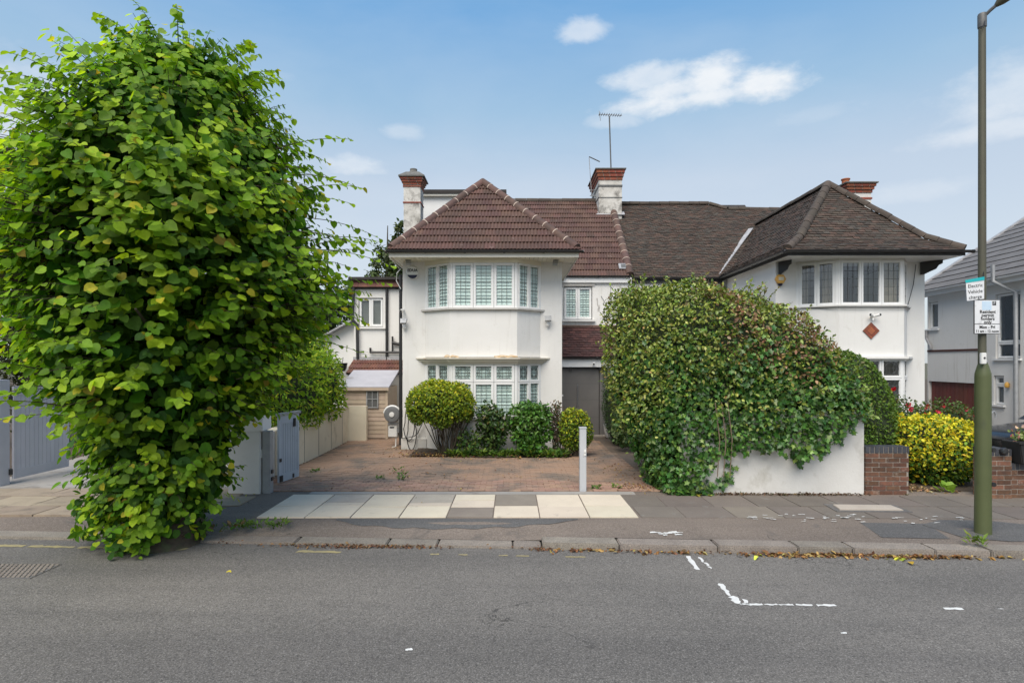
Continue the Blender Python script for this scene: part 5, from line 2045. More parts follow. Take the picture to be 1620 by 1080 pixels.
MB().box(3.0, 3.10, 20.86, 20.94, 8.42, 8.46).box(3.0, 3.10, 20.86, 20.94, 8.22, 8.26).box(2.86, 3.01, 20.88, 20.92, 8.23, 8.25).box(2.86, 3.01, 20.88, 20.92, 8.43, 8.45).build('bracket', M['grey_metal'], t)

# ================================================================== drive: shed, reel, boxes
t = thing('garden_shed', 'small tan timber shed with a grey felt roof at the end of the drive', 'shed', (-3.95, 16.0, 0))
sx0, sx1, sy = at(543, 650, 15.7).x, at(613, 650, 15.7).x, 15.7
z = .05
while z < 1.44:
    MB().slab([(sx0, sy - .012, z), (sx1, sy - .012, z), (sx1, sy, z + .115), (sx0, sy, z + .115)], .02).build('board', M['shed'], t)
    z += .118
MB().box(sx0, sx1, sy + .025, sy + 1.3, .02, 1.45).build('shed_wall', M['shed'], t)
MB().box(sx1 - .05, sx1 + .012, sy - .03, sy + .03, .02, 1.45).build('corner_post', M['shed'], t)
MB().slab([(sx0 - .08, sy - .1, 1.46), (sx1 + .06, sy - .1, 1.46), (sx1 + .06, sy + 1.3, 1.90), (sx0 - .08, sy + 1.3, 1.90)], .05).build('shed_roof', M['shed_roof'], t)
MB().box(sx0 - .07, sx1 + .05, sy - .105, sy - .085, 1.36, 1.44).build('roof_edge', M['shed'], t)
wa, wb = at(580, 645, sy), at(599, 617, sy)
sw = MB()
for bx in ((wa.x, wa.x + .03, wa.z, wb.z), (wb.x - .03, wb.x, wa.z, wb.z), (wa.x + .03, wb.x - .03, wa.z, wa.z + .03), (wa.x + .03, wb.x - .03, wb.z - .03, wb.z),
           ((wa.x + wb.x) / 2 - .01, (wa.x + wb.x) / 2 + .01, wa.z + .03, wb.z - .03)):
    sw.box(bx[0], bx[1], sy - .05, sy - .018, bx[2], bx[3])
sw.box(wa.x + .03, wb.x - .03, sy - .048, sy - .02, (wa.z + wb.z) / 2 - .01, (wa.z + wb.z) / 2 + .01)
sw = sw.build('window', M['grey_metal'], t)
MB().box(wa.x + .02, wb.x - .02, sy - .03, sy - .0175, wa.z + .02, wb.z - .02).build('pane', M['lead'], sw)

c = at(621, 655, 14.25)
t = thing('hose_reel', 'grey and dark round hose reel on the left corner of the white house', 'hose reel', (c.x, 14.25, c.z - .18))
MB().lathe([(.10, .06), (.17, .07), (.20, .03), (.205, -.05), (.19, -.085), (.13, -.10), (.07, -.09)], c, 26, 'Y').build('reel_case', M['reel'], t, smooth=True)
MB().lathe([(.065, -.08), (.062, -.115), (.03, -.12)], c, 18, 'Y').build('hub', M['white_plastic'], t, smooth=True)
ring = [(c.x + .205 * math.cos(a), 14.22, c.z + .205 * math.sin(a)) for a in [R(20 + 150 * i / 14) for i in range(15)]]
MB().tube(ring, .03, 8).build('cover', M['white_plastic'], t, smooth=True)
MB().box(c.x + .14, XL - .003, 14.2, 14.3, c.z - .06, c.z + .10).build('wall_bracket', M['black'], t)
c = at(621, 680, 14.3)
t = thing('meter_box', 'pale grey electrical box under the hose reel', 'meter box', (c.x, 14.3, c.z - .2))
MB().box(c.x - .10, c.x + .12, 14.25, 14.4, c.z - .17, c.z + .15).build('case', M['white_plastic'], t, bevel=.012)
MB().box(c.x - .06, c.x + .05, 14.24, 14.2499, c.z + .06, c.z + .09).build('slot', M['black'], t)
MB().box(c.x - .11, c.x + .13, 14.22, 14.41, c.z + .151, c.z + .18).build('lid', M['grey_metal'], t)
MB().box(c.x + .12, XL - .003, 14.3, 14.36, c.z - .05, c.z + .05).build('wall_bracket', M['grey_metal'], t)
MB().tube([(c.x + .08, 14.32, c.z - .17), (c.x + .08, 14.30, .02), (c.x + .02, 14.2, .02)], .018, 8).build('conduit', M['white_plastic'], t)
t = thing('garden_hose', 'black hose hanging in loops on the front corner of the white house', 'hose', at(650, 700, 13.93))
loops = []
for px_, top, bot, w_ in ((647, 640, 697, 9), (651, 650, 712, 8)):
    pts = []
    for i in range(19):
        a = 2 * pi * i / 18
        pts.append(at(px_ + w_ * math.cos(a) * (.7 if math.sin(a) > 0 else 1), (top + bot) / 2 - (bot - top) / 2 * math.sin(a), 13.93 + .02 * math.sin(a * 2)))
    MB().tube(pts, .011, 6).build('hose_loop', M['rubber'], t, smooth=True)
pts = [at(x, y, 13.93) for x, y in ((636, 693), (645, 692), (655, 690), (661, 685), (664, 678), (668, 670))]
MB().tube(pts, .011, 6).build('hose_end', M['rubber'], t, smooth=True)
MB().lathe([(.05, 0), (.05, -.09), (.07, -.09), (.07, -.1)], at(648, 645, 13.995), 12, 'Y').build('hanger', M['black'], t)

# cream boundary wall along the drive
t = thing('garden_wall', 'low cream rendered wall along the left side of the drive', 'wall', (-4.5, 13, 0))
b = MB()
b.slab([(-4.42, 10.62, -.05), (-4.42, 10.62, .86), (-4.42, 15.4, .93), (-4.42, 15.4, -.05)][::-1], .2)
b.box(-4.42, -3.93, 15.35, 15.5, -.05, .95)
b.build('wall', M['cream'], t)
for i in range(5):
    MB().box(-4.4199, -4.412, 11.2 + .9 * i, 11.21 + .9 * i, .02, .84).build('joint_line', M['brickmortar'], t)
MB().slab([(-4.40, 10.62, .875), (-4.40, 15.4, .945), (-4.64, 15.4, .945), (-4.64, 10.62, .875)], .03).build('coping', M['cream'], t)

# pillar and post between the drives
t = thing('gate_pillar', 'stained white rendered gate pillar beside the street tree', 'pillar', (-4.25, 9.35, 0))
b = MB().box(-4.62, -4.10, 9.25, 9.55, -.05, 1.02)
b.build('pillar_shaft', M['render_old'], t, bevel=.012)
MB().box(-4.62, -4.06, 9.25, 9.60, 1.02, 1.32).build('pillar_head', M['render'], t, bevel=.01)
MB().box(-4.62, -4.42, 9.56, 10.6, -.05, .86).build('return_wall', M['render_old'], t)
t = thing('gate_post', 'slim grey metal gate post beside the white pillar', 'post', (-4.02, 9.33, 0))
MB().box(-4.075, -3.95, 9.28, 9.42, -.03, 1.02).build('post', M['grey_metal'], t, bevel=.006)
MB().box(-4.10, -4.076, 9.29, 9.38, .58, .72).build('latch_keep', M['white_plastic'], t, bevel=.004)
for z in (.32, .20):
    MB().box(-3.949, -3.93, 9.32, 9.38, z, z + .06).build('hinge', M['black'], t)

# open gates
def gate(t, P, U, L, z0, z1, n_boards, m, top_m=None, rail=.10):
    Mx = frame_matrix(P, U)
    bw = (L - .12) / n_boards
    for i in range(n_boards):
        a = .06 + bw * i
        MB(Mx).box(a + .003, a + bw - .003, -.018, -.002, z0 + rail * .9, z1 - rail * .9).build('board', M[m], t, bevel=.002)
    for (a, b, c, d, nm) in ((0, .06, z0, z1, 'stile'), (L - .06, L, z0, z1, 'stile'), (.06, L - .06, z0, z0 + rail, 'rail'), (.06, L - .06, z1 - rail, z1, 'rail')):
        MB(Mx).box(a, b, -.03, .006, c, d).build(nm, M[m], t, bevel=.003)
    if top_m:
        MB(Mx).box(-.02, L + .03, -.05, .03, z1, z1 + .05).build('capping', M[top_m], t, bevel=.006)
    return Mx


gp0, gp1 = Vector((-4.02, 9.72)), Vector((-3.93, 10.55))
t = thing('drive_gate', 'pale blue grey boarded gate folded open beside the white pillar', 'gate', (-3.98, 9.75, 0))
gA = Vector((-4.03, 9.80)); gB = Vector((-3.90, 10.50))
gA, gB = at(441, 768, 9.9), at(473, 757, 10.5)
gx = gate(t, (gA.x, gA.y, 0), (gB.x - gA.x, gB.y - gA.y, 0), (Vector((gB.x, gB.y)) - Vector((gA.x, gA.y))).length, .04, 1.20, 7, 'gate', 'grey_metal', .14)
MB(gx).box(.01, .10, .007, .02, .05, .16).build('hinge', M['black'], t)
MB(gx).box(.01, .06, .007, .02, .40, .46).build('hinge', M['black'], t)
MB(gx).box(.42, .47, .007, .03, .98, 1.13).build('bolt', M['black'], t)
MB(gx).box(.40, .43, .007, .025, .06, .13).build('bolt', M['black'], t)
t = thing('drive_gate', 'tall lilac grey boarded gate standing open at the left edge', 'gate', (-8.8, 10.4, 0))
gate(t, (-8.72, 9.95, 0), (.02, 1.22, 0), 1.22, .10, 1.72, 12, 'gate_left', None, .16)
t = thing('gate_post', 'lilac grey timber gate post at the left edge', 'post', (-8.85, 9.85, 0))
MB().box(-9.1, -8.76, 9.72, 9.93, -.03, 1.84).build('post', M['gate_left'], t, bevel=.008)
MB().box(-8.80, -8.73, 9.90, 9.99, .18, .28).build('hinge', M['black'], t)
MB().box(-8.80, -8.73, 9.90, 9.99, 1.45, 1.55).build('hinge', M['black'], t)

# parking post
t = thing('parking_post', 'square flaking pale grey post standing at the front of the drive', 'post', (1.17, 9.46, 0))
MB().box(1.12, 1.23, 9.40, 9.51, -.03, 1.05).build('post', M['bollard'], t, bevel=.006)
MB().box(1.114, 1.236, 9.394, 9.516, 1.05, 1.065).build('cap', M['bollard'], t)
MB().box(1.19, 1.225, 9.385, 9.3999, .60, .70).build('lock_box', M['white_plastic'], t, bevel=.004)
MB().lathe([(.010, 0), (.010, .006)], (1.205, 9.378, .65), 10, 'Y').build('lock', M['steel'], t)

# plant pot by the door
c = at(966, 690, 16.0)
t = thing('plant_pot', 'pale grey plant pot by the right side of the grey door', 'pot', (c.x, 16.0, 0))
MB().lathe([(.11, 0.012), (.15, .06), (.19, .24), (.20, .36), (.205, .38), (.185, .38), (.18, .34)], (c.x, 16.0, 0), 20).build('pot', M['white_plastic'], t, smooth=True)
MB().lathe([(.18, .33), (.01, .335)], (c.x, 16.0, 0), 16).build('soil', M['soil'], t)

# white front wall under the ivy
t = thing('front_wall', 'stained white rendered front wall half covered by ivy', 'wall', (4.2, 9.4, 0))
b = MB()
b.slab([(2.78, 9.325, -.05), (5.71, 9.22, -.05), (5.71, 9.22, 1.33), (2.78, 9.325, 1.33)], .22)
b.build('wall', M['render_old'], t, bevel=.01)


# brick walls, every brick laid
def brick_run(t, P, U, L, courses, cap=True, thick=.215, seed=3):
    rnd = random.Random(seed)
    Mx = frame_matrix(P, U)
    hB, j = .065, .010
    H = courses * (hB + j)
    MB(Mx).box(.004, L - .004, -thick + .004, -.007, -.05, H - .002).build('mortar_bed', M['brickmortar'], t)
    for r_ in range(courses):
        x = -.1125 if r_ % 2 else 0
        while x < L - .02:
            a, b = max(x, 0), min(x + .215, L)
            if b - a > .03:
                o = rnd.uniform(-.003, .004)
                MB(Mx).box(a, b, -thick, o, r_ * (hB + j), r_ * (hB + j) + hB).build('brick', M['brick'], t, bevel=.004)
            x += .225
    if cap:
        x = 0
        MB(Mx).box(.003, L - .003, -thick + .003, -.005, H - .0019, H + .098).build('mortar_bed', M['brickmortar'], t)
        while x < L - .02:
            b = min(x + .065, L)
            MB(Mx).box(x, b, -thick - .004, rnd.uniform(0, .006), H, H + .1025).build('brick', M['brick_blue'], t, bevel=.004)
            x += .0745
    return H


t = thing('brick_wall', 'short brown brick wall with a blue brick top joined to the white wall', 'wall', (6.06, 9.2, 0))
brick_run(t, (5.72, 9.20, 0), (1, 0, 0), .70, 9, seed=5)
t = thing('brick_pier', 'brown brick pier with blue brick top right of the lamp column', 'pier', (7.7, 8.9, 0))
brick_run(t, (7.50, 8.92, 0), (1, 0, 0), .34, 9, thick=.34, seed=8)
t = thing('brick_wall', 'lower brown brick wall under the black planter at the right edge', 'wall', (8.6, 8.95, 0))
brick_run(t, (7.85, 8.95, 0), (1, 0, 0), 1.8, 6, seed=9)
t = thing('round_fitting', 'round black lamp fixed on the top of the brick pier', 'lamp', (7.65, 8.88, .60))
MB().lathe([(.055, .0), (.06, -.04), (.045, -.065), (.015, -.07)], at(1586, 713, 8.915), 20, 'Y').build('case', M['black'], t, smooth=True)
MB().lathe([(.03, 0), (.03, -.02)], at(1587, 714, 8.85), 12, 'Y').build('lens', M['glass'], t)
# planter
t = thing('planter', 'black plastic planter with pink and pale green flowers on the low brick wall', 'planter', (8.35, 9.0, .56))
b = MB()
vs = []
for z, e in ((.56, 0), (.90, .07)):
    for x, y in ((7.90 - e, 8.80 - e * .4), (9.4 + e, 8.80 - e * .4), (9.4 + e, 9.1 + e * .4), (7.90 - e, 9.1 + e * .4)):
        vs.append((x, y, z))
b.add(vs, [(3, 2, 1, 0), (0, 1, 5, 4), (1, 2, 6, 5), (2, 3, 7, 6), (3, 0, 4, 7), (4, 5, 6, 7)])
b.build('trough', M['rubber'], t, bevel=.012)
MB().box(7.81, 9.49, 8.755, 8.775, .88, .92).build('rim', M['rubber'], t)
fol = lambda *a, **k: foliage(*a, **k)
foliage('leaves', ellipsoid((8.6, 8.95, 1.0), (.74, .18, .19)), 1100, .055, 'oval', [(.12, .20, .05), (.22, .30, .09), (.30, .34, .14)], [4, 4, 2], M['leaf_thin'], t, depth=.15, bumpy=.06, bscale=9)
P_, N_, _ = sample_surface(ellipsoid((8.25, 8.9, 1.0), (.45, .17, .14)), 60)
leaf_mesh('flower', P_, N_ + rng.standard_normal((60, 3)) * .4, rng.standard_normal((60, 3)), .05 + .02 * rng.random(60), 'rose', palette(60, [(.55, .13, .13), (.62, .25, .22), (.7, .42, .36)], [3, 2, 1]), M['flower'], t, kind='stuff')

# ================================================================== lamp column with its signs
lx, ly = at(1555, 842, 7.17).x, 7.17
t = thing('street_lamp', 'olive green steel street lamp column carrying parking signs', 'street lamp', (lx, ly, -.02))
MB().lathe([(.096, -.04), (.091, 0), (.087, .5), (.086, 1.96), (.084, 2.0), (.062, 2.09), (.050, 2.13), (.045, 2.14)], (lx, ly, 0), 28).build('column_base', M['lamp_green'], t, smooth=True)
sh = MB()
ztop_ = at(1552, 24, ly).z
sh.lathe([(.044, 2.12), (.043, 3.2), (.041, 5.0), (.039, ztop_)], (lx - .01, ly, 0), 20)
sh.build('column_shaft', M['lamp_shaft'], t, smooth=True)
MB().lathe([(.046, ztop_ - .16), (.048, ztop_ - .15), (.048, ztop_), (.042, ztop_ + .015)], (lx - .01, ly, 0), 20).build('column_cap', M['lead'], t, smooth=True)
MB().slab([(lx + .040, ly - .082, .40), (lx + .089, ly - .028, .40), (lx + .089, ly - .028, 1.16), (lx + .040, ly - .082, 1.16)], .02).build('access_door', M['lamp_green'], t)
for zz_, sgn in ((1.05, 1), (.62, 1)):
    MB().lathe([(.028, 0), (.028, -.02)], (lx + .072, ly - .066, zz_), 12, 'Y').build('door_lock', M['black'], t)
a0, a1 = at(1556, 27, ly), at(1578, 7, ly - .1)
MB().tube([a0, a0.lerp(a1, .5) + Vector((0, 0, .005)), a1], .022, 8).build('bracket_arm', M['lead'], t, smooth=True)
d_ = (a1 - a0).normalized()
hd = MB()
pts = [a1 + d_ * s for s in (-.02, .04, .10, .25, .45, .56)]
hd.tube(pts, [.025, .055, .07, .085, .07, .02], 14)
hd.build('lantern', M['lamp_shaft'], t, smooth=True)
MB().tube([at(1558, 30, ly - .03), at(1557, 40, ly - .06), at(1552, 45, ly - .06)], .008, 6).build('cable', M['black'], t)
MB().tube([at(1556, 430, ly - .055), at(1556, 470, ly - .056)], .006, 5).build('cable_tie', M['black'], t)
# parking sign
zc0, zc1 = 528, 474
s0, s1 = at(1541, 528, ly - .075), at(1582, 474, ly - .075)
t = thing('parking_sign', 'grey white resident permit sign with weathered face on the lamp column', 'sign', (lx, ly - .075, s0.z))
zsp = at(1560, 512.5, ly - .075).z
ys = ly - .075
MB().box(s0.x, s1.x, ys, ys + .012, s0.z, s1.z).build('plate', M['ink'], t, bevel=.003)
MB().box(s0.x + .007, s1.x - .007, ys - .003, ys - .0001, s0.z + .007, zsp - .004).build('hours_panel', M['sign_white'], t)
MB().box(s0.x + .007, s1.x - .007, ys - .003, ys - .0001, zsp + .004, s1.z - .007).build('permit_panel', M['sign_white'], t)
W_ = s1.x - s0.x
MB().box(s0.x + W_ * .30, s0.x + W_ * .66, ys - .0045, ys - .0031, s1.z - .13, s1.z - .02).build('blue_print', M['sign_blue'], t)
MB().box(s0.x + W_ * .70, s0.x + W_ * .84, ys - .0045, ys - .0031, s1.z - .07, s1.z - .02).build('black_square', M['ink'], t)
text_obj('P', .045, face_south((s0.x + W_ * .77, ys - .0056, s1.z - .045)), M['sign_white'], t)
cx_ = (s0.x + s1.x) / 2
for txt, py in (('Resident', 486 + 6), ('permit', 497.5), ('holders', 503), ('only', 508.5)):
    pass
for i, txt in enumerate(('Resident', 'permit', 'holders', 'only')):
    z = at(1560, 493.3 + 5.45 * i, ys).z
    text_obj(txt, .057, face_south((cx_ + .005, ys - .0045, z)), M['ink'], t, bold=.0012)
text_obj('Mon - Fri', .052, face_south((cx_, ys - .0045, at(1560, 517.5, ys).z)), M['ink'], t, bold=.0015)
text_obj('11 am - 12 noon', .043, face_south((cx_, ys - .0045, at(1560, 523.8, ys).z)), M['ink'], t, bold=.0012)
MB().box(cx_ - .04, cx_ + .02, ys + .0121, ly + .02, (s0.z + s1.z) / 2 - .015, (s0.z + s1.z) / 2 + .015).build('clip', M['grey_metal'], t)
# charging sign: bent paper-like plate
t = thing('charging_sign', 'white card sign with teal top band on the lamp column above the parking sign', 'sign', (lx - .06, ly - .09, at(1541, 474, ly).z))
ye = ly - .085
q = [at(1530, 476, ye), at(1557, 472.5, ye), at(1557, 440, ye), at(1528, 444, ye)]
MB().slab(q, .006).build('card', M['sign_white'], t)
MB().slab([at(1528, 447.5, ye - .004), at(1557.4, 443, ye - .004), at(1557.4, 437.5, ye - .004), at(1527, 443, ye - .004)], .004).build('teal_band', M['sign_teal'], t)
sl = R(6)
for txt, px, py in (('Electric', 1543, 452), ('Vehicle', 1543, 461.2), ('charge', 1543, 470)):
    text_obj(txt, .062, Matrix.Translation(at(px, py, ye - .0015)) @ Matrix.Rotation(R(90), 4, 'X') @ Matrix.Rotation(sl, 4, 'Z'), M['ink'], t)
# small white box at the collar
c = at(1556, 566, ly - .09)
t = thing('sensor_box', 'small white box strapped on the lamp column just above its wide base', 'box', (c.x, ly - .09, c.z - .07))
MB().box(c.x - .03, c.x + .034, ly - .10, ly - .062, c.z - .075, c.z + .065).build('case', M['white_plastic'], t, bevel=.006)
MB().lathe([(.012, 0), (.012, -.006)], (c.x + .004, ly - .1, c.z), 12, 'Y').build('sensor', M['ink'], t)
MB().tube([(c.x + .03, ly - .06, c.z - .04), (c.x + .075, ly - .05, c.z - .05)], .016, 8).build('bracket', M['grey_metal'], t)

# ================================================================== parked black car (only its nose shows)
t = thing('parked_car', 'black car parked behind the planter with only its bonnet in view', 'car', (11.2, 11.4, 0))
cx0, cyc = 9.5, 11.35
secs = [  # x from nose, half width, z bottom, z belt(hood/shoulder), crown z
    (0.0, .62, .28, .62, .64), (.10, .74, .22, .68, .72), (.35, .82, .20, .75, .79), (.8, .86, .20, .80, .85), (1.15, .87, .20, .85, .90),
    (2.2, .88, .20, .92, .96), (3.4, .87, .20, .93, .97), (3.9, .82, .24, .92, .96), (4.05, .72, .30, .80, .84)]
b = MB()
ring = []
for (x, hw, zb, zs, zc) in secs:
    ring.append([(cx0 + x, cyc - hw * .94, zb), (cx0 + x, cyc - hw, zb + .18), (cx0 + x, cyc - hw, zs - .12), (cx0 + x, cyc - hw * .9, zs), (cx0 + x, cyc - hw * .5, zc), (cx0 + x, cyc + hw * .5, zc),
                 (cx0 + x, cyc + hw * .9, zs), (cx0 + x, cyc + hw, zs - .12), (cx0 + x, cyc + hw, zb + .18), (cx0 + x, cyc + hw * .94, zb)])
vs = [p for r_ in ring for p in r_]
m_ = 10
fs = [(i * m_ + k, i * m_ + (k + 1) % m_, (i + 1) * m_ + (k + 1) % m_, (i + 1) * m_ + k) for i in range(len(secs) - 1) for k in range(m_)]
fs += [tuple(range(m_)), tuple(range((len(secs) - 1) * m_, len(secs) * m_))]
b.add(vs, fs)
b.build('body', M['carpaint'], t, smooth=True)
gsec = [(1.30, .80, .93), (1.95, .66, 1.38), (2.9, .66, 1.42), (3.75, .76, .97)]
b = MB()
vs = []
for i, (x, hw, zt_) in enumerate(gsec):
    vs += [(cx0 + x, cyc - hw, zt_), (cx0 + x, cyc + hw, zt_)]
b.add(vs, [(0, 1, 3, 2), (4, 5, 7, 6), (0, 2, 4, 6), (1, 7, 5, 3)])
b.build('glazing', M['black'], t)
MB().slab([(cx0 + 1.92, cyc - .66, 1.385), (cx0 + 2.95, cyc - .66, 1.425), (cx0 + 2.95, cyc + .66, 1.425), (cx0 + 1.92, cyc + .66, 1.385)], .04).build('roof', M['carpaint'], t)
for wx_ in (.75, 3.25):
    for s in (-1, 1):
        w_ = MB().lathe([(.20, -.10), (.29, -.10), (.31, -.06), (.31, .06), (.29, .10), (.20, .10)], (cx0 + wx_, cyc + s * .80, .31), 24, 'Y').build('wheel', M['rubber'], t, smooth=True)
        MB().lathe([(.20, -.08), (.20, .08)], (cx0 + wx_, cyc + s * .805, .31), 20, 'Y').build('rim', M['grey_metal'], w_)
for s in (-1, 1):
    MB().slab([(cx0 + .05, cyc + s * .42, .56), (cx0 + .02, cyc + s * .64, .56), (cx0 + .14, cyc + s * .70, .68), (cx0 + .12, cyc + s * .45, .68)], .03).build('headlight', M['white_plastic'], t)
    MB().tube([(cx0 + 1.75, cyc + s * .80, .96), (cx0 + 1.75, cyc + s * .98, 1.0)], [.05, .08], 10).build('wing_mirror', M['carpaint'], t)
# grey hooped pipe seen just behind the bonnet
c = at(1581, 664, 12.2)
t = thing('hoop_pipe', 'small grey hooped pipe end standing behind the black car', 'pipe', (c.x, 12.35, 0))
MB().tube([(c.x - .05, 12.35, 0), (c.x - .05, 12.35, 1.0), (c.x - .03, 12.35, 1.06), (c.x + .02, 12.35, 1.07), (c.x + .05, 12.35, 1.02), (c.x + .05, 12.35, .94)], .018, 8).build('pipe', M['grey_metal'], t, smooth=True)
# pot hanging on the sloping wall at the left
c = at(543, 580, 18.0)
t = thing('hanging_pot', 'small dark pot on the white wall above the shed', 'pot', (c.x, 17.9, c.z - .15))
MB().lathe([(.08, -.14), (.13, -.05), (.16, .10), (.17, .12), (.15, .12)], (c.x, 17.9, c.z), 16).build('pot', M['black'], t, smooth=True)
MB().tube([(c.x, 17.9, c.z + .1), (c.x, 17.99, c.z + .3)], .012, 6).build('hook', M['black'], t)

# ================================================================== street tree
TX, TY = -4.30, 7.12
PROF = np.array([  # z, centre shift x, half width x
    (0.02, -.10, .62), (.35, -.12, .85), (.8, -.02, .98), (1.3, -.02, 1.12), (1.93, .0, 1.62), (2.4, .04, 1.88), (3.2, .14, 2.30), (4.2, .14, 2.10), (4.85, .08, 1.70), (5.3, .10, 1.26),
    (5.65, .17, .90), (5.9, .22, .62), (6.08, .28, .25)])


def crown_r(z):
    return np.interp(z, PROF[:, 0], PROF[:, 2])


def crown_c(z):
    return TX + np.interp(z, PROF[:, 0], PROF[:, 1])


tree = thing('street_tree', 'bushy lime tree with leafy shoots down to the kerb, left of the drive', 'tree', (TX, TY, -.05))
tp = [(TX - .02, TY, -.1), (TX - .02, TY, .25), (TX + .02, TY + .02, .8), (TX, TY, 1.6), (TX + .04, TY, 2.6), (TX, TY + .05, 3.6), (TX - .03, TY, 4.5), (TX, TY, 5.3), (TX + .1, TY, 5.9)]
MB().tube(tp, [.46, .36, .29, .26, .23, .17, .11, .06, .02], 14).build('trunk', M['bark'], tree, smooth=True)
# swollen base
P_, N_, G_ = sample_surface(ellipsoid((TX, TY + .02, .02), (.40, .32, .30)), 10, 30, 20)
grid_obj('root_swelling', G_, M['bark'], tree, 0, .06)
lm = MB()
for i in range(26):
    z0 = random.uniform(.6, 4.8)
    a = random.uniform(0, 2 * pi)
    rr = float(crown_r(z0 + .5)) * random.uniform(.55, .8)
    p0 = Vector((TX, TY, z0))
    p2 = Vector((float(crown_c(z0)) + rr * math.cos(a), TY + rr * math.sin(a), z0 + random.uniform(.3, .9)))
    p1 = p0.lerp(p2, .5) + Vector((0, 0, .12))
    lm.tube([p0, p1, p2], [.05, .03, .012], 6)
lm.build('limbs', M['bark'], tree)

# leafy shoots
NS = 3200
zs = rng.random(NS * 4) * 6.0
phi = rng.random(NS * 4) * 2 * pi
def crown_lump(z, a):
    """tufts and hollows of the crown"""
    q = np.stack([np.cos(a) * 1.6, np.sin(a) * 1.6, z], 1)
    return clump_noise(q, 1.9, 31)
lump = crown_lump(zs, phi)
keep = rng.random(NS * 4) < (crown_r(zs) / 2.0) * np.clip(.62 + .75 * lump, .12, 1)
keep &= ~((zs < .55) & (np.cos(phi) > .35) & (rng.random(NS * 4) < .75))       # the stem shows on the right at the foot
zs, phi, lump = zs[keep][:NS], phi[keep][:NS], lump[keep][:NS]
NS = len(zs)
tipf = 0.76 + 0.16 * rng.random(NS) + .17 * lump
strag = rng.random(NS) < .07
tipf[strag] += .06 + .10 * rng.random(strag.sum())
sh_v = []
P_l, T_l, N_l, S_l, C_l = [], [], [], [], []
tw = MB()
dark = np.array((.036, .105, .013)); mid = np.array((.095, .225, .018)); lite = np.array((.34, .48, .028)); yel = np.array((.46, .42, .035)); blue = np.array((.05, .13, .035))
for i in range(NS):
    z, a = zs[i], phi[i]
    R_ = float(crown_r(z)) * tipf[i]
    top = max(0, (z - 4.2) / 2.2)
    o = np.array([math.cos(a), math.sin(a), 0])
    base = np.array([float(crown_c(z)), TY, z]) + o * R_ * random.uniform(.30, .5) + np.array([0, 0, -.25 - .2 * top])
    droop = random.uniform(.05, .45) * (1 - .6 * top)
    tip = np.array([float(crown_c(z)), TY, z]) + o * R_ + np.array([0, 0, .15 + .2 * top - droop])
    if strag[i] and top > .1:
        tip += np.array([0, 0, .12])
    ctl = (base + tip) / 2 + np.array([0, 0, .22])
    n_ = random.randint(6, 10) + (4 if strag[i] else 0)
    side = np.array([-math.sin(a), math.cos(a), 0])
    young = random.random()
    shoot = random.choice((dark, dark, mid, mid, mid, lite, blue))
    L_ = np.linalg.norm(tip - base)
    for k in range(n_):
        s = .22 + .80 * (k + random.random() * .6) / n_
        s = min(s, 1.02)
        p = (1 - s) ** 2 * base + 2 * s * (1 - s) * ctl + s * s * tip
        sg = 1 if k % 2 else -1
        t_ = o * .55 + side * sg * .75 + np.array([0, 0, -.55]) + rng.standard_normal(3) * .28
        if s > .97:
            t_ = o + np.array([0, 0, -.4])
        nn = o * .75 + np.array([0, 0, .75]) + rng.standard_normal(3) * .32
        sz = random.choice((.075, .095, .11, .125, .14, .165)) * random.uniform(.78, 1.0) * (1 - .35 * max(0, s - .7) / .3) * (1 - .25 * top)
        if z < .9:
            sz *= .82
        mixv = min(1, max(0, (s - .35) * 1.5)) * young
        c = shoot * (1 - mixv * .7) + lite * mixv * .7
        if s > .85 and random.random() < .06:
            c = yel * random.uniform(.6, 1)
        if random.random() < .006:
            c = np.array((.36, .26, .05))
        c = c * (1 + (.55 * max(0, -o[0]) + .35 * top) * (s > .4))       # light through the left side and top, painted into the leaf colour
        P_l.append(p + t_ / np.linalg.norm(t_) * .02); T_l.append(t_); N_l.append(nn); S_l.append(sz)
        C_l.append(c * random.uniform(.8, 1.25))
    if i % 2 == 0:
        tw.tube([(1 - s) ** 2 * base + 2 * s * (1 - s) * ctl + s * s * tip for s in (0, .25, .5, .75, .97)], [.007, .006, .005, .004, .0025], 4, cap=False)
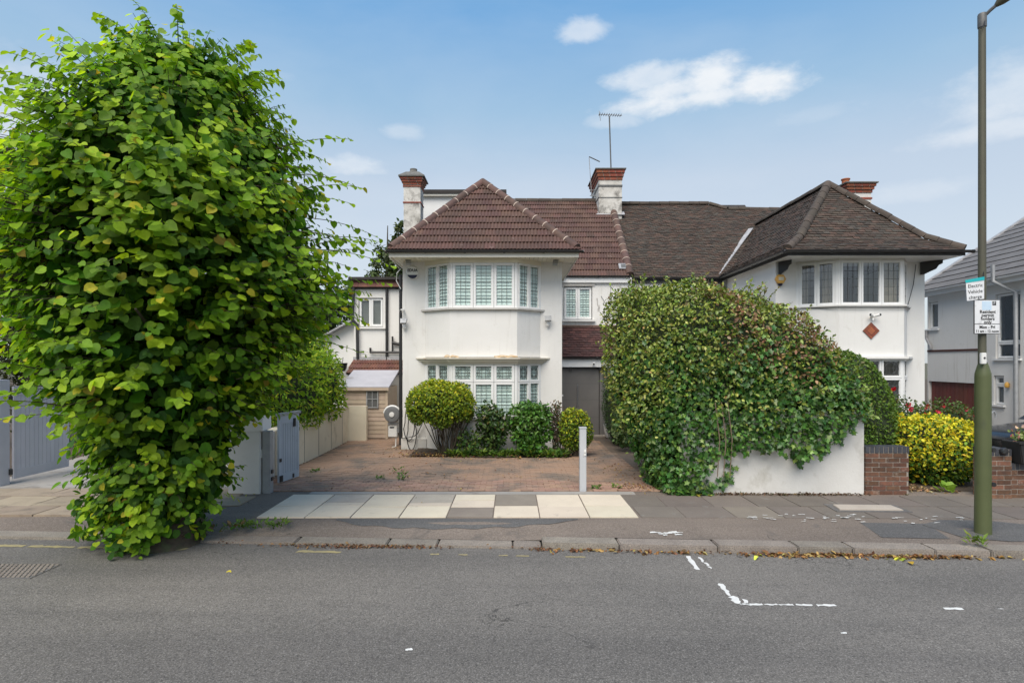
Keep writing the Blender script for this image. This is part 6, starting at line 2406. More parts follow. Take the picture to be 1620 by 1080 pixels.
# long loose sprays standing out of the outline, mostly at the top and the sides
for i in range(150):
    if i < 60:
        z, a = random.uniform(4.9, 5.95), random.uniform(0, 2 * pi)
    else:
        z, a = random.uniform(1.4, 5.2), random.choice((0, pi)) + random.gauss(0, .6)
    top = max(0, (z - 4.2) / 2.0)
    o = np.array([math.cos(a), math.sin(a), 0])
    R_ = float(crown_r(z))
    cen = np.array([float(crown_c(z)), TY, z])
    base = cen + o * R_ * .72
    L_ = random.uniform(.30, .62)
    tip = base + o * (R_ * .26 + L_ * (.75 - .3 * top)) + np.array([random.gauss(0, .12), 0, .05 + .22 * top])
    if random.random() < .35:
        tip += np.array([0, 0, -.28])
    ctl = (base + tip) / 2 + np.array([0, 0, .13])
    side = np.array([-math.sin(a), math.cos(a), 0])
    bez = lambda s: (1 - s) ** 2 * base + 2 * s * (1 - s) * ctl + s * s * tip
    tw.tube([bez(s) for s in (0, .25, .5, .75, .98)], [.006, .005, .004, .003, .002], 4, cap=False)
    n_ = random.randint(9, 13)
    for k in range(n_):
        s = .2 + .8 * (k + .4) / n_
        sg = 1 if k % 2 else -1
        t_ = o * .5 + side * sg * .8 + np.array([0, 0, -.45]) + rng.standard_normal(3) * .3
        nn = o * .4 + np.array([0, 0, .9]) + rng.standard_normal(3) * .35
        c = mid * (1 - s * .6) + lite * s * .6
        if s > .9 and random.random() < .3:
            c = yel * .8
        P_l.append(bez(s)); T_l.append(t_); N_l.append(nn); S_l.append(random.uniform(.07, .125) * (1.15 - .45 * s)); C_l.append(c * random.uniform(.85, 1.25))
tw.build('twigs', M['twig'], tree, kind='stuff')
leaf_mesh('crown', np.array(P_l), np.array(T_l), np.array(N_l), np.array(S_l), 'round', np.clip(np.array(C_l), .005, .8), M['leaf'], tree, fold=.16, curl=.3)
# mostly dark toned leaves filling the inside of the crown
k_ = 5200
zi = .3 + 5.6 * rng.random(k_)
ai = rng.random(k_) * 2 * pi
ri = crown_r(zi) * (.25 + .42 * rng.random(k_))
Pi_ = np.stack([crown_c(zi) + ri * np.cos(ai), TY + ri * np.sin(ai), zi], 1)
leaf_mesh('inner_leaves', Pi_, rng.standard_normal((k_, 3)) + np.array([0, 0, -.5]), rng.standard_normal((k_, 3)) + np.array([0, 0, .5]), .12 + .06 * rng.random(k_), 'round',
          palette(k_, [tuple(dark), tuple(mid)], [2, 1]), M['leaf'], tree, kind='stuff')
# suckers at the foot
foliage('basal_shoots', ellipsoid((TX - .25, TY - .12, .30), (.85, .50, .45)), 700, .085, 'round', [tuple(dark), tuple(mid), tuple(lite)], [3, 4, 2], M['leaf'], tree, depth=.3, bumpy=.1,
        mask=lambda P: P[:, 2] > -.03)['kind'] = 'stuff'

# ================================================================== ivy clad hedge
HP = np.array([   # x, top z, front y, back y
    (1.82, 2.95, 10.05, 11.0), (1.87, 3.25, 9.8, 11.4), (1.97, 3.40, 9.55, 11.9), (2.2, 3.48, 9.34, 12.1), (2.55, 3.52, 9.17, 12.2), (3.1, 3.55, 9.08, 12.2), (3.6, 3.50, 9.04, 12.1), (4.1, 3.40, 9.02, 12.0),
    (4.6, 3.12, 9.00, 11.8), (5.0, 2.86, 8.98, 11.5), (5.35, 2.48, 8.98, 11.2), (5.62, 2.05, 9.00, 10.9), (5.80, 1.68, 9.12, 10.6), (5.92, 1.3, 9.45, 10.2)])


def hedge_fn(u, v):
    x = HP[0, 0] + (HP[-1, 0] - HP[0, 0]) * u
    zt, yf, yb = (np.interp(x, HP[:, 0], HP[:, k]) for k in (1, 2, 3))
    th = v * pi
    c, s = np.cos(th), np.sin(th)
    ym, yr = (yf + yb) / 2, (yb - yf) / 2
    y = ym - np.sign(c) * np.abs(c) ** .42 * yr
    z = zt * np.abs(s) ** .5
    xx = x + np.where(x < 2.9, np.clip(1 - z / 1.6, 0, 1) ** 1.6 * .55 * np.clip((2.9 - x) / 1.2, 0, 1), 0)
    return np.stack([xx, y, z], 1)


WB = np.array([(2.3, -.1), (2.72, .0), (2.98, .14), (3.22, .45), (3.45, .66), (4.0, .74), (4.45, .70), (4.62, .55), (4.8, .66), (5.1, .84), (5.35, 1.02), (5.75, 1.30)])


def hedge_mask(P):
    b = np.interp(P[:, 0], WB[:, 0], WB[:, 1]) + .06 * np.sin(P[:, 0] * 23) + .05 * clump_noise(P, 9, 4)
    low = (P[:, 1] < 9.75) & (P[:, 2] < b) & (P[:, 0] > 2.6)
    return ~low & (P[:, 1] < 11.6) & (P[:, 2] > .0)


def hedge_tint(P, N, col):
    n1 = clump_noise(P, 2.2, 21)
    dead = (n1 + 1.1 * np.exp(-((P[:, 0] - 4.45) / .45) ** 2 - ((P[:, 2] - 2.15) / .45) ** 2) > .45) & (P[:, 2] > 1.5) & (P[:, 0] > 3.2) & (rng.random(len(P)) < .5)
    col[dead] = palette(dead.sum(), [(.26, .15, .08), (.34, .21, .12), (.17, .11, .055)], [3, 2, 2])
    d2 = rng.random(len(P)) < .012
    col[d2] = palette(d2.sum(), [(.34, .17, .06), (.42, .30, .10)], [1, 1])
    return col


hedge = thing('ivy_hedge', 'tall domed hedge smothered in ivy that hangs over the white front wall', 'hedge', (3.6, 10.4, 0))
olive = [(.135, .19, .03), (.21, .265, .042), (.34, .37, .085), (.075, .125, .02)]
foliage('hedge_leaves', hedge_fn, 46000, .062, 'oval', olive, [4, 5, 3, 3], M['leaf_hard'], hedge, depth=.26, bumpy=.16, bscale=3.2, out=.7,
        mask=lambda P: hedge_mask(P) & ((P[:, 2] + .55 * clump_noise(P, 2.4, 8) + (P[:, 0] < 2.5) * .55 + .35 * rng.standard_normal(len(P)) > 1.70)), tint_fn=hedge_tint)
ivyc = [(.034, .10, .020), (.055, .14, .026), (.10, .20, .036), (.17, .26, .055)]
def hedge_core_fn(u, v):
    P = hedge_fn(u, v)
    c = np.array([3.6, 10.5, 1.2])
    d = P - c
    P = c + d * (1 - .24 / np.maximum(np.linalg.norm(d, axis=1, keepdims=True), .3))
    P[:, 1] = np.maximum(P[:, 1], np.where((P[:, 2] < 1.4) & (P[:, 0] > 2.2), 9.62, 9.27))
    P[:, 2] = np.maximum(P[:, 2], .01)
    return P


grid_obj('hedge_core', sample_surface(hedge_core_fn, 5)[2], M['core'], hedge, 0, .05)  # solid dark filling behind the hedge leaves
foliage('ivy_leaves', hedge_fn, 42000, .074, 'ivy', ivyc, [4, 5, 3, 1], M['leaf_hard'], hedge, depth=.22, bumpy=.13, bscale=3.5, out=1.0, down=.7,
        mask=lambda P: hedge_mask(P) & (P[:, 2] + .55 * clump_noise(P, 2.4, 8) + (P[:, 0] < 2.5) * .55 + .4 * rng.standard_normal(len(P)) < 2.15) & (P[:, 1] < 10.8), seed=4)
# stray shoots standing out of the clipped surface
P0_, N0_, _g = sample_surface(hedge_fn, 420)
k0 = (P0_[:, 1] < 11.2) & (P0_[:, 2] > 1.2)
P0_, N0_ = P0_[k0], N0_[k0]
sp_, st_, sn_ = [], [], []
sb = MB()
for p, nrm in zip(P0_, N0_):
    L_ = random.uniform(.10, .30)
    d_ = nrm + rng.standard_normal(3) * .35 + np.array([0, 0, .35])
    d_ = d_ / np.linalg.norm(d_)
    q = p - nrm * .05
    sb.tube([q, q + d_ * (L_ + .05)], [.004, .002], 4, cap=False)
    for k in range(int(L_ / .03)):
        sp_.append(q + d_ * (.06 + .03 * k))
        st_.append(d_ * .7 + rng.standard_normal(3) * .6)
        sn_.append(rng.standard_normal(3) * .5 + np.array([0, -.4, .8]))
sb.build('stray_stems', M['twig'], hedge, kind='stuff')
n_ = len(sp_)
leaf_mesh('stray_shoots', np.array(sp_), np.array(st_), np.array(sn_), .05 + .03 * rng.random(n_), 'oval', palette(n_, [(.15, .22, .035), (.24, .31, .06), (.20, .17, .07)], [3, 3, 1]), M['leaf_hard'], hedge, kind='stuff')
# trailing strands over the wall face
P_l, T_l = [], []
for (x0, z0, L_) in ((4.62, .75, .32), (4.55, .80, .22), (3.55, .5, .35), (3.45, .35, .3), (4.72, .72, .2), (5.3, 1.05, .25), (5.05, .85, .18), (3.25, .25, .2), (4.1, .74, .08)):
    for k in range(int(L_ / .022)):
        yw = 9.34 + (x0 - 2.45) * (-.12 / 3.26) - .05
        P_l.append((x0 + random.gauss(0, .05), yw + random.uniform(-.03, .02), z0 - .022 * k + random.gauss(0, .02)))
        T_l.append((random.gauss(0, .6), -.25, -.7))
for i in range(90):
    x0 = random.uniform(2.5, 3.2)
    P_l.append((x0, 9.24 + random.uniform(-.1, .03), random.uniform(.0, .16)))
    T_l.append((random.gauss(0, .7), -.5, -.2))
n_ = len(P_l)
leaf_mesh('ivy_strands', np.array(P_l), np.array(T_l), np.tile((0, -1., .35), (n_, 1)) + rng.standard_normal((n_, 3)) * .3, .07 + .03 * rng.random(n_), 'ivy', palette(n_, ivyc, [3, 4, 3, 1]), M['leaf_hard'], hedge, kind='stuff')
# dead twigs showing in the bald patch
tw = MB()
for i in range(60):
    p = Vector((random.uniform(4.0, 5.0), 9.30 + random.uniform(0, .08), random.uniform(1.7, 2.4)))
    q = p + Vector((random.uniform(-.18, .18), random.uniform(-.10, .02), random.uniform(-.05, .22)))
    tw.tube([p, p.lerp(q, .5) + Vector((0, -.03, .03)), q], [.006, .005, .003], 4, cap=False)
for i in range(3):
    x0 = 3.3 + .1 * i
    tw.tube([(x0, 9.14, .3), (x0 + .03, 9.12, .9), (x0 - .04, 9.13, 1.5)], .008, 5)
tw.build('bare_stems', mat('bare_stem', (.22, .16, .11), (.14, .10, .07), 12, .9), hedge, kind='stuff')

# clipped hedge behind the brick wall
hd2 = thing('clipped_hedge', 'smooth rounded dark green clipped hedge between the ivy and the brick wall', 'hedge', (6.0, 10.9, 0))
foliage('hedge_leaves', ellipsoid((5.85, 10.75, .6), (1.17, 1.0, 1.78), 2.6), 34000, .046, 'small', [(.075, .145, .018), (.11, .19, .026), (.16, .24, .038), (.055, .10, .016)], [4, 5, 2, 2], M['leaf_thin'], hd2, depth=.07, bumpy=.025, bscale=7, out=.9,
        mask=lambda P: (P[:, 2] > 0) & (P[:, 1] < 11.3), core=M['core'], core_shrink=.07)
# dark clipped conifer beside the door
hd3 = thing('conifer_bush', 'dark green upright bush squeezed between the grey door and the ivy hedge', 'bush', (2.95, 14.6, 0))
foliage('leaves', ellipsoid((2.86, 14.8, 1.05), (.48, .8, 1.1), 2.6), 6000, .045, 'lance', [(.03, .07, .018), (.045, .095, .024)], [1, 1], M['leaf_thin'], hd3, depth=.1, bumpy=.05, core=M['core'], core_shrink=.1)
foliage('low_leaves', ellipsoid((2.72, 13.6, .55), (.32, .35, .4)), 500, .10, 'oval', [(.08, .15, .05), (.15, .22, .09)], [1, 1], M['leaf_thin'], hd3, depth=.2, bumpy=.1)

# ================================================================== bed in front of the bay
def stems(t, x, y, z0, z1, r, n, base_r=.06, thick=.014):
    b = MB()
    for i in range(n):
        a = random.uniform(0, 2 * pi)
        rr = r * math.sqrt(random.uniform(.1, 1))
        p0 = Vector((x + base_r * math.cos(a), y + base_r * math.sin(a), 0.0))
        p2 = Vector((x + rr * math.cos(a), y + rr * .8 * math.sin(a), z1))
        p1 = Vector((x + rr * .5 * math.cos(a + .3), y + rr * .4 * math.sin(a), z0 * .6))
        b.tube([p0, p1, p2], [thick, thick * .75, thick * .45], 5, cap=False)
        if random.random() < .7:
            q = p1.lerp(p2, .4)
            b.tube([q, q + Vector((random.uniform(-.18, .18), random.uniform(-.1, .1), .28))], [thick * .5, thick * .3], 4, cap=False)
    return b.build('stems', M['bark'], t)


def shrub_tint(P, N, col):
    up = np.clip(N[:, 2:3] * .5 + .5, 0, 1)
    new = (rng.random((len(P), 1)) < up * .75)          # upward facing leaves are more often bright yellow-green
    yellowish = palette(len(P), [(.36, .40, .025), (.48, .49, .035), (.24, .32, .022)], [3, 2, 3])
    return np.where(new, yellowish, col)


t = thing('ball_shrub', 'large clipped yellow-green dome shrub on bare dark stems left of the bay window', 'shrub', (-1.62, 13.0, 0))
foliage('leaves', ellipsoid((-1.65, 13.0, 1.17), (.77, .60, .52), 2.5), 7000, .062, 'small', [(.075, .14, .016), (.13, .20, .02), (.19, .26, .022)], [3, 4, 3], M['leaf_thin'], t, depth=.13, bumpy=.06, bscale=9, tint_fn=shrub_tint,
        core=M['core'], core_shrink=.18, mask=lambda P: P[:, 2] > .74 + .1 * np.sin(P[:, 0] * 9))
stems(t, -1.50, 13.0, .5, .95, .62, 34, .10, .017)
t = thing('dark_shrub', 'narrow upright dark leaved shrub in front of the middle of the bay window', 'shrub', (-.44, 13.0, 0))
foliage('leaves', ellipsoid((-.45, 13.0, .68), (.32, .30, .50), 2.2), 1500, .085, 'oval', [(.025, .06, .014), (.05, .10, .02), (.10, .17, .035), (.20, .17, .06)], [4, 4, 2, .6], M['leaf_hard'], t, depth=.25, bumpy=.16, bscale=9)
stems(t, -.44, 13.0, .3, .8, .25, 16)
t = thing('round_shrub', 'rounded mid green leafy shrub right of the narrow dark shrub', 'shrub', (.44, 13.0, 0))
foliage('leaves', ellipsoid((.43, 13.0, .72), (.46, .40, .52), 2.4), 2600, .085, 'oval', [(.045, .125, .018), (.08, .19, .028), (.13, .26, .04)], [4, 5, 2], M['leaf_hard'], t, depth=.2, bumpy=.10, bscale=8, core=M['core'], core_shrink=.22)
stems(t, .43, 13.0, .3, .5, .3, 14)
foliage('low_leaves', ellipsoid((.47, 12.85, .28), (.25, .2, .18)), 240, .085, 'oval', [(.07, .20, .025), (.10, .25, .03)], [1, 1], M['leaf_hard'], t, depth=.15, bumpy=.06)
t = thing('brown_shrub', 'thin half dead brown shrub between the two rounded green shrubs', 'shrub', (1.03, 13.1, 0))
foliage('leaves', ellipsoid((1.03, 13.1, .72), (.24, .25, .52), 2.2), 700, .06, 'oval', [(.12, .09, .06), (.16, .11, .08), (.05, .09, .025)], [3, 2, 3], M['leaf_thin'], t, depth=.24, bumpy=.12, bscale=9)
stems(t, 1.03, 13.1, .4, 1.0, .2, 26, .05, .009)
t = thing('small_ball_shrub', 'small yellow-green rounded shrub beside the square grey post', 'shrub', (1.45, 13.05, 0))
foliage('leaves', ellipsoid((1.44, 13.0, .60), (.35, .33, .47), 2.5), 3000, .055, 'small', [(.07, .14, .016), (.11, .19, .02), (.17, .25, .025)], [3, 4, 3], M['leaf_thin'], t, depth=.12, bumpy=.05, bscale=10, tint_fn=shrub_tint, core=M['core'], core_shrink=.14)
stems(t, 1.44, 13.0, .2, .3, .2, 10)


def tuft(name, label, cat, pts, n, h, cols, shape='lance', group=None):
    """low loose plants"""
    P_l, T_l, N_l, S_l = [], [], [], []
    for (x, y, r) in pts:
        for k in range(n):
            a = random.uniform(0, 2 * pi)
            rr = r * math.sqrt(random.random())
            P_l.append((x + rr * math.cos(a), y + rr * math.sin(a), random.uniform(0, h * .7)))
            T_l.append((math.cos(a) * .7, math.sin(a) * .7, random.uniform(.2, 1.2)))
            N_l.append((-math.cos(a) * .5 + random.gauss(0, .3), -math.sin(a) * .5 - .3, 1))
            S_l.append(h * random.uniform(.35, .8))
    n_ = len(P_l)
    o = leaf_mesh(name, np.array(P_l), np.array(T_l), np.array(N_l), np.array(S_l), shape, palette(n_, cols, [1] * len(cols)), M['grass'] if shape == 'lance' else M['leaf_thin'], None, kind='stuff')
    return tag(o, label, cat, group)


tuft('bed_weeds', 'straggling weeds and seedlings along the planting bed', 'weeds', [(-1.35 + .21 * i, 12.82 + .05 * math.sin(i * 2.2), .12) for i in range(13)], 30, .19, [(.07, .16, .03), (.12, .22, .04), (.05, .11, .025)], 'oval')
tuft('bed_grass', 'grassy weeds along the front of the planting bed', 'weeds', [(-1.3 + .3 * i, 12.72, .12) for i in range(9)], 22, .20, [(.12, .21, .03), (.18, .26, .04), (.09, .15, .03)])
t = thing('seedling_bush', 'small leafy weed bush under the right side of the yellow-green dome shrub', 'bush', (-.98, 12.9, 0))
foliage('leaves', ellipsoid((-.98, 12.9, .34), (.32, .2, .28)), 420, .07, 'oval', [(.06, .13, .03), (.13, .20, .04), (.035, .08, .02)], [3, 3, 2], M['leaf_thin'], t, depth=.2, bumpy=.1)
stems(t, -.98, 12.9, .2, .4, .2, 10, .05, .008)
tuft('drive_weeds', 'small weeds growing between the driveway blocks', 'weeds', [(-2.2, 11.1, .15), (-2.05, 10.7, .08), (-2.4, 10.4, .06), (-3.75, 11.0, .12), (1.4, 9.5, .08), (1.75, 9.6, .06), (-2.0, 10.3, .05)], 16, .10, [(.08, .15, .03), (.13, .19, .04)], 'oval')
tuft('kerb_grass', 'tuft of grass on the pavement beside the street tree', 'grass', [(-3.3, 7.42, .16), (-3.05, 7.44, .14), (-3.5, 7.40, .12)], 110, .085, [(.10, .19, .03), (.15, .24, .04), (.07, .13, .02)])
tuft('base_weeds', 'weeds and leaf debris round the foot of the street tree', 'weeds', [(-3.75, 7.18, .16), (-4.1, 6.95, .16), (-3.55, 7.3, .12), (-4.9, 7.0, .12)], 30, .10, [(.07, .15, .03), (.14, .20, .04), (.16, .11, .05)], 'oval')
tuft('kerb_weed', 'small weed growing on the kerb right of the lamp column', 'weeds', [(5.42, 6.70, .05), (5.5, 6.66, .04)], 20, .13, [(.18, .26, .04), (.12, .2, .03)])
tuft('path_plant', 'single broad leaved plant on the path beside the lamp column', 'plant', [(7.15, 9.35, .10)], 14, .17, [(.14, .28, .03), (.20, .33, .04)], 'round')
tuft('wall_foot_weeds', 'weeds and moss at the foot of the white wall', 'weeds', [(2.6 + .22 * i, 9.20 - .008 * i, .05) for i in range(10)] + [(6.35, 9.15, .05)], 8, .045, [(.06, .09, .02), (.12, .10, .05)], 'oval')


def litter(name, label, spots, cols, size=.045, zf=lambda x, y: .015):
    P_l = []
    for (x, y, rx, ry, n) in spots:
        for k in range(n):
            xx, yy = x + random.gauss(0, rx), y + random.gauss(0, ry)
            P_l.append((xx, yy, zf(xx, yy) + random.uniform(.004, .02)))
    n_ = len(P_l)
    o = leaf_mesh(name, np.array(P_l), np.concatenate([rng.standard_normal((n_, 2)), .25 * rng.standard_normal((n_, 1))], 1), np.tile((0, 0, 1.), (n_, 1)) + rng.standard_normal((n_, 3)) * .4,
                  size * (.5 + rng.random(n_)), 'oval', palette(n_, cols, [1] * len(cols)), M['litter'], None, fold=.4, curl=.5, kind='stuff')
    return tag(o, label, 'leaf litter')


brown = [(.20, .10, .05), (.27, .15, .06), (.13, .07, .04), (.38, .27, .10)]
litter('gutter_leaves', 'fallen brown leaves gathered in the gutter along the raised kerb', [(3.6, kerbY(3.6) - .05, .45, .025, 300), (4.6, kerbY(4.6) - .05, .35, .02, 170), (2.2, kerbY(2.2) - .04, .5, .02, 90), (1.0, kerbY(1) - .03, .3, .02, 60), (5.2, kerbY(5.2) - .05, .3, .02, 60)], brown, .05, lambda x, y: -.095)
litter('crossover_leaves', 'dry brown leaf crumbs along the dropped kerb', [(-1.6, kerbY(-1.6) - .05, .5, .025, 300), (-2.3, kerbY(-2.3) - .03, .4, .03, 120), (.35, kerbY(.3) - .02, .06, .04, 70), (-3.6, kerbY(-3.6) + .1, .2, .1, 60)], [(.17, .09, .05), (.12, .07, .045), (.22, .13, .07)], .03, lambda x, y: -.094)
litter('yellow_leaves', 'a few fallen yellow leaves scattered on the road and pavement', [(-3.05, 6.15, .02, .02, 1), (2.85, 6.55, .05, .02, 2), (4.35, 6.42, .1, .03, 4), (-.85, 9.5, .03, .03, 2), (3.0, 9.1, .1, .04, 4), (-4.1, 9.1, .05, .03, 2)], [(.50, .42, .06), (.42, .44, .08)], .075, lambda x, y: (-.094 if y < 6.7 else .016))
litter('drive_leaves', 'small dead leaves scattered over the block paved drive', [(-1.5, 11.0, 1.6, .9, 120), (.2, 12.4, 1.0, .2, 90), (-1.6, 12.75, .5, .08, 160), (-2.7, 13.8, .3, .4, 120), (2.1, 9.7, .2, .15, 160), (2.0, 11.0, .2, .8, 110)], brown, .032, lambda x, y: .02)
litter('bed_leaves', 'orange brown leaves lying in the planting bed', [(-1.6, 12.95, .5, .12, 220), (-.3, 12.95, .5, .12, 160), (.8, 12.95, .4, .12, 80)], brown, .045, lambda x, y: .045)
litter('wall_leaves', 'strip of dead leaves and dirt at the foot of the white wall', [(3.3 + .35 * i, 9.19 - .008 * i, .22, .025, 60) for i in range(7)], [(.10, .065, .04), (.16, .10, .06), (.07, .05, .035)], .035)
litter('path_leaves', 'pale dry leaves on the path by the golden shrub', [(6.75, 9.75, .15, .12, 150), (7.0, 9.5, .2, .1, 80)], [(.38, .28, .16), (.27, .17, .09), (.18, .11, .06)], .045, lambda x, y: .0)

# ================================================================== plants on the left
t = thing('laurel_bush', 'leafy yellow-green bush leaning over the cream wall', 'bush', (-5.0, 13.0, 0))
lcol = [(.085, .19, .02), (.16, .28, .028), (.28, .40, .035), (.38, .48, .05)]
foliage('leaves', ellipsoid((-4.80, 12.9, 1.55), (.72, 2.1, .92), 2.4), 9500, .10, 'lance', lcol, [3, 4, 3, 2], M['leaf'], t, depth=.3, bumpy=.14, bscale=6, out=.6, down=.4, core=M['core'], core_shrink=.28)
stems(t, -5.0, 12.6, .5, 1.0, .3, 12, .1, .02)
t = thing('garden_shrub', 'tall loose shrub behind the leafy bush, in front of the side wing', 'bush', (-5.6, 15.5, 0))
foliage('leaves', ellipsoid((-5.6, 15.3, 1.9), (.75, 1.0, 1.25), 2.2), 4200, .085, 'oval', lcol, [3, 4, 3, 1], M['leaf'], t, depth=.4, bumpy=.22, bscale=5, core=M['core'], core_shrink=.42)
stems(t, -5.6, 15.3, .6, 1.4, .4, 10, .1, .025)
t = thing('neighbour_shrub', 'low dark shrub behind the open lilac grey gate', 'shrub', (-8.9, 13.2, 0))
foliage('leaves', ellipsoid((-8.95, 13.2, .42), (.9, .7, .48)), 2200, .07, 'oval', [(.05, .11, .018), (.09, .16, .03), (.03, .07, .014)], [3, 2, 3], M['leaf_thin'], t, depth=.15, bumpy=.1, core=M['core'], core_shrink=.14, mask=lambda P: P[:, 2] > 0)
t = thing('neighbour_shrub', 'rounded grey green shrub above the low dark shrub by the lilac gate', 'shrub', (-9.3, 14.6, 0))
foliage('leaves', ellipsoid((-9.6, 14.8, .95), (1.5, .8, .85)), 3500, .07, 'oval', [(.06, .09, .03), (.09, .12, .04), (.04, .06, .02)], [3, 2, 3], M['leaf_thin'], t, depth=.15, bumpy=.1, core=M['core'], core_shrink=.14, mask=lambda P: P[:, 2] > 0)
stems(t, -9.6, 14.8, .3, .6, .3, 8, .1, .02)


def tree(name, label, x, y, blobs, n, leaf, shape, cols, wts, trunk_r, m='leaf_thin', cat='tree', group=None, depth=.8, airy=False, base=0.0):
    t = thing(name, label, cat, (x, y, base), group)
    zt_ = max(b[2] + b[5] * .6 for b in blobs)
    MB().tube([(x, y, base - .1), (x + .1, y, base + zt_ * .3), (x - .05, y, base + zt_ * .65), (x, y, base + zt_)], [trunk_r, trunk_r * .75, trunk_r * .45, .02], 10).build('trunk', M['bark'], t, smooth=True)
    lb = MB()
    Ps, Ns, Cs = [], [], []
    for (dx, dy, dz, rx, ry, rz) in blobs:
        lb.tube([(x, y, base + max(.5, dz - rz)), (x + dx * .6, y + dy * .6, base + dz - rz * .3), (x + dx, y + dy, base + dz + rz * .3)], [trunk_r * .4, trunk_r * .25, .015], 6)
        k = int(n * (rx * rz) / sum(b[3] * b[5] for b in blobs))
        # clumps spread through the volume
        nc = max(8, k // 45)
        cc = rng.standard_normal((nc, 3))
        cc = unit(cc) * (rng.random((nc, 1)) ** .4)
        cc = cc * np.array([rx, ry, rz]) + np.array([x + dx, y + dy, base + dz])
        idx = rng.integers(0, nc, k)
        cr = .30 * (rx + rz) / 2 * (.55 if airy else .8)
        P = cc[idx] + rng.standard_normal((k, 3)) * cr * .55
        Ps.append(P)
        Ns.append(unit(P - np.array([x + dx, y + dy, base + dz])) + rng.standard_normal((k, 3)) * .5 + np.array([0, 0, .4]))
        c = palette(k, cols, wts)
        Cs.append(c * (0.8 + .45 * rng.random(nc))[idx][:, None])
    lb.build('limbs', M['bark'], t)
    P, N, C = np.concatenate(Ps), np.concatenate(Ns), np.concatenate(Cs)
    k = len(P)
    leaf_mesh('crown', P, rng.standard_normal((k, 3)) + np.array([0, 0, -.4]), N, leaf * (.6 + .8 * rng.random(k)), shape, np.clip(C, .004, .6), M[m], t)
    return t


tree('birch_tree', 'loose grey green tree behind the left chimney of the white house', -5.9, 27,
     [(-.3, 0, 5.2, 1.2, 1.2, 1.6), (.1, 0, 6.6, .9, .9, 1.3), (.85, 0, 8.0, .6, .6, 1.0), (.5, 0, 7.0, .9, .8, 1.0), (-1.1, 0, 4.9, 1.0, 1, 1.4), (.8, 0, 5.4, 1.0, 1, 1.7)], 11000, .15, 'oval', [(.075, .11, .04), (.11, .15, .055), (.05, .075, .03)], [3, 2, 3], .16, airy=True)
tree('conifer_tree', 'dark tree standing left of the side wing with its flat roof', -7.6, 24,
     [(0, 0, 3.2, 1.1, 1, 1.7), (.1, 0, 4.6, .7, .7, 1.2), (-.6, 0, 4.0, .8, .8, 1.3), (-1.6, 0, 4.4, .7, .8, 1.5)], 5500, .12, 'oval', [(.035, .06, .024), (.055, .085, .03), (.024, .04, .016)], [3, 2, 3], .18)
tree('yew_tree', 'tall dark feathery conifer behind the left gate', -12.2, 14.6,
     [(0, 0, 2.6, 1.8, 1.4, 2.0), (-.3, 0, 4.6, 1.5, 1.3, 1.7), (-.3, 0, 6.2, 1.0, 1, 1.4), (.9, 0, 5.6, .75, .8, 1.1), (1.1, 0, 3.8, 1.0, .9, 1.2), (-.5, 0, 7.3, .6, .6, .9)], 24000, .15, 'lance', [(.05, .065, .022), (.075, .09, .03), (.03, .042, .016)], [3, 2, 4], .25)

# ================================================================== plants of the right garden
t = thing('golden_shrub', 'bright yellow variegated bush beside the brick wall and the lamp column', 'shrub', (7.0, 10.1, 0))
gold = [(.62, .54, .025), (.74, .66, .05), (.46, .46, .035), (.12, .22, .025)]
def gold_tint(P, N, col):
    low = rng.random(len(P)) < np.clip(.80 - (P[:, 2] - .15) * 1.25, .05, .85)          # lower leaves are more often dark green
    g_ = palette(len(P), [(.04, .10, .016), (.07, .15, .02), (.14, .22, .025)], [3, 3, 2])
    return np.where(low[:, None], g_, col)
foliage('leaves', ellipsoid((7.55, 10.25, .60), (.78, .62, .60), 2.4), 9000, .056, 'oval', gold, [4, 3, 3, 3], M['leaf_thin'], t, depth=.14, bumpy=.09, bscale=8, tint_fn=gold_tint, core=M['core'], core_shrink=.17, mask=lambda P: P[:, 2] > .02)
stems(t, 7.5, 10.2, .1, .3, .4, 8)
t = thing('golden_shrub', 'lower yellow variegated bush between the clipped hedge and the larger golden bush', 'shrub', (6.95, 10.9, 0))
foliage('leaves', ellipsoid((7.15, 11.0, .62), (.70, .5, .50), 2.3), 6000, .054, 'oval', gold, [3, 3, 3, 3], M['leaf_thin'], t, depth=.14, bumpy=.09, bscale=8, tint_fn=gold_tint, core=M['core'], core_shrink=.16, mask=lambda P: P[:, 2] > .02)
stems(t, 7.15, 11.0, .1, .3, .3, 8)
rosel = [(.055, .105, .03), (.085, .145, .04), (.14, .17, .06), (.16, .10, .05)]
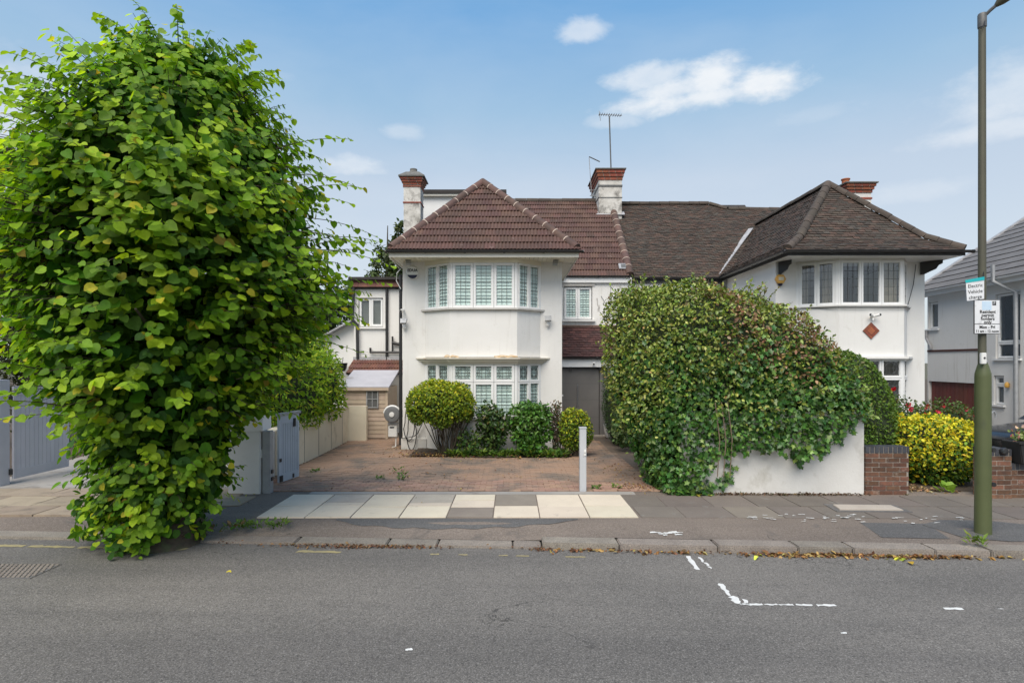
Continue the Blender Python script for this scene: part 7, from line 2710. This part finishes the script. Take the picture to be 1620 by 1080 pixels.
for (x, y, rx, rz, zc, lab, nf) in ((8.25, 12.5, .8, .50, .85, 'red flowered rose bush in front of the white bay window at the right', 16),
                                    (9.5, 12.6, .75, .48, .80, 'rose bush with dull red blooms in front of the red-brown garage door', 20),
                                    (7.55, 12.1, .5, .40, .80, 'rose bush with deep pink blooms beside the clipped hedge', 8)):
    t = thing('rose_bush', lab, 'bush', (x, y, 0), 'rose bushes in the right garden')
    foliage('leaves', ellipsoid((x, y, zc), (rx, .5, rz), 2.2), 2400, .06, 'oval', rosel, [4, 4, 2, 1], M['leaf_thin'], t, depth=.3, bumpy=.16, bscale=7, core=M['core'], core_shrink=.32)
    stems(t, x, y, .3, .8, rx * .6, 12, .1, .01)
    P_, N_, _ = sample_surface(ellipsoid((x, y - .05, zc - .05), (rx, .55, rz * .9), 2.2), nf * 3)
    P_ = P_[P_[:, 1] < y + .1][:nf]
    pp_, tt_, nn_ = [], [], []
    for p in P_:
        for k in range(9):
            a = k * 2.4
            pp_.append(p + rng.standard_normal(3) * .008)
            tt_.append((math.cos(a), -.5, math.sin(a)))
            nn_.append((-.4 * math.cos(a), -1, -.4 * math.sin(a) + .2))
    n_ = len(pp_)
    leaf_mesh('flower', np.array(pp_), np.array(tt_), np.array(nn_), .045 + .025 * rng.random(n_), 'rose', palette(n_, [(.45, .03, .03), (.50, .05, .08), (.40, .09, .07)], [2, 2, 1]), M['flower'], t, fold=.5, kind='stuff')
t = thing('red_flower', 'bright red bloom on a tall stem before the dark lower right window', 'flower', (8.55, 12.9, 0))
c = at(1413, 616, 12.8)
MB().tube([(c.x, 12.8, 0), (c.x + .02, 12.8, .7), (c.x, 12.8, c.z)], .01, 5).build('stem', M['twig'], t)
leaf_mesh('petals', np.tile(np.array(c), (16, 1)) + rng.standard_normal((16, 3)) * .018, rng.standard_normal((16, 3)), rng.standard_normal((16, 3)), .045 + .02 * rng.random(16), 'rose', palette(16, [(.62, .02, .03)], [1]), M['flower'], t, fold=.5, kind='stuff')
foliage('leaves', ellipsoid((c.x, 12.8, c.z - .45), (.18, .18, .3)), 120, .07, 'oval', rosel, [4, 4, 2, 1], M['leaf_thin'], t, depth=.15)
tuft('tall_grasses', 'pale feathery flower stems behind the golden bush', 'plant', [(7.25, 11.8, .25), (7.6, 11.7, .2)], 40, .95, [(.38, .30, .13), (.24, .24, .09)])
